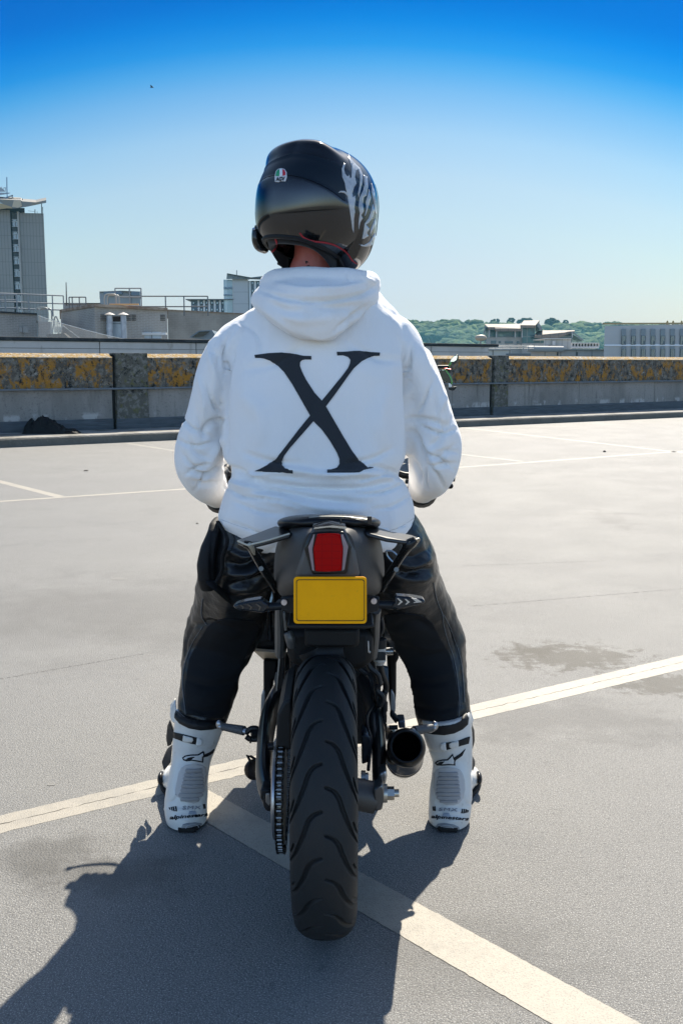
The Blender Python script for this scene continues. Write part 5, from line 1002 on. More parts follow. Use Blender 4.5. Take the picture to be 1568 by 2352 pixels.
# ------------------------------------------------------------------ boots
bw = M('white_boot_plastic', (.64, .635, .60), .33, coat=.15, layers=[dict(scale=9, col=(.52, .51, .48), lo=.5, hi=.7, detail=6), dict(scale=40, col=(.28, .27, .25), lo=.66, hi=.72, amt=.7, detail=6), dict(kind='z', lo=.06, hi=.0, col=(.42, .40, .36), amt=.6, wob=.02, wscale=20)])
bsole = M('boot_sole', (.02, .02, .021), .7); bblack = M('boot_black', (.022, .022, .024), .5); bgrey = M('boot_grey_leather', (.34, .325, .315), .75, bump=(60, .3, .003), layers=[dict(scale=14, col=(.33, .31, .30), lo=.45, hi=.65)])
def boot(side, k, label):
    """side -1 left, +1 right; k is the survey sheet for that boot"""
    mir = side
    top = (459, 1655) if side < 0 else (1021, 1657)
    m = MB()
    if side < 0: sh = [(461, 1640, 2.735, 58, .072), (457, 1665, 2.735, 56, .070), (449, 1700, 2.73, 52, .066), (440, 1740, 2.72, 46, .060), (434, 1780, 2.70, 45, .058), (430, 1815, 2.685, 48, .060), (427, 1850, 2.675, 49, .062), (429, 1880, 2.66, 47, .064), (431, 1906, 2.652, 42, .062)]
    else: sh = [(1021, 1640, 2.735, 57, .072), (1025, 1668, 2.735, 57, .070), (1032, 1705, 2.73, 53, .066), (1038, 1745, 2.72, 46, .060), (1037, 1782, 2.70, 46, .058), (1035, 1818, 2.685, 49, .060), (1033, 1852, 2.675, 49, .062), (1030, 1882, 2.66, 47, .064), (1029, 1906, 2.652, 42, .062)]
    limb(m, sh, 28, 4)
    hz = ground(sh[-1][0], 1908)
    hx = hz.x; dirx = .36 * side     # toes turn out
    foot = [(hx, 2.64, .048, .041, .044), (hx + dirx * .03, 2.72, .062, .046, .058), (hx + dirx * .11, 2.80, .056, .047, .050), (hx + dirx * .20, 2.87, .040, .048, .036), (hx + dirx * .26, 2.92, .031, .040, .027), (hx + dirx * .30, 2.95, .026, .025, .020)]
    m.tube([p[:3] for p in foot], [(p[3], p[4]) for p in foot], 22, 4)
    me = voxel(m, .0045, 4)
    def flat(co, no): co[:, 2] = np.maximum(co[:, 2], .006); return co
    displace(me, flat)
    # moulded shapes: collar edges, recessed strap slot, shin plates
    if side < 0: CR = [(SP('BL', [(430, 580), (560, 640), (700, 680), (850, 690), (905, 600)]), 2.2, .0020), (SP('BL', [(400, 700), (385, 860), (330, 960), (285, 1080), (275, 1200)]), 2.0, .003), (SP('BL', [(440, 1110), (445, 1240), (400, 1300), (340, 1305)]), 2.2, .0035), (SP('BL', [(240, 1370), (330, 1390), (480, 1400), (600, 1400), (760, 1360)]), 2.5, -.0025), (SP('BL', [(500, 1500), (640, 1510), (770, 1480)]), 3, -.002)]
    else: CR = [(SP('BR', [(710, 660), (780, 725), (900, 745), (1040, 730), (1180, 680)]), 2.2, .0020), (SP('BR', [(1190, 700), (1215, 860), (1240, 980), (1280, 1130), (1275, 1250)]), 2.0, .003), (SP('BR', [(1150, 1180), (1160, 1280), (1220, 1335), (1260, 1290)]), 2.2, .0035), (SP('BR', [(790, 1390), (930, 1420), (1080, 1420), (1230, 1370)]), 2.5, -.0025), (SP('BR', [(800, 1500), (1000, 1535), (1190, 1500)]), 3, -.002)]
    displace(me, lambda co, no: creases(co, no, CR, .8))
    bt = mesh_obj('boot', me, bw, person, True, None); bt['label'] = label; bv = bvh_of([bt])
    # sole
    mm = MB(); pr = spline([tuple(p) for p in foot], 3); L = []; Rr = []
    for q in pr: L.append((q[0] - q[3] * 1.04, q[1])); Rr.append((q[0] + q[3] * 1.04, q[1]))
    ring = [(hx - .022, 2.590)] + L + [(foot[-1][0], 2.968)] + Rr[::-1] + [(hx + .022, 2.590)]
    mm.slab([(x, y, .002) for x, y in ring], (0, 0, .012)); mm.build('sole', bsole, bt, bevel=.002)
    D = lambda name, polys, mt, off=.0016, step=5, tris=None, par=bt: decal(name, bv, polys, mt, par, off, step, tris)
    if side < 0:
        D('grey_panel', [SP('BL', [(470, 980), (500, 920), (550, 885), (640, 870), (730, 880), (775, 910), (785, 1000), (775, 1150), (745, 1230), (700, 1300), (640, 1325), (560, 1310), (500, 1280), (445, 1235), (430, 1180)])], M('panel_seam', (.50, .48, .46), .7), .0012)
        for a_, (x0, x1, y0, y1) in enumerate(((545, 735, 928, 975), (530, 742, 978, 1018), (520, 748, 1022, 1060), (512, 750, 1064, 1102), (500, 752, 1106, 1148), (492, 755, 1150, 1196), (470, 740, 1203, 1248), (490, 700, 1254, 1298))): D('padded_rib', [SP('BL', [(x0 + 14, y0), ((x0 + x1) / 2, y0 + 4), (x1 - 10, y0 - 4), (x1, (y0 + y1) / 2), (x1 - 10, y1 - 4), ((x0 + x1) / 2, y1 + 2), (x0 + 10, y1), (x0, (y0 + y1) / 2)])], bgrey, .0042, 6)
        D('collar', [SP('BL', [(440, 270), (520, 345), (640, 375), (780, 385), (900, 375), (985, 350), (990, 400), (940, 450), (850, 475), (720, 485), (590, 462), (490, 410), (435, 345)])], bblack, .004)
        D('strap', [SP('BL', [(395, 500), (440, 515), (530, 535), (680, 572), (670, 650), (530, 615), (440, 585), (385, 560)])], bblack, .003)
        D('buckle', [SP('BL', [(535, 545), (600, 562), (632, 572), (640, 600), (625, 622), (580, 620), (528, 605)])], M('buckle_white', (.62, .60, .55), .4), .0065)
        D('strap_slot', [SP('BL', [(680, 572), (715, 582), (738, 610), (735, 640), (705, 662), (668, 650)])], M('slot_white', (.70, .71, .69), .35), .003)
        st_out = [(512, 800), (540, 778), (600, 765), (690, 762), (750, 725), (765, 745), (758, 768), (830, 735), (875, 700), (860, 745), (800, 785), (752, 795), (745, 858), (680, 845), (620, 835), (560, 845), (525, 830)]
        st_in = [(530, 805), (555, 788), (610, 778), (695, 775), (745, 745), (748, 775), (735, 790), (730, 840), (690, 830), (620, 820), (640, 800), (600, 796), (570, 815), (545, 822)]
        D('star_emblem', [SP('BL', st_out)], M('emblem_black', (.012, .014, .02), .5), .002, 4); D('emblem_fill', [SP('BL', st_in)], M('emblem_white', (.58, .59, .58), .4), .003, 4); D('emblem_mark', [stroke(SP('BL', [(570, 812), (600, 800), (650, 793)]), 2.4)], M('emblem_black', (.01, .01, .01), .5), .004, 4)
        D('lettering', [], M('emblem_black', (.01, .01, .01), .5), .0022, 4, [text_tris('alpinestars', SP('BL', [(372, 1462), (800, 1430), (800, 1480), (372, 1520)]), .018, .2)])
        D('model_lettering', [], M('letter_grey', (.22, .22, .24), .5), .0022, 4, [text_tris('SMX', SP('BL', [(515, 1352), (722, 1350), (722, 1388), (515, 1395)]), .0, .1, 1.1)])
        D('heel_cup', [SP('BL', [(500, 1600), (520, 1560), (580, 1545), (660, 1540), (722, 1548), (735, 1590), (720, 1640), (680, 1665), (560, 1668), (490, 1660), (480, 1630)])], M('heel_grey', (.20, .21, .22), .4, coat=.2), .003)
        D('heel_ring', [stroke(SP('BL', [(550, 1610), (565, 1580), (615, 1565), (670, 1570), (690, 1600), (670, 1630), (610, 1640), (560, 1630), (550, 1610)]), 1.5)], M('ring_grey', (.36, .37, .38), .4), .0045, 4)
        D('vent_slot', [SP('BL', q) for q in ([(360, 1375), (372, 1368), (378, 1398), (370, 1395)], [(384, 1365), (396, 1362), (405, 1405), (394, 1402)], [(405, 1360), (418, 1358), (428, 1410), (416, 1408)], [(430, 1356), (446, 1356), (452, 1412), (440, 1412)], [(745, 1335), (765, 1328), (775, 1380), (755, 1385)])], bblack, .002, 4)
        D('heel_window', [SP('BL', [(590, 1412), (612, 1408), (655, 1408), (672, 1442), (660, 1450), (580, 1450)])], M('window_blue', (.30, .34, .40), .3), .003)
    else:
        D('grey_panel', [SP('BR', [(810, 990), (835, 950), (880, 920), (960, 912), (1050, 918), (1110, 940), (1140, 990), (1160, 1060), (1165, 1160), (1145, 1260), (1100, 1320), (1040, 1345), (960, 1345), (890, 1310), (830, 1230), (810, 1150)])], M('panel_seam', (.50, .48, .46), .7), .0012)
        for (x0, x1, y0, y1) in ((870, 1085, 968, 1012), (860, 1092, 1016, 1056), (852, 1098, 1060, 1100), (846, 1102, 1104, 1144), (842, 1108, 1148, 1190), (840, 1110, 1194, 1236), (850, 1110, 1240, 1280), (880, 1080, 1284, 1318)): D('padded_rib', [SP('BR', [(x0 + 10, y0), ((x0 + x1) / 2, y0 + 4), (x1 - 10, y0 - 2), (x1, (y0 + y1) / 2), (x1 - 10, y1 - 2), ((x0 + x1) / 2, y1 + 3), (x0 + 10, y1), (x0, (y0 + y1) / 2)])], bgrey, .0042, 6)
        D('collar', [SP('BR', [(660, 440), (760, 440), (900, 440), (1040, 420), (1120, 380), (1180, 285), (1195, 350), (1188, 420), (1130, 475), (1040, 520), (930, 540), (800, 530), (690, 500)])], bblack, .004)
        D('strap', [SP('BR', [(945, 630), (1080, 610), (1180, 570), (1215, 560), (1200, 640), (1090, 672), (955, 712)])], bblack, .003)
        D('buckle', [SP('BR', [(985, 640), (1010, 622), (1080, 608), (1084, 668), (1010, 690), (985, 672)])], M('buckle_white', (.62, .60, .55), .4), .0065)
        D('strap_slot', [SP('BR', [(945, 628), (955, 712), (915, 718), (885, 690), (888, 650), (912, 630)])], M('slot_white', (.70, .71, .69), .35), .003)
        st_out = [(825, 862), (850, 835), (900, 822), (965, 818), (1025, 755), (1040, 800), (1110, 755), (1168, 700), (1130, 780), (1060, 830), (1052, 850), (1055, 892), (980, 888), (900, 895), (850, 892)]
        st_in = [(845, 865), (870, 845), (910, 835), (972, 832), (1022, 780), (1030, 812), (1040, 830), (1038, 878), (980, 872), (910, 878), (930, 856), (900, 850), (870, 868)]
        D('star_emblem', [SP('BR', st_out)], M('emblem_black', (.01, .01, .01), .5), .002, 4); D('emblem_fill', [SP('BR', st_in)], M('emblem_white', (.6, .6, .6), .4), .003, 4); D('emblem_mark', [stroke(SP('BR', [(870, 866), (895, 852), (935, 846)]), 2.4)], M('emblem_black', (.01, .01, .01), .5), .004, 4)
        D('lettering', [], M('emblem_black', (.01, .01, .01), .5), .0022, 4, [text_tris('alpinestars', SP('BR', [(785, 1450), (1205, 1482), (1200, 1530), (785, 1505)]), .018, .2)])
        D('model_lettering', [], M('letter_grey', (.2, .2, .2), .5), .0022, 4, [text_tris('SMX', SP('BR', [(870, 1372), (1080, 1378), (1078, 1418), (870, 1408)]), .0, .1, 1.1)])
        D('heel_cup', [SP('BR', [(835, 1590), (860, 1555), (940, 1548), (1040, 1565), (1092, 1590), (1100, 1640), (1070, 1685), (960, 1690), (880, 1680), (845, 1640)])], M('heel_grey', (.2, .2, .2), .4), .003)
        D('heel_ring', [stroke(SP('BR', [(885, 1615), (905, 1582), (955, 1572), (1010, 1585), (1032, 1620), (1010, 1655), (950, 1668), (900, 1650), (885, 1615)]), 1.5)], M('ring_grey', (.3, .3, .3), .4), .0045, 4)
        D('vent_slot', [SP('BR', q) for q in ([(800, 1358), (812, 1358), (815, 1408), (803, 1405)], [(820, 1356), (830, 1356), (832, 1410), (822, 1410)], [(1128, 1388), (1140, 1388), (1132, 1438), (1120, 1436)], [(1150, 1388), (1162, 1390), (1155, 1436), (1142, 1438)], [(1172, 1390), (1184, 1394), (1176, 1430), (1164, 1434)], [(1192, 1396), (1205, 1404), (1192, 1428), (1186, 1428)])], bblack, .002, 4)
        D('heel_window', [SP('BR', [(925, 1430), (985, 1432), (1002, 1470), (995, 1478), (915, 1472), (912, 1462)])], M('window_blue', (.3, .3, .4), .3), .003)
    # buckle plate and shin trim on the outside
    K = 'BL' if side < 0 else 'BR'
    pl = [(375, 400, 2.77), (430, 540, 2.76), (385, 660, 2.76), (345, 680, 2.77), (330, 600, 2.79), (345, 470, 2.79)] if side < 0 else [(1240, 460, 2.77), (1190, 600, 2.76), (1215, 700, 2.76), (1245, 725, 2.77), (1270, 640, 2.79), (1265, 520, 2.79)]
    mm = MB(); mm.slab([A(K, *p) for p in pl], (.006 * side, .03, 0)); mm.build('buckle_plate', bblack, bt, bevel=.004)
    pl = [(395, 690, 2.74), (380, 860, 2.73), (300, 960, 2.73), (280, 870, 2.76), (300, 820, 2.78), (335, 740, 2.78)] if side < 0 else [(1205, 770, 2.74), (1225, 880, 2.73), (1255, 970, 2.73), (1285, 880, 2.76), (1245, 820, 2.78), (1215, 760, 2.78)]
    mm = MB(); mm.slab([A(K, *p) for p in pl], (.004 * side, .03, 0)); mm.build('flex_panel', bblack, bt, bevel=.003)
    mm = MB(); rim = [(380, 250, 2.76), (430, 160, 2.78), (445, 260, 2.74), (430, 420, 2.73), (395, 400, 2.76), (370, 330, 2.78)] if side < 0 else [(1190, 200, 2.78), (1220, 300, 2.76), (1250, 420, 2.75), (1225, 520, 2.76), (1190, 480, 2.73), (1180, 290, 2.74)]
    mm.slab([A(K, *p) for p in rim], (.006 * side, .04, 0)); mm.build('shin_guard', bw, bt, bevel=.004)
    # toe slider
    tx = foot[3][0] + side * .046; mm = MB(); mm.sphere((tx, 2.86, .045), (.010, .03, .018), 14, 8); mm.build('toe_slider', M('slider_black', (.02, .02, .022), .3), bt)
    return bt
boot(-1, 'BL', 'white left boot with black strap'); boot(1, 'BR', 'white right boot with black strap')
# ------------------------------------------------------------------ black hip bag on the left thigh
bag = thing('thigh_bag', 'black fabric pouch strapped on the left hip of the rider', 'bag', A('t', 200, 480, 2.66))
bagm = M('bag_cordura', (.017, .017, .019), .65, bump=(260, .4, .002, 2), layers=[dict(scale=10, col=(.03, .029, .029), lo=.5, hi=.65)])
m = MB(); rows = [(200, 160, 2.68, 8, .05), (215, 200, 2.67, 17, .075), (188, 280, 2.66, 22, .085), (172, 370, 2.655, 23, .09), (172, 440, 2.655, 22, .085), (178, 492, 2.66, 19, .07)]
pts = []; rr_ = []
for x, y, Y_, w_, d_ in rows: u, v = S('t', x, y); c = at(u, v, Y_); pts.append([Vector((c.x + (w_ / FPX * 2.66) * math.copysign(abs(math.cos(t)) ** .6, math.cos(t)), c.y + d_ * math.copysign(abs(math.sin(t)) ** .6, math.sin(t)), c.z)) for t in [2 * math.pi * k / 28 for k in range(28)]])
m.rings(pts); me = voxel(m, .006, 3, lambda co, no: creases(co, no, [(SP('t', [(195, 200), (185, 300), (182, 400), (190, 490)]), 3, .006), (SP('t', [(230, 190), (235, 300), (232, 430)]), 4, .006)], .8) + no * nz(co, 12, .005, 4)[:, None]); mesh_obj('pouch', me, bagm, bag, True, None)
m = MB(); m.tube([A('t', x, y, Y_) for x, y, Y_ in ((175, 470, 2.57), (205, 500, 2.56), (250, 540, 2.60), (300, 575, 2.66), (370, 610, 2.74))], [(.017, .004)] * 5, 10, 5); m.build('strap', M('webbing', (.02, .02, .022), .7, bump=(400, .4, .001)), bag)
m = MB(); m.tube([A('t', x, y, Y_) for x, y, Y_ in ((215, 170, 2.60), (262, 260, 2.56), (240, 350, 2.565), (235, 420, 2.57), (205, 480, 2.57))], [(.006, .003)] * 5, 10, 5); m.build('edge_binding', M('webbing', (.02, .02, .022), .7), bag)
# ================================================================== MOTORCYCLE
AY = 2.16; AX = at(748, 1820, AY).x; AZ = .312          # rear axle
bike = thing('motorcycle', 'black motorcycle with a wide rear tyre and blank yellow number plate under the rider', 'motorcycle', (AX, AY, 0))
satin = M('satin_black', (.016, .017, .019), .38, layers=[dict(scale=14, col=(.028, .028, .03), lo=.5, hi=.7)], rlayers=dict(scale=20, lo=.4, hi=.7, to=.5))
gloss = M('gloss_black', (.012, .013, .015), .08, spec=.65)
matt = M('matt_grey_cowl', (.076, .074, .073), .48, layers=[dict(scale=5, col=(.045, .044, .043), lo=.35, hi=.7)], bump=(300, .12, .001, 2), spec=.2)
plast = M('black_plastic', (.020, .021, .023), .5, bump=(200, .15, .001))
alu = M('worn_alloy', (.40, .40, .41), .32, .9, layers=[dict(scale=20, col=(.25, .25, .25), lo=.5, hi=.7)], bump=(150, .15, .001))
steel = M('zinc_steel', (.45, .43, .38), .35, .9, layers=[dict(scale=60, col=(.25, .2, .15), lo=.55, hi=.7)])
swm = M('swingarm_paint', (.020, .022, .025), .30, coat=.2, layers=[dict(scale=30, col=(.05, .048, .045), lo=.58, hi=.7, amt=.6)])
rub = M('tyre_rubber', (.032, .036, .039), .62, spec=.4, layers=[dict(scale=9, col=(.040, .038, .037), lo=.45, hi=.65), dict(scale=160, col=(.055, .05, .045), lo=.66, hi=.74, amt=.5)], bump=(450, .35, .0012, 2))
# --- rear wheel: tyre with moulded chevron grooves
rw = MB(); rw.lathe([(-.030, .055), (-.030, .035), (.030, .035), (.030, .055)], (AX, AY, AZ), (1, 0, 0), 40)
wheel = MB()
for i in range(5):
    a_ = 2 * math.pi * i / 5 + .3
    for dx in (-.012, .012): p0 = Vector((AX + dx, AY + math.cos(a_) * .03, AZ + math.sin(a_) * .03)); p1 = Vector((AX + dx * 1.6, AY + math.cos(a_ + .12 * (1 if dx > 0 else -1)) * .212, AZ + math.sin(a_ + .12 * (1 if dx > 0 else -1)) * .212)); wheel.tube([p0, p1], [(.016, .011), (.009, .009)], 10, 2)
wheel.lathe([(-.052, .038), (-.052, .0), (.052, .0), (.052, .038)], (AX, AY, AZ), (1, 0, 0), 30)
rearw = wheel.build('rear_wheel', satin, bike)
m = MB(); m.lathe([(-.066, .222), (-.066, .206), (-.03, .200), (.03, .200), (.066, .206), (.066, .222), (.055, .216), (-.055, .216)], (AX, AY, AZ), (1, 0, 0), 64); m.v.append(m.v[0]); m.v.pop()
m.f = [f for f in m.f if len(f) == 4]; n_ = 64; m.f += [(7 * n_ + k, 7 * n_ + (k + 1) % n_, (k + 1) % n_, k) for k in range(n_)]
m.build('rim', M('rim_black', (.018, .018, .02), .3, coat=.3), rearw)
def tyre(mb_name, parent, cx, cy, cz, W, Rr, nA, nP, grooves=True):
    """crown section revolved about the axle; grooves pressed into the tread"""
    npz = int(nP * 1.0); A_ = np.linspace(0, 2 * np.pi, nA, endpoint=False); a = np.linspace(-1, 1, npz)
    aa, ph = np.meshgrid(a, A_); crown = .052 * np.abs(aa) ** 2.3; x = W * np.sin(aa * np.pi / 2 * .93) / math.sin(math.pi / 2 * .93); r = Rr - crown
    if grooves:
        per = 2 * np.pi / 21; dep = np.zeros_like(aa); arc = Rr
        G = [(0, .05), (.05 * 1.5, .20), (.15 * 1.5, .31), (.32 * 1.5, .40), (.5 * 1.5, .52), (.68 * 1.5, .66), (.86 * 1.5, .86), (1.0 * 1.5, 1.04)]
        G2 = [(-.22, .70), (-.08, .76), (.06, .86), (.16, .99)]
        for sgn, off in ((1, 0.), (-1, .5)):
            for GL, wd in ((G, .0040), (G2, .0034)):
                pts = np.array([q[:2] for q in spline(GL, 4)]); L = len(pts)
                best = np.full(aa.shape, 9.)
                t0 = (((ph / per) + off) % 1.0)
                for sh in (-1, 0, 1, 2):
                    u_ = (t0 + sh) * per * arc; w_ = sgn * aa * W * 1.15
                    for i in range(L - 1):
                        p, q = pts[i] * (per * arc, W * 1.15), pts[i + 1] * (per * arc, W * 1.15); d = q - p; l2 = d @ d
                        t = np.clip(((u_ - p[0]) * d[0] + (w_ - p[1]) * d[1]) / l2, 0, 1); k_ = (i + t) / (L - 1)
                        dd = np.hypot(u_ - p[0] - t * d[0], w_ - p[1] - t * d[1]) / (wd * (.55 + .6 * np.sin(np.pi * np.clip(k_ * .9 + .08, 0, 1))))
                        best = np.minimum(best, dd)
                dep = np.maximum(dep, .0095 * (1 - np.clip((best - .65) / .35, 0, 1)))
        r = r - dep
    X = cx + x; Yp = cy + np.cos(ph) * r; Z = cz + np.sin(ph) * r
    top = np.stack([X, Yp, Z], -1)                      # nA x npz
    side = []
    for s_, idx in ((-1, 0), (1, -1)):
        pr_ = [(.99, .060), (.985, .070), (.95, .082), (.93, .092), (.88, .097)]
        side.append([(cx + s_ * W * k_, Rr - d_) for k_, d_ in pr_])
    cols = [np.stack([np.full(nA, xx), cy + np.cos(A_) * rr_, cz + np.sin(A_) * rr_], -1) for xx, rr_ in side[0][::-1]] + [top[:, i] for i in range(npz)] + [np.stack([np.full(nA, xx), cy + np.cos(A_) * rr_, cz + np.sin(A_) * rr_], -1) for xx, rr_ in side[1]]
    V = np.stack(cols, 1); K = V.shape[1]; vs = V.reshape(-1, 3); i, j = np.meshgrid(np.arange(nA), np.arange(K), indexing='ij'); i2 = (i + 1) % nA; j2 = (j + 1) % K
    f = np.stack([i * K + j, i * K + j2, i2 * K + j2, i2 * K + j], -1).reshape(-1, 4)
    me = bpy.data.meshes.new('tyre'); me.vertices.add(len(vs)); me.vertices.foreach_set('co', vs.ravel()); me.loops.add(f.size); me.loops.foreach_set('vertex_index', f.ravel())
    me.polygons.add(len(f)); me.polygons.foreach_set('loop_start', np.arange(0, f.size, 4)); me.polygons.foreach_set('loop_total', np.full(len(f), 4)); me.update(calc_edges=True); me.validate()
    b = bmesh.new(); b.from_mesh(me); bmesh.ops.recalc_face_normals(b, faces=b.faces); b.to_mesh(me); b.free()
    return mesh_obj('tyre', me, rub, parent, True, None)
tyre('rear', rearw, AX, AY, AZ, .0695, .312, 1150, 120)
# sprocket and chain on the left
cxL = at(648, 1800, AY).x
m = MB(); ring = []
for k in range(42 * 4): a_ = 2 * math.pi * k / (42 * 4); rr_ = .118 + (.006 if k % 4 in (1, 2) else 0); ring.append((math.cos(a_) * rr_, math.sin(a_) * rr_))
m.rings([[Vector((cxL + dx, AY + a, AZ + b)) for a, b in ring] for dx in (-.004, .004)]); m.build('sprocket', steel, rearw, angle=30)
m = MB(); m.lathe([(-.016, .095), (-.013, .104), (-.008, .104), (-.008, .06), (-.016, .06)], (cxL - .004, AY, AZ), (1, 0, 0), 48); m.build('sprocket_carrier', alu, rearw)
chain = MB(); rol = MB(); Rc = .128; path = []; pitch = .0150; FS = Vector((cxL, AY + .56, AZ + .05)); rf = .038
for k in range(int(math.pi * Rc / pitch) + 1): a_ = math.pi / 2 + k * pitch / Rc + .05; path.append((AY + math.cos(a_) * Rc, AZ + math.sin(a_) * Rc, a_ + math.pi / 2))
def seg(p, q):
    n__ = int(math.hypot(q[0] - p[0], q[1] - p[1]) / pitch); return [(p[0] + (q[0] - p[0]) * i / n__, p[1] + (q[1] - p[1]) * i / n__, math.atan2(q[1] - p[1], q[0] - p[0])) for i in range(1, n__ + 1)]
path += seg((AY, AZ - Rc), (FS.y, FS.z - rf)); path += seg((FS.y, FS.z + rf), (AY, AZ + Rc))
for i, (y, z, a_) in enumerate(path):
    rm = Matrix.Rotation(a_, 3, 'X')
    for dx in ((-.0085, .0085) if i % 2 else (-.0060, .0060)): chain.box((cxL + dx, y, z), (.0018, .0175, .012), rm)
    rol.cyl((cxL - .0055, y, z), (cxL + .0055, y, z), .0045, n=8)
c_ = chain.build('chain', M('chain_dark', (.04, .036, .03), .4, .7), bike, smooth=False); rol.build('roller', M('chain_bright', (.18, .175, .17), .35, 1.), c_)
# left swingarm arm
def prism_x(mb, yz, x0, x1): return mb.slab([(x0, y, z) for y, z in yz], (x1 - x0, 0, 0))
def side_poly(k, pts, x_mode=None):      # sheet (x, y, Y) points -> list of Vectors
    return [A(k, *p) for p in pts]
m = MB()
sa = [((383, 300, 2.72), .020, .030), ((300, 420, 2.62), .020, .040), ((235, 560, 2.50), .021, .045), ((207, 700, 2.42), .021, .045), ((195, 850, 2.33), .020, .042), ((190, 1000, 2.26), .019, .036), ((205, 1100, 2.20), .017, .030), ((225, 1190, 2.13), .012, .022)]
m.tube([A('c8', *p) for p, _, _ in sa], [(a, b) for _, a, b in sa], 14, 4, flat=Vector((0, 0, 1))); lsw = m.build('swingarm', swm, bike)
m = MB()
sb = [((905, 330, 2.72), .018, .030), ((955, 430, 2.62), .020, .040), ((985, 560, 2.50), .020, .042), ((1010, 700, 2.42), .020, .042), ((1022, 850, 2.33), .018, .038), ((1022, 1000, 2.26), .016, .032), ((1020, 1100, 2.20), .013, .026)]
m.tube([A('c8', *p) for p, _, _ in sb], [(a, b) for _, a, b in sb], 14, 4, flat=Vector((0, 0, 1))); rsw = m.build('swingarm', swm, bike)
m = MB(); m.slab([A('c8', x, y, Y_) for x, y, Y_ in ((985, 1105, 2.12), (1045, 1060, 2.12), (1060, 1100, 2.12), (1058, 1180, 2.12), (1045, 1250, 2.13), (992, 1262, 2.13))], (0, .05, 0)); m.build('axle_block', M('axle_grey', (.16, .16, .16), .3, .8), rsw, bevel=.004)
m = MB(); m.slab([A('c8', x, y, 2.20) for x, y in ((1030, 985), (1075, 960), (1082, 1005), (1065, 1090), (998, 1095))], (.0, .05, .0)); m.build('chain_adjuster', alu, rsw, bevel=.004)
m = MB(); m.slab([A('c8', x, y, 2.13) for x, y in ((165, 1100), (210, 1095), (255, 1110), (262, 1200), (245, 1258), (190, 1210), (165, 1165))], (0, .05, 0)); m.build('axle_block', satin, lsw, bevel=.005)
m = MB(); m.slab([A('c8', x, y, 2.12) for x, y in ((205, 1125), (235, 1120), (245, 1190), (228, 1215), (205, 1185))], (0, -.006, 0)); m.build('adjuster_plate', M('plate_bronze', (.22, .2, .18), .4, .6), lsw, bevel=.002)
m = MB(); ax = at(784, 1828, AY).z
m.cyl((AX + .05, AY, AZ), A('c8', 1000, 1160, AY), .036, n=28); m.build('hub', M('hub_grey', (.085, .08, .075), .5, .4), rearw)
nutx = A('c8', 1062, 1158, AY).x
m = MB(); m.cyl((nutx - .008, AY, AZ - .002), (nutx + .006, AY, AZ - .002), .021, n=24); m.cyl((nutx + .006, AY, AZ - .002), (nutx + .022, AY, AZ - .002), .0155, n=6); m.cyl((nutx + .022, AY, AZ - .002), (nutx + .033, AY, AZ - .002), .009, n=14); m.build('axle_nut', steel, bike, angle=30)
# brake disc, caliper and hose on the right
m = MB(); dx_ = AX + .062; m.lathe([(-.0022, .110), (.0022, .110), (.0022, .078), (-.0022, .078)], (dx_, AY, AZ), (1, 0, 0), 60); m.f = [f for f in m.f if len(f) == 4]; n_ = 60; m.f += [(3 * n_ + k, 3 * n_ + (k + 1) % n_, (k + 1) % n_, k) for k in range(n_)]; m.build('brake_disc', alu, rearw)
m = MB(); m.slab([A('c8', x, y, 2.30) for x, y in ((896, 705), (935, 700), (958, 735), (960, 830), (950, 905), (898, 925))], (0, .07, 0)); m.build('brake_caliper', M('caliper_blue_black', (.02, .03, .045), .35, coat=.3), bike, bevel=.005)
m = MB(); m.cyl(A('c8', 893, 1015, 2.24), A('c8', 946, 1015, 2.24), .012, n=6); m.cyl(A('c8', 893, 1015, 2.24), A('c8', 925, 1015, 2.24), .017, n=18); m.build('caliper_bolt', steel, bike, angle=30)
m = MB(); m.tube([A('c8', x, y, Y_) for x, y, Y_ in ((985, 420, 2.52), (988, 470, 2.46), (940, 560, 2.40), (938, 640, 2.36), (958, 720, 2.32), (955, 850, 2.30), (945, 960, 2.26))], .0042, 8, 5); m.build('brake_hose', M('hose_black', (.03, .03, .032), .4), bike)
m = MB(); m.tube([A('c8', x, y, Y_) for x, y, Y_ in ((870, 200, 2.62), (940, 260, 2.58), (985, 360, 2.54), (992, 440, 2.50), (975, 520, 2.46))], .0045, 8, 5); m.build('brake_hose', M('hose_black', (.03, .03, .032), .4), bike)
m = MB(); m.tube([A('c8', x, y, Y_) for x, y, Y_ in ((968, 560, 2.44), (975, 640, 2.40), (985, 700, 2.37), (990, 800, 2.34))], .011, 12, 4); m.build('cable_sleeve', plast, bike)
# chain guard on the left
m = MB(); m.slab([A('c8', x, y, 2.12) for x, y in ((285, 560), (330, 470), (392, 440), (392, 820), (275, 820))], (0, .25, .0)); m.build('chain_guard', plast, bike, bevel=.006)
m = MB(); m.cyl(A('c8', 222, 790, 2.30), A('c8', 262, 785, 2.30), .009, n=14); m.build('bobbin', satin, bike)
# mudguard blade against the tyre at both sides
m = MB()
for (pl, Y0_, Y1_) in (([(395, 250), (300, 380), (250, 420), (330, 340), (400, 220), (470, 160)], 2.55, 0),): m.slab([A('c8', x, y, 2.50) for x, y in pl], (0, .06, 0))
m.build('chain_run_guard', plast, bike, bevel=.003)
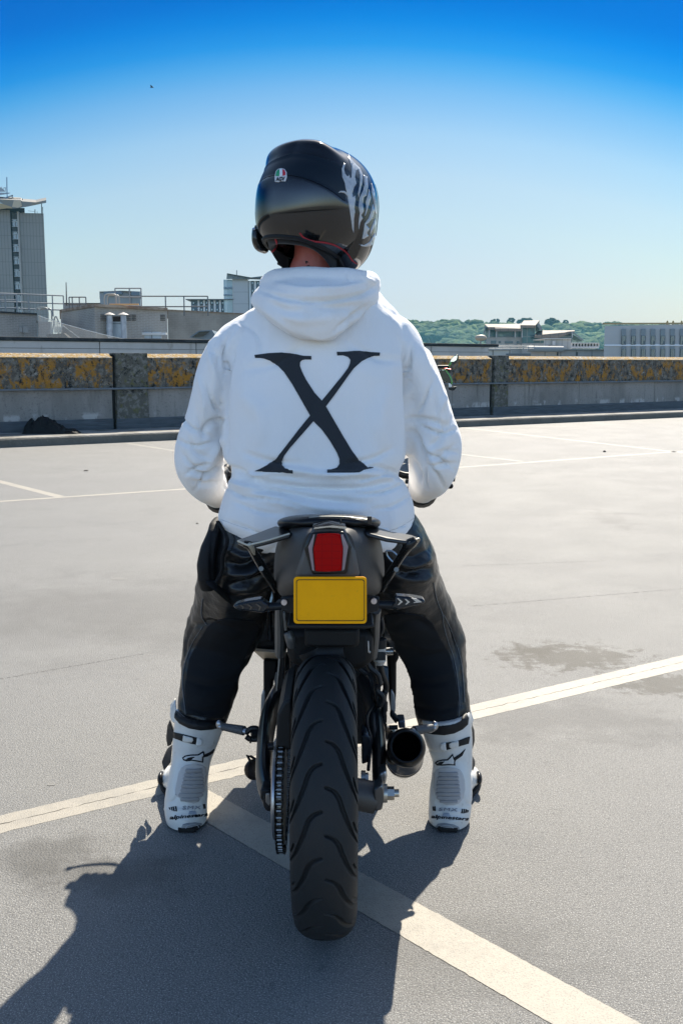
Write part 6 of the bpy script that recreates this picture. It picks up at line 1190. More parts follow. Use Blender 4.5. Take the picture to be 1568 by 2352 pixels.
# under-tray, inner mudguard and shock area
blkm = M('deep_black_plastic', (.011, .011, .012), .6)
m = MB(); m.slab([A('c3', x, y, 2.14) for x, y in ((690, 340), (1900, 340), (1900, 395), (1760, 410), (760, 410), (695, 395))], (0, .12, 0)); m.build('undertray', plast, bike, bevel=.004)
m = MB(); m.slab([A('c3', x, y, 2.22) for x, y in ((930, 405), (1700, 405), (1690, 660), (1560, 672), (1100, 672), (935, 660))], (0, .10, 0)); m.build('inner_mudguard', blkm, bike, bevel=.008)
m = MB(); m.slab([A('c3', x, y, 2.30) for x, y in ((650, 400), (1900, 400), (1900, 900), (1700, 1000), (1000, 1000), (700, 900))], (0, .25, 0)); m.build('airbox', blkm, bike, bevel=.02)
m = MB(); m.tube([A('c3', 1010, 690, 2.26), A('c3', 1060, 760, 2.26), A('c3', 1250, 770, 2.26), A('c3', 1480, 740, 2.26)], [(.02, .03)] * 4, 10, 4); m.build('mudguard_lip', plast, bike)
# rear frame strut (left) and matching one (right)
m = MB(); m.tube([A('c3', x, y, Y_) for x, y, Y_ in ((585, 60, 2.30), (600, 300, 2.32), (608, 520, 2.34), (600, 730, 2.36))], [(.010, .02), (.014, .026), (.0155, .028), (.014, .024)], 12, 4, flat=Vector((0, 1, 0))); m.build('frame_rail', M('frame_grey', (.085, .085, .083), .42, .3), bike)
m = MB(); m.slab([A('c3', x, y, 2.42) for x, y in ((575, 735), (665, 735), (640, 1240), (540, 1260))], (0, .05, 0)); m.build('frame_strut', M('strut_black', (.014, .017, .021), .35), bike, bevel=.003)
m = MB(); m.slab([A('c3', x, y, 2.415) for x, y in ((580, 735), (602, 735), (552, 1255), (536, 1262))], (0, -.006, 0)); m.build('strut_edge', M('strut_edge_grey', (.28, .27, .25), .4, .5), bike)
m = MB(); m.slab([A('c3', x, y, 2.20) for x, y in ((632, 180), (662, 170), (690, 430), (655, 440))], (0, .03, 0)); m.tube([A('c3', 700, 450, 2.24), A('c3', 735, 540, 2.24), A('c3', 755, 640, 2.25)], [(.010, .01), (.0135, .012), (.012, .01)], 10, 4); m.build('plate_hanger_arm', M('frame_grey', (.085, .085, .083), .42, .3), bike, bevel=.002)
m = MB(); m.tube([A('c4', x, y, Y_) for x, y, Y_ in ((640, -60, 2.26), (625, 120, 2.30), (620, 310, 2.36), (600, 520, 2.40))], [(.012, .02)] * 4, 12, 4, flat=Vector((0, 1, 0))); m.build('frame_rail', M('frame_grey', (.06, .06, .06), .4, .3), bike)
m = MB(); m.slab([A('c4', x, y, 2.44) for x, y in ((560, 500), (600, 500), (655, 780), (700, 1200), (640, 1200), (600, 800))], (0, .04, 0)); m.build('frame_strut', M('strut_black', (.014, .017, .021), .35), bike, bevel=.003)
m = MB(); m.slab([A('c4', x, y, 2.30) for x, y in ((530, 355), (548, 360), (552, 480), (575, 500), (560, 520), (532, 500))], (0, .02, 0)); m.build('hinge_tab', alu, bike, bevel=.001)
# cables bunch right of the tyre
for q, pts in enumerate((((370, 300), (380, 480), (415, 640), (430, 700)), ((430, 450), (500, 560), (560, 690), (660, 780), (690, 900)), ((560, 280), (575, 420), (560, 600)), ((680, 300), (720, 200), (700, 60)), ((640, 820), (700, 880), (640, 960), (720, 1060), (690, 1180)), ((760, 990), (720, 1040), (740, 1180), (720, 1380)), ((300, 560), (380, 640), (430, 720), (520, 780)))):
    m = MB(); m.tube([A('c4', x, y, 2.36 + .02 * q) for x, y in pts], .0055 + .001 * (q % 3), 8, 5); m.build('wiring', M('hose_black', (.02, .02, .022), .45), bike)
for (x, y, w, h) in ((655, 850, 30, 40), (665, 950, 34, 28), (740, 1180, 45, 60), (735, 1330, 40, 50), (740, 1440, 35, 45), (730, 1560, 28, 60)):
    m = MB(); c = A('c4', x, y, 2.46); sc = .18309 * 2.5 / FPX; m.cyl(c + Vector((0, 0, -h * sc)), c + Vector((0, 0, h * sc)), w * sc, n=14); m.cyl(c + Vector((0, 0, h * sc)), c + Vector((0, 0, h * sc + .006)), w * sc * .7, n=14); m.build('linkage_boot', satin, bike)
# brake fluid reservoir
c = A('c4', 688, 375, 2.42); sc = .18309 * 2.42 / FPX
res = MB(); res.lathe([(-.001, .0), (0, 78 * sc), (.004, 80 * sc), (190 * sc, 82 * sc), (200 * sc, 70 * sc), (240 * sc, 55 * sc), (250 * sc, 20 * sc)], A('c4', 684, 430, 2.42), (0, 0, -1), 24); rs_ = res.build('fluid_reservoir', M('reservoir_white', (.50, .48, .44), .4, trans=.2), bike)
m = MB(); m.lathe([(0, 60 * sc), (0, 88 * sc), (110 * sc, 90 * sc), (118 * sc, 80 * sc), (120 * sc, 30 * sc)], A('c4', 684, 440, 2.42), (0, 0, 1), 24); m.build('cap', plast, rs_, angle=30)
m = MB(); p_ = A('c4', 690, 525, 2.42) + Vector((0, -.0165, 0)); m.box(p_, (.026, .003, .022)); m.build('sticker', M('label_dark', (.04, .045, .05), .5), rs_, bevel=.004)
m = MB(); m.tube([A('c4', x, y, Y_) for x, y, Y_ in ((690, 600, 2.42), (692, 680, 2.42), (715, 780, 2.44), (755, 880, 2.46), (762, 960, 2.48), (735, 1050, 2.50), (735, 1180, 2.50))], .0082, 12, 5); m.build('reservoir_hose', M('hose_black', (.03, .032, .035), .35), bike)
# exhaust
e0, e1 = A('c5', 1400, 418, 2.20), A('c5', 1372, 560, 2.50); ed = (e1 - e0).normalized(); eR = 177 * .2563 * 2.33 / FPX
exm = M('brushed_can', (.30, .28, .26), .25, .95, layers=[dict(scale=30, col=(.2, .18, .16), lo=.5, hi=.7)], bump=(60, .1, .001))
m = MB(); LL = (e1 - e0).length
m.lathe([(.030, eR * .93), (.034, eR * .97), (LL * .55, eR * 1.0), (LL * .56, eR * 1.03), (LL * .60, eR * 1.03), (LL * .61, eR * 1.0), (LL * .9, eR * .95), (LL * 1.0, eR * .75), (LL * 1.25, eR * .45)], e0, ed, 48); m.f = [f for f in m.f if len(f) == 4]; exh = m.build('exhaust', exm, bike, angle=30)
m = MB(); m.lathe([(.002, eR * .70), (-.004, eR * .74), (-.004, eR * .80), (.004, eR * .93), (.020, eR * .985), (.031, eR * .975), (.031, eR * .90)], e0, ed, 48); m.f = [f for f in m.f if len(f) == 4]; m.build('end_cap', M('end_cap_black', (.022, .022, .022), .30, .4), exh, angle=40)
m = MB(); m.lathe([(.002, eR * .705), (.05, eR * .62), (.09, eR * .60)], e0, ed, 40); m.f = [f for f in m.f if len(f) == 4]; bo_ = m.build('bore', M('soot', (.002, .002, .002), 1, spec=0), exh)
m = MB(); m.lathe([(.089, .001), (.09, eR * .7), (.095, eR * .7)], e0, ed, 24); m.build('baffle', M('soot', (.002, .002, .002), 1, spec=0), exh)
m = MB(); m.lathe([(LL * .64, eR * 1.01), (LL * .645, eR * 1.045), (LL * .70, eR * 1.045), (LL * .705, eR * 1.01)], e0, ed, 48); m.f = [f for f in m.f if len(f) == 4]; m.build('clamp_band', satin, exh, angle=30)
m = MB(); tl = A('c5', 1265, 300, 2.32); m.tube([e1 + ed * .02, e1 + Vector((-.02, .25, -.02)), Vector((AX + .06, 3.0, .17)), Vector((AX + .05, 3.25, .22))], .022, 14, 5); m.build('link_pipe', exm, exh)
m = MB(); m.slab([A('BR', x, y, 2.46) for x, y in ((320, 285), (345, 280), (430, 385), (395, 392), (380, 420), (310, 330))], (0, .02, 0)); m.build('hanger_arm', satin, exh, bevel=.002)
m = MB(); m.slab([A('BR', x, y, 2.44) for x, y in ((405, 382), (482, 380), (488, 465), (412, 470))], (0, .05, 0)); m.build('hanger_block', M('block_blue_grey', (.09, .10, .12), .3, .6), exh, bevel=.003)
m = MB(); m.cyl(A('BR', 300, 458, 2.46), A('BR', 400, 455, 2.46), .006, n=10); m.build('hanger_bolt', satin, exh)
# passenger footpegs
def peg(name, k, p0, p1, r, base=None, lab=None):
    a, b = A(k, *p0), A(k, *p1); mm = MB(); n__ = 17
    mm.tube([a, a.lerp(b, .5), b], [(r * .85, r * .7), (r * .8, r * .65), (r * .6, r * .5)], 12, 3)
    pg = mm.build(name, alu, bike)
    mm = MB()
    for i in range(n__): c_ = a.lerp(b, .12 + .80 * i / n__); d_ = (b - a).normalized(); mm.cyl(c_ - d_ * .0012, c_ + d_ * .0012, r * (1.04 - .25 * i / n__), n=12)
    mm.build('rubber_ribs', M('peg_rubber', (.09, .095, .10), .5), pg)
    mm = MB(); mm.sphere(b + Vector((0, 0, .004)), (r * .75, r * .6, r * 1.0), 10, 6); mm.build('peg_tip', alu, pg); return pg
pgl = peg('footpeg', 'BL', (1250, 500, 2.50), (935, 440, 2.54), .0125)
m = MB()
for r_ in range(1): m.tube([A('BL', 1235, 520, 2.50), A('BL', 1300, 470, 2.50), A('BL', 1370, 480, 2.50), A('BL', 1375, 580, 2.50), A('BL', 1290, 590, 2.50), A('BL', 1240, 560, 2.50)], .0075, 10, 4)
m.cyl(A('BL', 1300, 540, 2.49), A('BL', 1440, 515, 2.50), .012, n=14); m.cyl(A('BL', 1285, 560, 2.49), A('BL', 1288, 635, 2.49), .0025, n=6); m.build('peg_mount', satin, pgl)
pgr = peg('footpeg', 'BR', (560, 500, 2.46), (820, 455, 2.50), .0125)
m = MB(); m.slab([A('BR', x, y, 2.505) for x, y in ((640, 520), (700, 500), (800, 490), (840, 465), (830, 495), (780, 525), (720, 515))], (0, .015, 0)); m.build('peg_underside', alu, pgr, bevel=.002)
# side stand
m = MB(); m.tube([A('BL', 1395, 900, 2.86), A('BL', 1330, 890, 2.84), A('BL', 1285, 930, 2.82), A('BL', 1300, 985, 2.82), A('BL', 1390, 1020, 2.84)], [(.008, .008), (.014, .02), (.017, .024), (.014, .02), (.008, .008)], 12, 4); ss = m.build('side_stand', M('stand_rusty', (.05, .035, .03), .5, .3), bike)
m = MB(); m.tube([A('BL', x, y, 2.82) for x, y in ((1310, 885), (1280, 830), (1250, 775), (1290, 785), (1395, 850))], .0042, 8, 0); m.build('stand_tang', satin, ss)
# left engine cover and heel plates
navy = M('blue_black_gloss', (.018, .028, .042), .22, coat=.4)
m = MB(); m.slab([A('c3', x, y, 2.92) for x, y in ((300, 120), (480, 100), (560, 300), (560, 740), (470, 760), (200, 700), (190, 560), (215, 460), (290, 420))], (.0, .22, 0)); shl = m.build('side_fairing', M('fairing_black', (.010, .014, .02), .25, coat=.4), bike, bevel=.006)
m = MB(); m.slab([A('c3', x, y, 2.90) for x, y in ((415, 160), (470, 150), (490, 600), (410, 560))], (0, .03, 0)); m.build('fairing_rib', navy, shl, bevel=.01)
m = MB(); m.slab([A('c3', 220, 712, 2.90), A('c3', 560, 735, 2.88), A('c3', 562, 850, 3.02), A('c3', 365, 845, 3.04)], (0, .01, .006)); m.build('belly_edge', M('belly_silver', (.36, .33, .28), .5, .3), shl, bevel=.002)
m = MB(); m.slab([A('c3', x, y, 2.98) for x, y in ((360, 840), (560, 840), (540, 1100), (490, 1130), (470, 1340), (420, 1640), (360, 1700))], (0, .12, 0)); m.build('engine_case', blkm, bike, bevel=.01)
m = MB(); m.slab([A('c3', x, y, 2.62) for x, y in ((330, 1340), (360, 1250), (385, 1275), (385, 1640), (345, 1640), (320, 1615))], (0, .012, 0)); m.build('heel_plate', M('heel_alloy', (.32, .33, .34), .4, .7), bike, bevel=.002)
m = MB(); m.slab([A('c3', x, y, 2.60) for x, y in ((510, 1110), (530, 1020), (555, 1012), (540, 1180), (525, 1230))], (0, .01, 0)); m.build('bracket_tab', M('frame_grey', (.085, .085, .083), .42, .3), bike)
m = MB(); m.slab([A('c4', x, y, 2.92) for x, y in ((660, 130), (700, 20), (720, 0), (860, 270), (905, 440), (900, 485), (840, 480), (790, 400), (740, 330), (660, 320))], (0, .22, 0)); shr = m.build('side_fairing', M('fairing_blue_grey', (.14, .19, .25), .3, coat=.4, layers=[dict(kind='z', lo=.60, hi=.50, col=(.05, .07, .10))]), bike, bevel=.008)
m = MB(); m.slab([A('c4', x, y, 2.88) for x, y in ((735, 100), (750, 70), (745, 310), (722, 320), (720, 200))], (0, .02, 0)); m.build('fairing_seam', satin, shr, bevel=.002)
m = MB(); m.tube([A('c4', 745, 490, 2.86), A('c4', 850, 485, 2.86)], .012, 12, 2); m.build('crash_bobbin', M('bobbin_bright', (.3, .3, .3), .25, .8), bike)
m = MB(); m.slab([A('c4', x, y, 2.98) for x, y in ((780, 470), (925, 500), (925, 580), (895, 640), (893, 1000), (880, 1230), (820, 1260), (800, 900), (790, 620))], (0, .12, 0)); m.build('engine_case', blkm, bike, bevel=.01)
m = MB(); m.slab([A('c4', x, y, 2.62) for x, y in ((822, 985), (835, 975), (870, 1040), (885, 1150), (880, 1250), (818, 1245))], (0, .012, 0)); m.build('heel_plate', M('heel_alloy', (.32, .33, .34), .4, .7), bike, bevel=.002)
m = MB(); m.slab([A('c4', x, y, 2.66) for x, y in ((735, 690), (790, 700), (800, 980), (760, 1000), (770, 880))], (0, .02, 0)); m.build('bracket_tab', M('tab_blue', (.07, .10, .13), .4, .4), bike)
# engine, tank and the front end, mostly hidden by the rider
m = MB(); m.box((AX, 3.02, .36), (.235, .40, .40)); m.cyl((AX - .15, 2.98, .30), (AX + .15, 2.98, .30), .10, n=28); m.box((AX, 2.98, .62), (.33, .3, .24)); eng = m.build('engine', blkm, bike, bevel=.02)
m = MB(); [m.box((AX, 3.14 + .0 * q, .46 + .02 * q), (.25, .2, .006)) for q in range(8)]; m.build('cooling_fins', satin, eng)
m = MB(); m.tube([(AX, 2.60, .74), (AX, 2.78, .76), (AX, 2.95, .86), (AX, 3.04, .88), (AX, 3.14, .84)], [(.085, .05), (.09, .06), (.19, .10), (.19, .11), (.10, .06)], 24, 5); m.build('fuel_tank', gloss, bike)
# tail
def sec(pts, Y_): return [A('t', x, y, Y_) for x, y in pts]
m = MB()
secs = [sec([(668, 232), (770, 212), (872, 232), (905, 330), (895, 455), (770, 475), (640, 455), (632, 330)], 2.055),
        sec([(645, 220), (770, 203), (892, 218), (945, 330), (930, 470), (770, 498), (612, 470), (600, 330)], 2.075),
        sec([(605, 208), (770, 195), (935, 208), (1005, 320), (985, 500), (770, 530), (560, 500), (548, 330)], 2.13),
        sec([(585, 200), (770, 188), (960, 200), (1038, 300), (1022, 530), (770, 560), (528, 540), (505, 310)], 2.24),
        sec([(580, 205), (770, 190), (965, 205), (1040, 310), (1010, 510), (770, 560), (540, 520), (505, 320)], 2.40),
        sec([(590, 230), (770, 215), (950, 230), (1020, 330), (980, 470), (770, 520), (570, 480), (520, 340)], 2.62)]
def densify(r, k=6):
    P_ = r + r[:3]; out = []
    n__ = len(r)
    for i in range(n__):
        p0, p1, p2, p3 = (np.array(r[(i + d) % n__]) for d in (-1, 0, 1, 2))
        for j in range(k): t = j / k; out.append(Vector(.5 * ((2 * p1) + (-p0 + p2) * t + (2 * p0 - 5 * p1 + 4 * p2 - p3) * t * t + (-p0 + 3 * p1 - 3 * p2 + p3) * t ** 3)))
    return out
m.rings([densify(s_) for s_ in secs]); tail = m.build('tail_cowl', matt, bike, angle=50)
# centre panel and lamp
m = MB(); m.slab(sec([(690, 205), (850, 205), (905, 320), (928, 452), (600, 452), (640, 320)], 2.048), (0, .05, 0)); m.build('centre_panel', M('panel_grey', (.076, .073, .07), .45), tail, bevel=.008)
m = MB(); m.slab(sec([(682, 226), (848, 222), (885, 300), (862, 436), (688, 438), (645, 305)], 2.036), (0, .03, 0)); lamp = m.build('tail_light', M('bezel_black', (.012, .012, .013), .3, coat=.3), bike, bevel=.004)
m = MB(); m.slab([A('t', 712, 236, 2.028), A('t', 770, 233, 2.025), A('t', 828, 236, 2.028), A('t', 842, 305, 2.020), A('t', 835, 420, 2.022), A('t', 768, 424, 2.018), A('t', 704, 422, 2.022), A('t', 694, 310, 2.020)], (0, .02, 0)); m.build('lens', M('red_lens', (.36, .0005, .001), .25, spec=.06, layers=[dict(kind='brick', w=.02, hgt=.0145, m=.0009, off=0, col=(.2, .0, .004), lo=.3, hi=.7, amt=.5), dict(kind='z', lo=.853, hi=.848, col=(.10, .004, .008), amt=.7)]), lamp, bevel=.003)
for pl in ([(700, 238), (690, 310), (700, 420), (688, 416), (668, 300), (694, 240)], [(832, 238), (842, 305), (837, 420), (850, 412), (868, 298), (843, 240)]):
    m = MB(); m.slab(sec(pl, 2.026), (0, .02, 0)); m.build('side_lens', M('pale_lens', (.26, .20, .21), .25), lamp, bevel=.001)
m = MB(); m.slab([A('t', 688, 192, 2.06), A('t', 770, 180, 2.05), A('t', 858, 192, 2.06), A('t', 852, 206, 2.045), A('t', 770, 198, 2.04), A('t', 692, 206, 2.045)], (0, .08, .0)); m.build('tail_tip', gloss, tail, bevel=.003)
m = MB(); m.slab([A('t', 700, 200, 2.043), A('t', 790, 191, 2.040), A('t', 860, 198, 2.043), A('t', 860, 207, 2.043), A('t', 770, 199, 2.040), A('t', 695, 208, 2.043)], (0, -.003, 0)); m.build('bright_lip', M('lip_bright', (.5, .5, .48), .2, .9), tail)
# passenger seat
m = MB(); 
def seatring(xl, xr, ytop, ybot, Y_, n=28):
    out = []
    for k in range(n):
        t = 2 * math.pi * k / n; c, s_ = math.cos(t), math.sin(t); x = (xl + xr) / 2 + (xr - xl) / 2 * math.copysign(abs(c) ** .55, c); ym = (ytop + ybot) / 2; cr = (1 - ((x - (xl + xr) / 2) / ((xr - xl) / 2)) ** 2)
        y = ym - (ybot - ytop) / 2 * math.copysign(abs(s_) ** .8, s_) - (10 * cr if s_ > 0 else 0); out.append(A('t', x, y, Y_))
    return out
m.rings([seatring(640, 905, 165, 195, 2.10), seatring(560, 985, 152, 200, 2.125), seatring(520, 1022, 146, 205, 2.17), seatring(512, 1032, 142, 215, 2.25), seatring(530, 1015, 142, 240, 2.38), seatring(560, 985, 160, 260, 2.48)])
seat = m.build('passenger_seat', M('seat_vinyl', (.013, .014, .016), .35, bump=(120, .3, .002), coat=.1), bike, angle=None)
m = MB(); m.tube([A('t', x, y, 2.112) for x, y in ((672, 151), (720, 147), (770, 146), (830, 147), (868, 149), (930, 156), (980, 164))], [(.002, .0015)] * 7, 8, 3); m.build('seat_piping', M('piping_silver', (.45, .44, .38), .35, .7), seat)
for x, y, Y_, w in ((832, 168, 2.098, .003), (975, 165, 2.105, .010)): m = MB(); m.box(A('t', x, y, Y_), (w, .008, .017)); m.build('seat_tab', gloss, seat, bevel=.001)
m = MB(); m.tube([(AX + .005, 2.50, .815), (AX + .005, 2.62, .79), (AX + .005, 2.8, .80)], [(.11, .03), (.13, .04), (.09, .035)], 20, 4); m.build('rider_seat', M('seat_vinyl', (.013, .014, .016), .35), bike)
# grab handles
def handle(top, leg, lr):
    mm = MB(); mm.slab([A('t', *p) for p in top], (0, .004, -.009)); h_ = mm.build('grab_handle', M('handle_gloss', (.03, .032, .036), .33, spec=.61), bike, bevel=.004)
    mm = MB(); mm.tube([A('t', *p) for p in leg], lr, 12, 4); mm.build('handle_leg', M('handle_satin', (.05, .053, .056), .2, .6), h_)
    return h_
hl = handle([(582, 222, 2.12), (580, 240, 2.115), (470, 268, 2.105), (372, 296, 2.10), (316, 272, 2.13), (312, 260, 2.15), (400, 232, 2.24), (505, 192, 2.34), (560, 200, 2.26)],
       [(348, 282, 2.11), (376, 292, 2.11), (392, 320, 2.125), (430, 385, 2.16), (470, 450, 2.20), (505, 515, 2.25)], [(.010, .008), (.013, .010), (.010, .009), (.009, .010), (.0095, .010), (.007, .008)])
m = MB(); m.tube([A('t', *p) for p in ((315, 268, 2.105), (360, 288, 2.095), (382, 286, 2.095), (470, 264, 2.10), (575, 232, 2.11))], .0022, 8, 4); m.tube([A('t', *p) for p in ((372, 286, 2.095), (388, 306, 2.105), (398, 335, 2.12))], [.005, .006, .003], 8, 4); m.build('bright_edge', M('edge_ivory', (.50, .46, .36), .3, .5), hl)
hr = handle([(948, 210, 2.12), (955, 232, 2.11), (1060, 258, 2.10), (1165, 272, 2.10), (1222, 262, 2.12), (1226, 250, 2.14), (1195, 240, 2.2), (1090, 222, 2.28), (1010, 196, 2.34), (970, 196, 2.26)],
       [(1205, 262, 2.11), (1175, 285, 2.11), (1150, 320, 2.125), (1115, 375, 2.16), (1075, 440, 2.20), (1052, 480, 2.23), (1036, 515, 2.25)], [(.009, .008), (.013, .012), (.010, .010), (.008, .009), (.0095, .010), (.008, .009), (.007, .007)])
m = MB(); m.slab([A('t', *p) for p in ((1172, 274, 2.095), (1228, 252, 2.11), (1232, 264, 2.112), (1205, 300, 2.115), (1150, 335, 2.12), (1158, 300, 2.11))], (0, .006, 0)); m.build('bright_edge', M('edge_ivory_b', (.30, .27, .22), .22, .6), hr, bevel=.003)
for k_, pp in (('t', (432, 408, 2.155)), ('t', (1110, 412, 2.155))):
    m = MB(); m.cyl(A(k_, *pp), A(k_, pp[0], pp[1], pp[2] - .012), .0055, n=12); m.build('handle_bolt', M('bolt_dark', (.12, .11, .10), .3, .8), bike)
m = MB(); m.tube([A('t', *p) for p in ((1058, 318, 2.5), (1090, 322, 2.5), (1118, 352, 2.5), (1100, 380, 2.5), (1065, 345, 2.5), (1058, 318, 2.5))], .003, 8, 4); m.build('luggage_loop', M('loop_bright', (.25, .28, .30), .25, .7), bike)
# number plate
def rrect(k, x0, y0, x1, y1, r, Yt, Yb, n=7):
    out = []
    for cx, cy, a0 in ((x1 - r, y0 + r, -90), (x1 - r, y1 - r, 0), (x0 + r, y1 - r, 90), (x0 + r, y0 + r, 180)):
        for i in range(n): a_ = R(a0 + 90 * i / (n - 1)); x, y = cx + r * math.cos(a_), cy + r * math.sin(a_); t = (y - y0) / (y1 - y0); out.append(A(k, x, y, Yt + (Yb - Yt) * t))
    return out
m = MB(); m.slab(rrect('t', 595, 449, 961, 684, 18, 2.02, 1.985), (0, .004, 0)); plate = m.build('number_plate', M('plate_yellow', (.97, .41, .001), .6, spec=.12, layers=[dict(scale=14, col=(.88, .36, .001), lo=.5, hi=.68, detail=6, amt=.6), dict(scale=90, col=(.62, .30, .02), lo=.66, hi=.72, amt=.4)], bump=(8, .05, .01, 3)), bike, bevel=.001)
o_, i_ = rrect('t', 608, 461, 951, 670, 14, 2.016, 1.984), rrect('t', 611.5, 464.5, 947.5, 666.5, 12, 2.016, 1.984)
m = MB(); off = Vector((0, -.0012, 0)); n_ = len(o_); m.v = [tuple(p + off) for p in o_ + i_]; m.f = [(k, (k + 1) % n_, n_ + (k + 1) % n_, n_ + k) for k in range(n_)]; m.build('border_line', M('plate_black', (.01, .01, .01), .5), plate, smooth=False)
m = MB(); m.slab([A('t', x, y, 2.055) for x, y in ((530, 555), (610, 545), (950, 545), (1025, 555), (1020, 620), (950, 640), (610, 640), (535, 620))], (0, .02, 0)); m.slab([A('t', x, y, 2.06) for x, y in ((620, 430), (930, 430), (950, 560), (600, 560))], (0, .03, 0)); m.build('plate_bracket', plast, bike, bevel=.003)
for x, y in ((548, 574), (997, 568)):
    m = MB(); c = A('t', x, y, 2.05); m.cyl(c, c + Vector((0, -.007, 0)), .0062, n=16); m.cyl(c + Vector((0, -.007, 0)), c + Vector((0, -.0085, 0)), .003, n=6); m.build('plate_bolt', M('bolt_pinkish', (.5, .45, .44), .35, .8), bike)
# arrow shaped indicators
def indicator(stalk, body, chev, brt):
    mm = MB(); mm.tube([A('t', *p) for p in stalk], [(.009, .009), (.0085, .0085), (.011, .010)], 14, 3); ind = mm.build('indicator', M('indicator_black', (.016, .020, .027), .35), bike)
    mm = MB(); mm.slab([A('t', x, y, 2.055) for x, y in body], (0, .032, 0)); bd_ = mm.build('lamp_body', M('lamp_smoke', (.018, .026, .036), .25, coat=.4), ind, bevel=.004)
    mm = MB()
    for ch in chev: mm.slab([A('t', x, y, 2.050) for x, y in ch], (0, .006, 0))
    mm.build('chevron', M('chevron_bright', (.55, .56, .55), .2, .7) if brt else M('chevron_dull', (.09, .075, .06), .3, .4), ind, smooth=False)
indicator([(600, 588, 2.07), (520, 596, 2.07), (440, 600, 2.07)], [(288, 598), (318, 580), (370, 570), (438, 560), (447, 575), (470, 585), (470, 605), (445, 632), (400, 626), (310, 614)],
    [[(402, 585), (410, 584), (432, 600), (424, 618), (418, 618), (424, 602)], [(360, 588), (368, 587), (388, 600), (380, 614), (374, 614), (380, 602)], [(325, 592), (331, 591), (347, 601), (341, 610), (336, 610), (340, 602)]], False)
indicator([(955, 585, 2.07), (1030, 588, 2.07), (1095, 590, 2.07)], [(1102, 545), (1180, 550), (1242, 560), (1258, 578), (1240, 586), (1190, 600), (1115, 616), (1092, 606), (1085, 595), (1100, 580)],
    [[(1112, 556), (1120, 556), (1142, 574), (1122, 590), (1116, 590), (1130, 574)], [(1150, 560), (1158, 560), (1178, 575), (1160, 588), (1154, 588), (1166, 575)], [(1186, 556), (1212, 560), (1238, 576), (1196, 580), (1196, 576), (1208, 574)]], True)
# front wheel, forks, bars
FY = AY + 1.42
m = MB(); m.lathe([(-.03, .035), (-.03, 0), (.03, 0), (.03, .035)], (AX, FY, .30), (1, 0, 0), 20)
for i in range(5): a_ = 2 * math.pi * i / 5; m.tube([(AX, FY + math.cos(a_) * .03, .30 + math.sin(a_) * .03), (AX, FY + math.cos(a_) * .21, .30 + math.sin(a_) * .21)], [(.012, .012), (.009, .009)], 8, 1)
fw = m.build('front_wheel', satin, bike); tyre('front', fw, AX, FY, .30, .058, .30, 160, 24, False)
m = MB(); m.lathe([(-.05, .214), (-.05, .2), (.05, .2), (.05, .214)], (AX, FY, .3), (1, 0, 0), 48); m.f = [f for f in m.f if len(f) == 4]; m.build('rim', MATS['rim_black'], fw)
for sx in (-1, 1): m = MB(); m.cyl((AX + sx * .095, FY, .30), (AX + sx * .095, FY - .38, .93), .026, .022, n=16); m.build('fork', satin, bike)
m = MB(); m.tube([(GRIP[-1].x - .065, 3.17, .925), (-.27, 3.17, .93), (AX - .12, 3.17, .97), (AX + .12, 3.17, .97), (.20, 3.17, .93), (GRIP[1].x + .055, 3.17, .925)], .011, 12, 4); hb_ = m.build('handlebar', satin, bike)
for sx in (-1, 1):
    gx = GRIP[sx].x; m = MB(); m.tube([(gx - .062, 3.172, .925), (gx + .062, 3.172, .925)], .0155, 16, 2); m.build('grip', M('grip_rubber', (.015, .015, .016), .7), hb_)
    m = MB(); m.tube([(gx - sx * .09, 3.22, .905), (gx - sx * .02, 3.245, .890), (gx + sx * .05, 3.235, .884), (gx + sx * (.05 if sx > 0 else .085), 3.225, .888)], [.008, .0065, .0055, .005], 10, 4); m.sphere((gx + sx * (.055 if sx > 0 else .09), 3.222, .889), .009, 10, 8); m.build('lever', M('lever_black', (.02, .02, .022), .35, .4), hb_)
m = MB(); m.tube([(AX, 3.30, .80), (AX, 3.38, .82), (AX, 3.46, .80)], [(.08, .06), (.11, .085), (.09, .075)], 20, 3); hlm = m.build('headlight', M('headlamp_shell', (.02, .02, .02), .3), bike)
m = MB(); m.sphere((AX, 3.475, .80), (.08, .02, .065), 20, 10); m.build('lens', M('headlamp_glass', (.5, .52, .55), .05), hlm)
m = MB(); m.tube([(AX, FY - .2, .56), (AX, FY - .1, .61), (AX, FY + .02, .635), (AX, FY + .14, .615)], [(.06, .008)] * 4, 12, 4); m.build('front_mudguard', gloss, bike)
m = MB(); m.box((AX, 3.24, .57), (.40, .05, .34)); m.build('radiator', M('radiator_black', (.02, .02, .02), .5, layers=[dict(kind='brick', w=.3, hgt=.008, m=.002, off=0, col=(.05, .05, .05), lo=.3, hi=.7)]), bike, bevel=.006)
# ================================================================== GREEN MOTORCYCLE BEYOND
GY = 13.0; gcx = at(966, 900, GY).x; gz0 = 0.
gk = thing('motorcycle', 'green motorcycle parked near the wall, mostly hidden behind the right arm of the rider', 'motorcycle', (gcx, GY, 0))
grn = M('lime_green_paint', (.035, .30, .012), .2, coat=.8)
m = MB(); mp = [A('m4', x, y, GY) for x, y in ((583, 852), (600, 815), (640, 765), (672, 744), (712, 742), (720, 775), (716, 815), (690, 835), (640, 856))]; m.slab(mp, (.004, .05, 0)); mir = m.build('mirror', M('mirror_black', (.012, .012, .013), .35), gk, bevel=.008)
m = MB(); m.slab([A('m4', x, y, GY - .006) for x, y in ((586, 850), (604, 815), (645, 768), (690, 752), (698, 772), (684, 822), (642, 850))], (0, .004, 0)); m.build('glass', M('mirror_glass', (.75, .82, .86), .03, 1.), mir, smooth=False)
m = MB(); m.cyl(A('m4', 600, 860, GY), A('m4', 560, 925, GY), .012, n=10); m.build('stem', grn, mir)
sxm = 2 * gcx
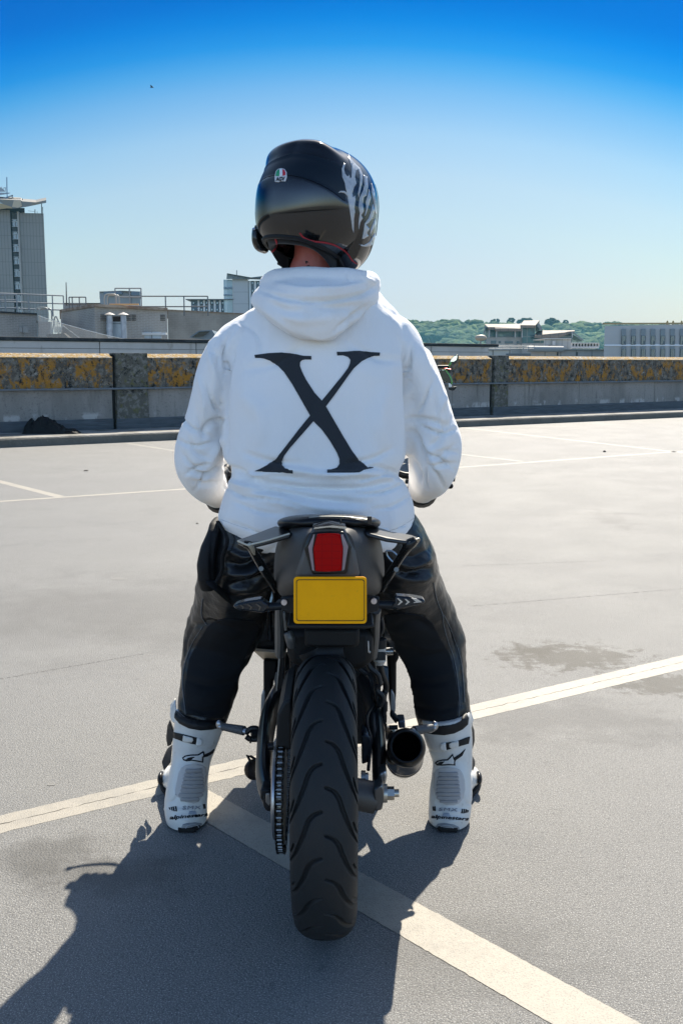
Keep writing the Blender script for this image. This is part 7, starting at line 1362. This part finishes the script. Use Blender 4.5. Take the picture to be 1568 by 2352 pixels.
m = MB(); m.slab([Vector((sxm - p.x, p.y, p.z)) for p in mp], (-.004, .05, 0)); mir2 = m.build('mirror', M('mirror_black', (.012, .012, .013), .35), gk, bevel=.008)
m = MB(); a_, b_ = A('m4', 600, 860, GY), A('m4', 560, 925, GY); m.cyl((sxm - a_.x, a_.y, a_.z), (sxm - b_.x, b_.y, b_.z), .012, n=10); m.build('stem', grn, mir2)
gr0 = A('m4', 565, 928, GY)
m = MB(); m.cyl((sxm - gr0.x, GY, gr0.z), gr0, .013, n=12); m.cyl(gr0 - Vector((.14, 0, 0)), gr0, .019, n=14); m.cyl((sxm - gr0.x, GY, gr0.z), (sxm - gr0.x + .14, GY, gr0.z), .019, n=14); m.build('handlebar', MATS['mirror_black'], gk)
m = MB(); m.tube([A('m4', 480, 955, GY + .05), A('m4', 540, 962, GY + .06), A('m4', 592, 970, GY + .05)], [.006, .007, .006], 8, 3); m.build('brake_lever', M('red_lever', (.45, .02, .03), .3, .5), gk)
# shroud, tank and body
for s_ in (1, -1):
    m = MB(); pl = [A('m4', x, y, GY + .05) for x, y in ((505, 972), (530, 985), (575, 1040), (608, 1100), (626, 1160), (622, 1200), (612, 1215), (590, 1190), (560, 1120), (520, 1060), (470, 1000))]
    if s_ < 0: pl = [Vector((sxm - p.x, p.y, p.z)) for p in pl]
    m.slab(pl, (0, .35, 0)); m.build('shroud', grn, gk, bevel=.012)
    m = MB(); pl = [A('m4', x, y, GY + .03) for x, y in ((440, 980), (505, 985), (560, 1060), (600, 1140), (600, 1190), (560, 1180), (420, 1120))]
    if s_ < 0: pl = [Vector((sxm - p.x, p.y, p.z)) for p in pl]
    m.slab(pl, (0, .3, 0)); m.build('infill', M('infill_dark', (.01, .03, .012), .2, coat=.6), gk, bevel=.006)
    m = MB(); pl = [A('m4', x, y, GY + .02) for x, y in ((560, 1180), (590, 1192), (616, 1222), (610, 1245), (580, 1260), (560, 1240))]
    if s_ < 0: pl = [Vector((sxm - p.x, p.y, p.z)) for p in pl]
    m.slab(pl, (0, .05, 0)); m.build('side_trim', M('trim_silver', (.5, .5, .52), .25, .6), gk, bevel=.003)
    m = MB(); pl = [A('m4', x, y, GY - .05) for x, y in ((560, 1255), (680, 1240), (684, 1255), (655, 1295), (628, 1305), (570, 1290))]
    if s_ < 0: pl = [Vector((sxm - p.x, p.y, p.z)) for p in pl]
    m.slab(pl, (0, .04, 0)); m.build('indicator', MATS['mirror_black'], gk, bevel=.004)
m = MB(); m.tube([(gcx, GY - .62, .98), (gcx, GY - .35, .93), (gcx, GY - .05, .98), (gcx, GY + .15, 1.04), (gcx, GY + .3, .95)], [(.05, .03), (.10, .05), (.14, .10), (.16, .12), (.08, .08)], 20, 4); m.build('body', grn, gk)
m = MB(); m.box((gcx, GY + .05, .55), (.26, .5, .5)); m.box((gcx, GY - .3, .7), (.12, .5, .12)); m.build('engine', blkm, gk, bevel=.03)
for yy, nm_ in ((GY - .72, 'rear_wheel'), (GY + .70, 'front_wheel')):
    m = MB(); m.lathe([(-.03, .05), (-.03, 0), (.03, 0), (.03, .05)], (gcx, yy, .31), (1, 0, 0), 16); [m.cyl((gcx, yy, .31), (gcx, yy + math.cos(q) * .22, .31 + math.sin(q) * .22), .012, n=8) for q in (0, 1.26, 2.51, 3.77, 5.03)]; w_ = m.build(nm_, satin, gk); tyre('t', w_, gcx, yy, .31, .075, .31, 96, 20, False)
m = MB(); m.cyl((gcx - .1, GY + .70, .31), (gcx - .1, GY + .42, .98), .025, n=12); m.cyl((gcx + .1, GY + .70, .31), (gcx + .1, GY + .42, .98), .025, n=12); m.build('fork', satin, gk)
m = MB(); m.box((gcx, GY - .66, .93), (.12, .03, .04)); m.build('tail_light', M('red_lamp', (.35, .01, .01), .2), gk, bevel=.006)
m = MB(); m.cyl((gcx + .09, GY - .3, .55), (gcx + .09, GY - .72, .31), .02, n=10); m.cyl((gcx - .09, GY - .3, .55), (gcx - .09, GY - .72, .31), .02, n=10); m.build('swingarm', satin, gk)
m = MB(); m.tube([(gcx - .12, GY + .05, .35), (gcx - .25, GY - .02, .02)], .012, 8, 2); m.build('side_stand', satin, gk)
# ================================================================== the air toward the hill
m = MB(); m.add([(-1100, -25, -17), (1100, -25, -17), (1100, 1500, -17), (-1100, 1500, -17), (-1100, -25, 26), (1100, -25, 26), (1100, 1500, 26), (-1100, 1500, 26)], [(3, 2, 1, 0), (4, 5, 6, 7), (0, 1, 5, 4), (1, 2, 6, 5), (2, 3, 7, 6), (3, 0, 4, 7)])
hzm = bpy.data.materials.new('haze_air'); hzm.use_nodes = True; nt = hzm.node_tree; nt.nodes.clear(); vo = nt.nodes.new('ShaderNodeVolumePrincipled'); oo = nt.nodes.new('ShaderNodeOutputMaterial'); nt.links.new(vo.outputs[0], oo.inputs['Volume'])
vo.inputs['Color'].default_value = (.32, .78, 1, 1); vo.inputs['Density'].default_value = .0003; vo.inputs['Anisotropy'].default_value = 0.0
ho_ = m.build('haze', hzm, smooth=False); ho_['kind'] = 'stuff'
scene.cycles.volume_bounces = 0
